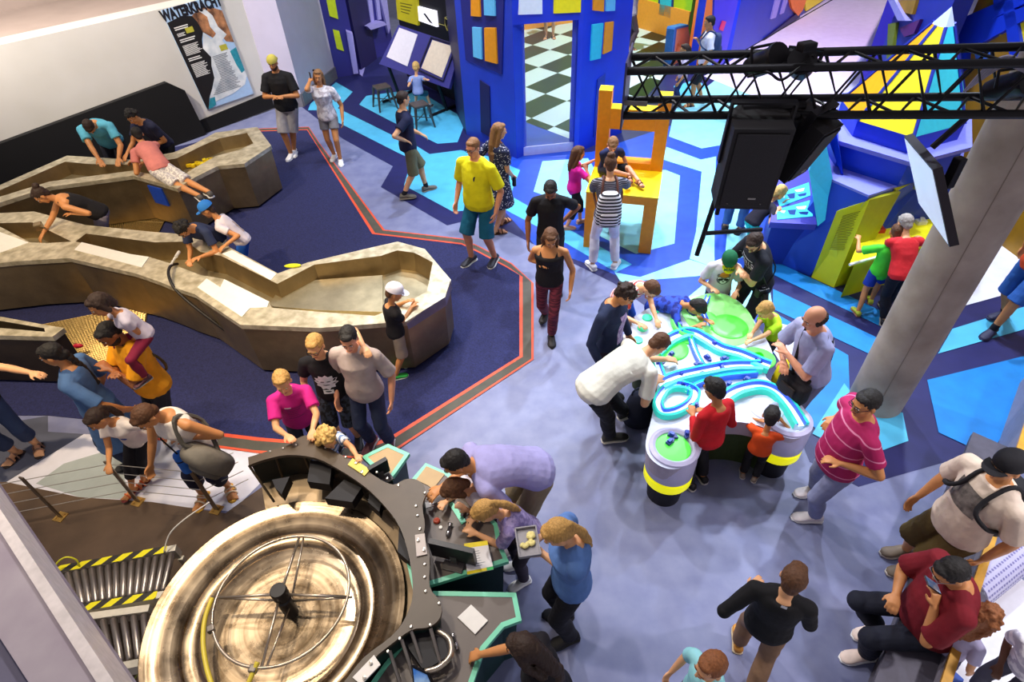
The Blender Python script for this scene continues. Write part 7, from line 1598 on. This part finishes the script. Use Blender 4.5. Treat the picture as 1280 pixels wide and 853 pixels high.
chest_print(d, lambda mb: [grid(mb, -.075, .09, -.02, .105, 4, 1), lines(mb)], 'print', [mat('print_purple', '#8a1a6a', .7), mat('print_pale', '#e6c6dc', .7)], .55)
person('child with long curly blond hair in striped tee behind the drum counter', 1.2, 322, head=(409, 548), fem=True, skin='fair', hair=('curly_long', 'straw'), hp=30, hy=-10, lean=18, top=(TEE, band2('#6f8ab8', '#e9ecf2', .03)), bot=('long', '#5a72a8'), L=('px', 449, 573, .97), Rr='fwd')
person('boy in white cap, black tee and khaki shorts at the wide trough end', 1.3, 25, head=(493, 366), skin='tan', hair=('short', 'brown'), cap=('#f0eaf2', '#f0eaf2'), hp=25, hy=-10, top=(TEE, '#141116', .6, -.15), bot=('shorts', '#9a8a7a', 1.0), Rr=('px', 518, 383, .8), L=('px', 512, 378, .82), shoe=('shoe', ['#d0352a', '#2fae4a'], '#c9d6c9'), fl=(-.05, .05, 0), fr=(.06, -.1, 0, -8))
# ---- left foreground
d = person('person in orange polo with clasped hands carrying a child on the shoulders', 1.76, 232, head=(137, 418), skin='brown', w=1.06, belly=.3, hair=('short', 'black'), beard='black', hp=28, hy=10, top=('polo', '#f2a112', .75, -.14), bot=('long', '#20222e'), L='fold', Rr='fold', loose=.006)
chest_print(d, lambda mb: blob(mb, 0, 0, .045, .05), 'round_print', [mat('print_brown', '#6a2f1a', .7)], .2)
mb = MB(); mb.tube([d['W'](q) for q in smooth_path([d['N']+d['r1']*.07+d['up1']*.055, d['P'].lerp(d['N'], .6)+d['f1']*.165, d['P']-d['r1']*.17+d['f1']*.1, d['P']-d['r1']*.16-d['f1']*.1, d['P'].lerp(d['N'], .6)-d['f1']*.14, d['N']+d['r1']*.07+d['up1']*.055], 6)], .014, 6); mb.build('sling_strap', cloth('olive_strap', '#5a4a22'), d['root'])
dm = d
hipw = d['W'](d['N']+d['up1']*.02-d['f1']*.05)
d = person('girl in pale tee and maroon trousers sitting on the shoulders of the orange polo', 1.12, 225, head=(125, 381), hipz=dm['N'].z+.1, skin='tan', fem=True, hair=('bob', 'dark'), lean=18, hp=25, top=(TEE, '#d3cadb', .4), bot=('long', '#7d1436'), L=('px', 168, 428, 1.42), Rr=('px', 118, 425, 1.42), fl=(-.12, .17, 1.0), fr=(.12, .17, 1.0), kneeL=(-.4, 1, .6), kneeR=(.4, 1, .6), shoe=('shoe', '#55303a', '#777777'))
person('person with long dark braid in denim blue dress by the lower trough', 1.66, 190, head=(66, 444), fem=True, skin='tan', hair=('braid', 'black'), hp=15, w=1.05, top=('dress', '#4d6f9f', .95, None, .28), bot=('long', '#22304f'), L=('px', 164, 515, .8), Rr='down', shoe=('shoe', '#333333', '#222222'))
d = person('girl in white printed tee leaning on the railing post', 1.24, 262, head=(122, 524), fem=True, skin='tan', hair=('pony', 'dark'), hp=30, hy=-20, lean=14, top=(TEE, '#eee2da', .5), bot=('capri', '#17151c'), Rr=('px', 137, 588, .69), L='back', shoe=('sandal', '#6a2a2a', '#e06a3a'), fl=('px', 182, 606, 0, 235), fr=('px', 168, 620, 0, 240))
chest_print(d, lambda mb: [blob(mb, -.03, .03, .025, .02, 0), blob(mb, .02, -.02, .03, .02, 1)], 'print', [mat('print_crimson', '#b0304a', .7), mat('print_blue', '#3a5ab0', .7)], .6)
d = person('person in white tank top with a backpack in front and blue bottle', 1.64, 250, head=(183, 521), fem=True, skin='tan', w=1.05, hair=('short', 'brown'), hp=45, hy=-12, lean=12, top=('sleeveless', '#f0e4d8'), bot=('capri', '#161a38'), Rr=('px', 188, 590, .68), L=('px', 236, 552, 1.0), Lp=(-1, -.5, .3), shoe=('sandal', '#d6a13a', '#e8d8b8'), fl=('px', 288, 612, 0, 300), fr=('px', 256, 622, 0, 265))
bgp = empty('backpack', d['W'](d['P']-d['r1']*.2+d['f1']*.12+Vector((0, 0, .04))), 'grey backpack slung at the hip of the white tank top person', 'backpack'); p = Vector(bgp.location); Mb = rotz(R(330)) @ Matrix.Rotation(R(25), 3, 'X')
mb = MB(); mb.loft([[p+Mb @ Vector((.17*s*math.copysign(abs(math.cos(a))**.7, math.cos(a)), .11*s*math.copysign(abs(math.sin(a))**.7, math.sin(a)), z)) for a in [2*math.pi*j/18 for j in range(18)]] for z, s in ((-.2, .7), (-.17, .95), (0, 1.05), (.15, .9), (.22, .55), (.24, .2))]); mb.build('bag', cloth('grey_pack', '#7f786c', .15), bgp, True, angle=60)
mb = MB(); mb.loft([[p+Mb @ Vector((.12*s*math.copysign(abs(math.cos(a))**.7, math.cos(a)), -.1+.05*s*math.sin(a), z)) for a in [2*math.pi*j/14 for j in range(14)]] for z, s in ((-.17, .8), (-.14, 1), (.02, 1), (.06, .7))]); mb.build('pocket', cloth('grey_pocket', '#6c665c'), bgp, True, angle=60)
mb = MB(); mb.tube(smooth_path([p+Mb @ Vector((0, .05, .2)), d['W'](d['P'].lerp(d['N'], .7)-d['r1']*.14+d['f1']*.13), d['W'](d['N']-d['r1']*.1+d['up1']*.05), d['W'](d['P'].lerp(d['N'], .6)-d['r1']*.14-d['f1']*.12), p+Mb @ Vector((.1, .08, 0))], 5), .02, 6); mb.build('strap', cloth('grey_strap', '#5a564e'), bgp)
bt = empty('blue_bottle', d['W'](d['P']+d['f1']*.19+d['r1']*.02-Vector((0, 0, .12))), 'bright blue insulated bottle pouch hanging in front of the white tank top', 'bottle'); p = Vector(bt.location)
mb = MB(); mb.lathe(p, [(.001, 0), (.044, .004), (.05, .02), (.05, .22), (.045, .24), (.001, .245)], 20); mb.build('pouch', cloth('blue_pouch', '#2f6fd0'), bt, True, angle=40); mb = MB(); mb.lathe(p+Vector((0, 0, .17)), [(.052, 0), (.052, .016)], 20, 0, None, False); mb.build('band', M_BLK, bt)
mb = MB(); mb.tube([p+Vector((0, 0, .22)), d['W'](d['P'].lerp(d['N'], .75)+d['f1']*.15+d['r1']*.05), d['W'](d['N']+d['r1']*.08+d['up1']*.05)], .007, 6); mb.build('strap', M_BLK, bt)
d = person('person in black bananas tee and denim shorts at the left frame edge', 1.62, 308, feet=(36, 570), skin='fair', w=1.05, hair=('short', 'brown'), top=(TEE, '#171418', .7, -.14), bot=('capri', '#27365a'), L=('px', 62, 470, 1.15), Rr='down', shoe=('sandal', '#2e2320', '#8a6a5a'), fl=('px', 50, 560, 0, 300), fr=('px', 24, 570, 0, 250))
def bananas(mb):
    words(mb, 'BANANAS', .06, 0, -.11, 1, .002)
    for i, (x, y) in enumerate(((-.05, .04), (.0, .05), (.05, .035), (-.03, -.02), (.03, -.025), (.07, -.01), (-.075, -.02))): blob(mb, x, y, .035, .018, 0, .0005*i)
chest_print(d, bananas, 'banana_print', [mat('print_yellow', '#e8d42a', .7), mat('print_cream', '#e8e2c8', .7)], .5)
finalize(); do_prints()
# ================================================================ LIGHT
wd_ = bpy.data.worlds.new('world'); scn.world = wd_; wd_.use_nodes = True
wt = wd_.node_tree; bg = wt.nodes['Background']; bg.inputs[1].default_value = .3
# unseen surround: noise with bright patches added for soft light and steel reflections
tcw = wt.nodes.new('ShaderNodeTexCoord'); nw = wt.nodes.new('ShaderNodeTexNoise'); nw.inputs['Scale'].default_value = 3.2; nw.inputs['Detail'].default_value = 2; wt.links.new(tcw.outputs['Generated'], nw.inputs['Vector'])
rw = wt.nodes.new('ShaderNodeValToRGB'); rw.color_ramp.elements[0].position = .42; rw.color_ramp.elements[1].position = .6; rw.color_ramp.elements[0].color = (.16, .15, .2, 1); rw.color_ramp.elements[1].color = (1.7, 1.6, 1.7, 1)
wt.links.new(nw.outputs['Fac'], rw.inputs['Fac']); wt.links.new(rw.outputs['Color'], bg.inputs[0])
def spot(name, loc, to, power, color, angle=70, blend=.7, rad=.12):
    l = bpy.data.lights.new(name, 'SPOT'); l.energy = power; l.color = color; l.spot_size = R(angle); l.spot_blend = blend; l.shadow_soft_size = rad
    o = bpy.data.objects.new(name, l); COL.objects.link(o); o.location = loc
    o.rotation_euler = (Vector(to)-Vector(loc)).to_track_quat('-Z', 'Y').to_euler(); return o
WARM = (1., .78, .50); NEUT = (1., .92, .84); COOL = (.75, .84, 1.)
spot('lamp', (-5.5, 4.0, 6.5), (-4.9, 6.2, .5), 1300, WARM, 62)
spot('lamp', (-2.4, 4.2, 6.8), (-1.6, 5.6, .5), 620, WARM, 60)
spot('lamp', (-6.5, 7.5, 7.5), (-6.6, 10.3, 1), 700, (1, .86, .66), 70)
spot('lamp', (-7.5, 8.5, 6.5), (-8.5, 14, 3), 2300, NEUT, 110)
spot('lamp', (-3.5, 9.5, 7.5), (-3.6, 12.5, 0), 600, NEUT, 75)
spot('lamp', (-3.6, 3.0, 6.5), (-3.4, 3.8, 0), 420, (1, .86, .68), 70)
spot('lamp', (-2.8, 3.2, 6.8), (-1.9, 2.3, 0), 380, (1, .85, .64), 60)
spot('lamp', (-2.2, 5.2, 7.2), (.3, 2.2, 0), 700, NEUT, 70)
spot('lamp', (-1.6, 8.6, 7.2), (.9, 5.2, 0), 1250, (1, .97, .98), 65)
spot('lamp', (-.6, 10.5, 7), (-.6, 8.6, 0), 1150, COOL, 75)
spot('lamp', (2.2, 9.5, 7), (1.7, 7.6, 0), 1250, COOL, 75)
spot('lamp', (1.2, 6.5, 6.5), (2.0, 4.3, .7), 330, (.85, .95, 1), 55)
spot('lamp', (1.5, 4.0, 7.5), (2.3, 1.6, 0), 170, (.86, .88, 1), 70)
spot('lamp', (5.5, 7.0, 7), (4.9, 5.0, 0), 1300, COOL, 80)
spot('lamp', (6.0, 4.5, 7), (5.5, 3.8, 0), 300, COOL, 70)
spot('lamp', (4.2, 10.0, 8), (5.2, 7.2, 1), 1900, COOL, 80)
spot('lamp', (4.0, 12, 7.5), (4.0, 11.0, 0), 900, COOL, 90)
spot('lamp', (-2.5, 11, 7.5), (-1.5, 14, .8), 900, COOL, 80)
spot('lamp', (.6, 7.5, 7), (.4, 11, 2.5), 700, COOL, 80)
spot('lamp', (2.5, 16, 6), (2.0, 16.3, 0), 1400, (1, .97, .92), 140)
spot('lamp', (8.5, 13, 8), (8.5, 16, 0), 2600, (1, .70, .98), 80)
spot('lamp', (7.5, 12, 7), (6.5, 12.5, 0), 1000, (.6, .7, 1), 80)
spot('lamp', (7.5, 7, 7), (8.5, 9.5, 2), 900, (1, .9, .7), 90)
spot('lamp', (4.8, 1.2, 4.5), (4.0, 1.2, 0), 420, (1, .95, 1), 90)
v = scn.view_settings; v.view_transform = 'Standard'; v.look = 'None'; v.gamma = 1; v.exposure = .12; v.use_curve_mapping = False
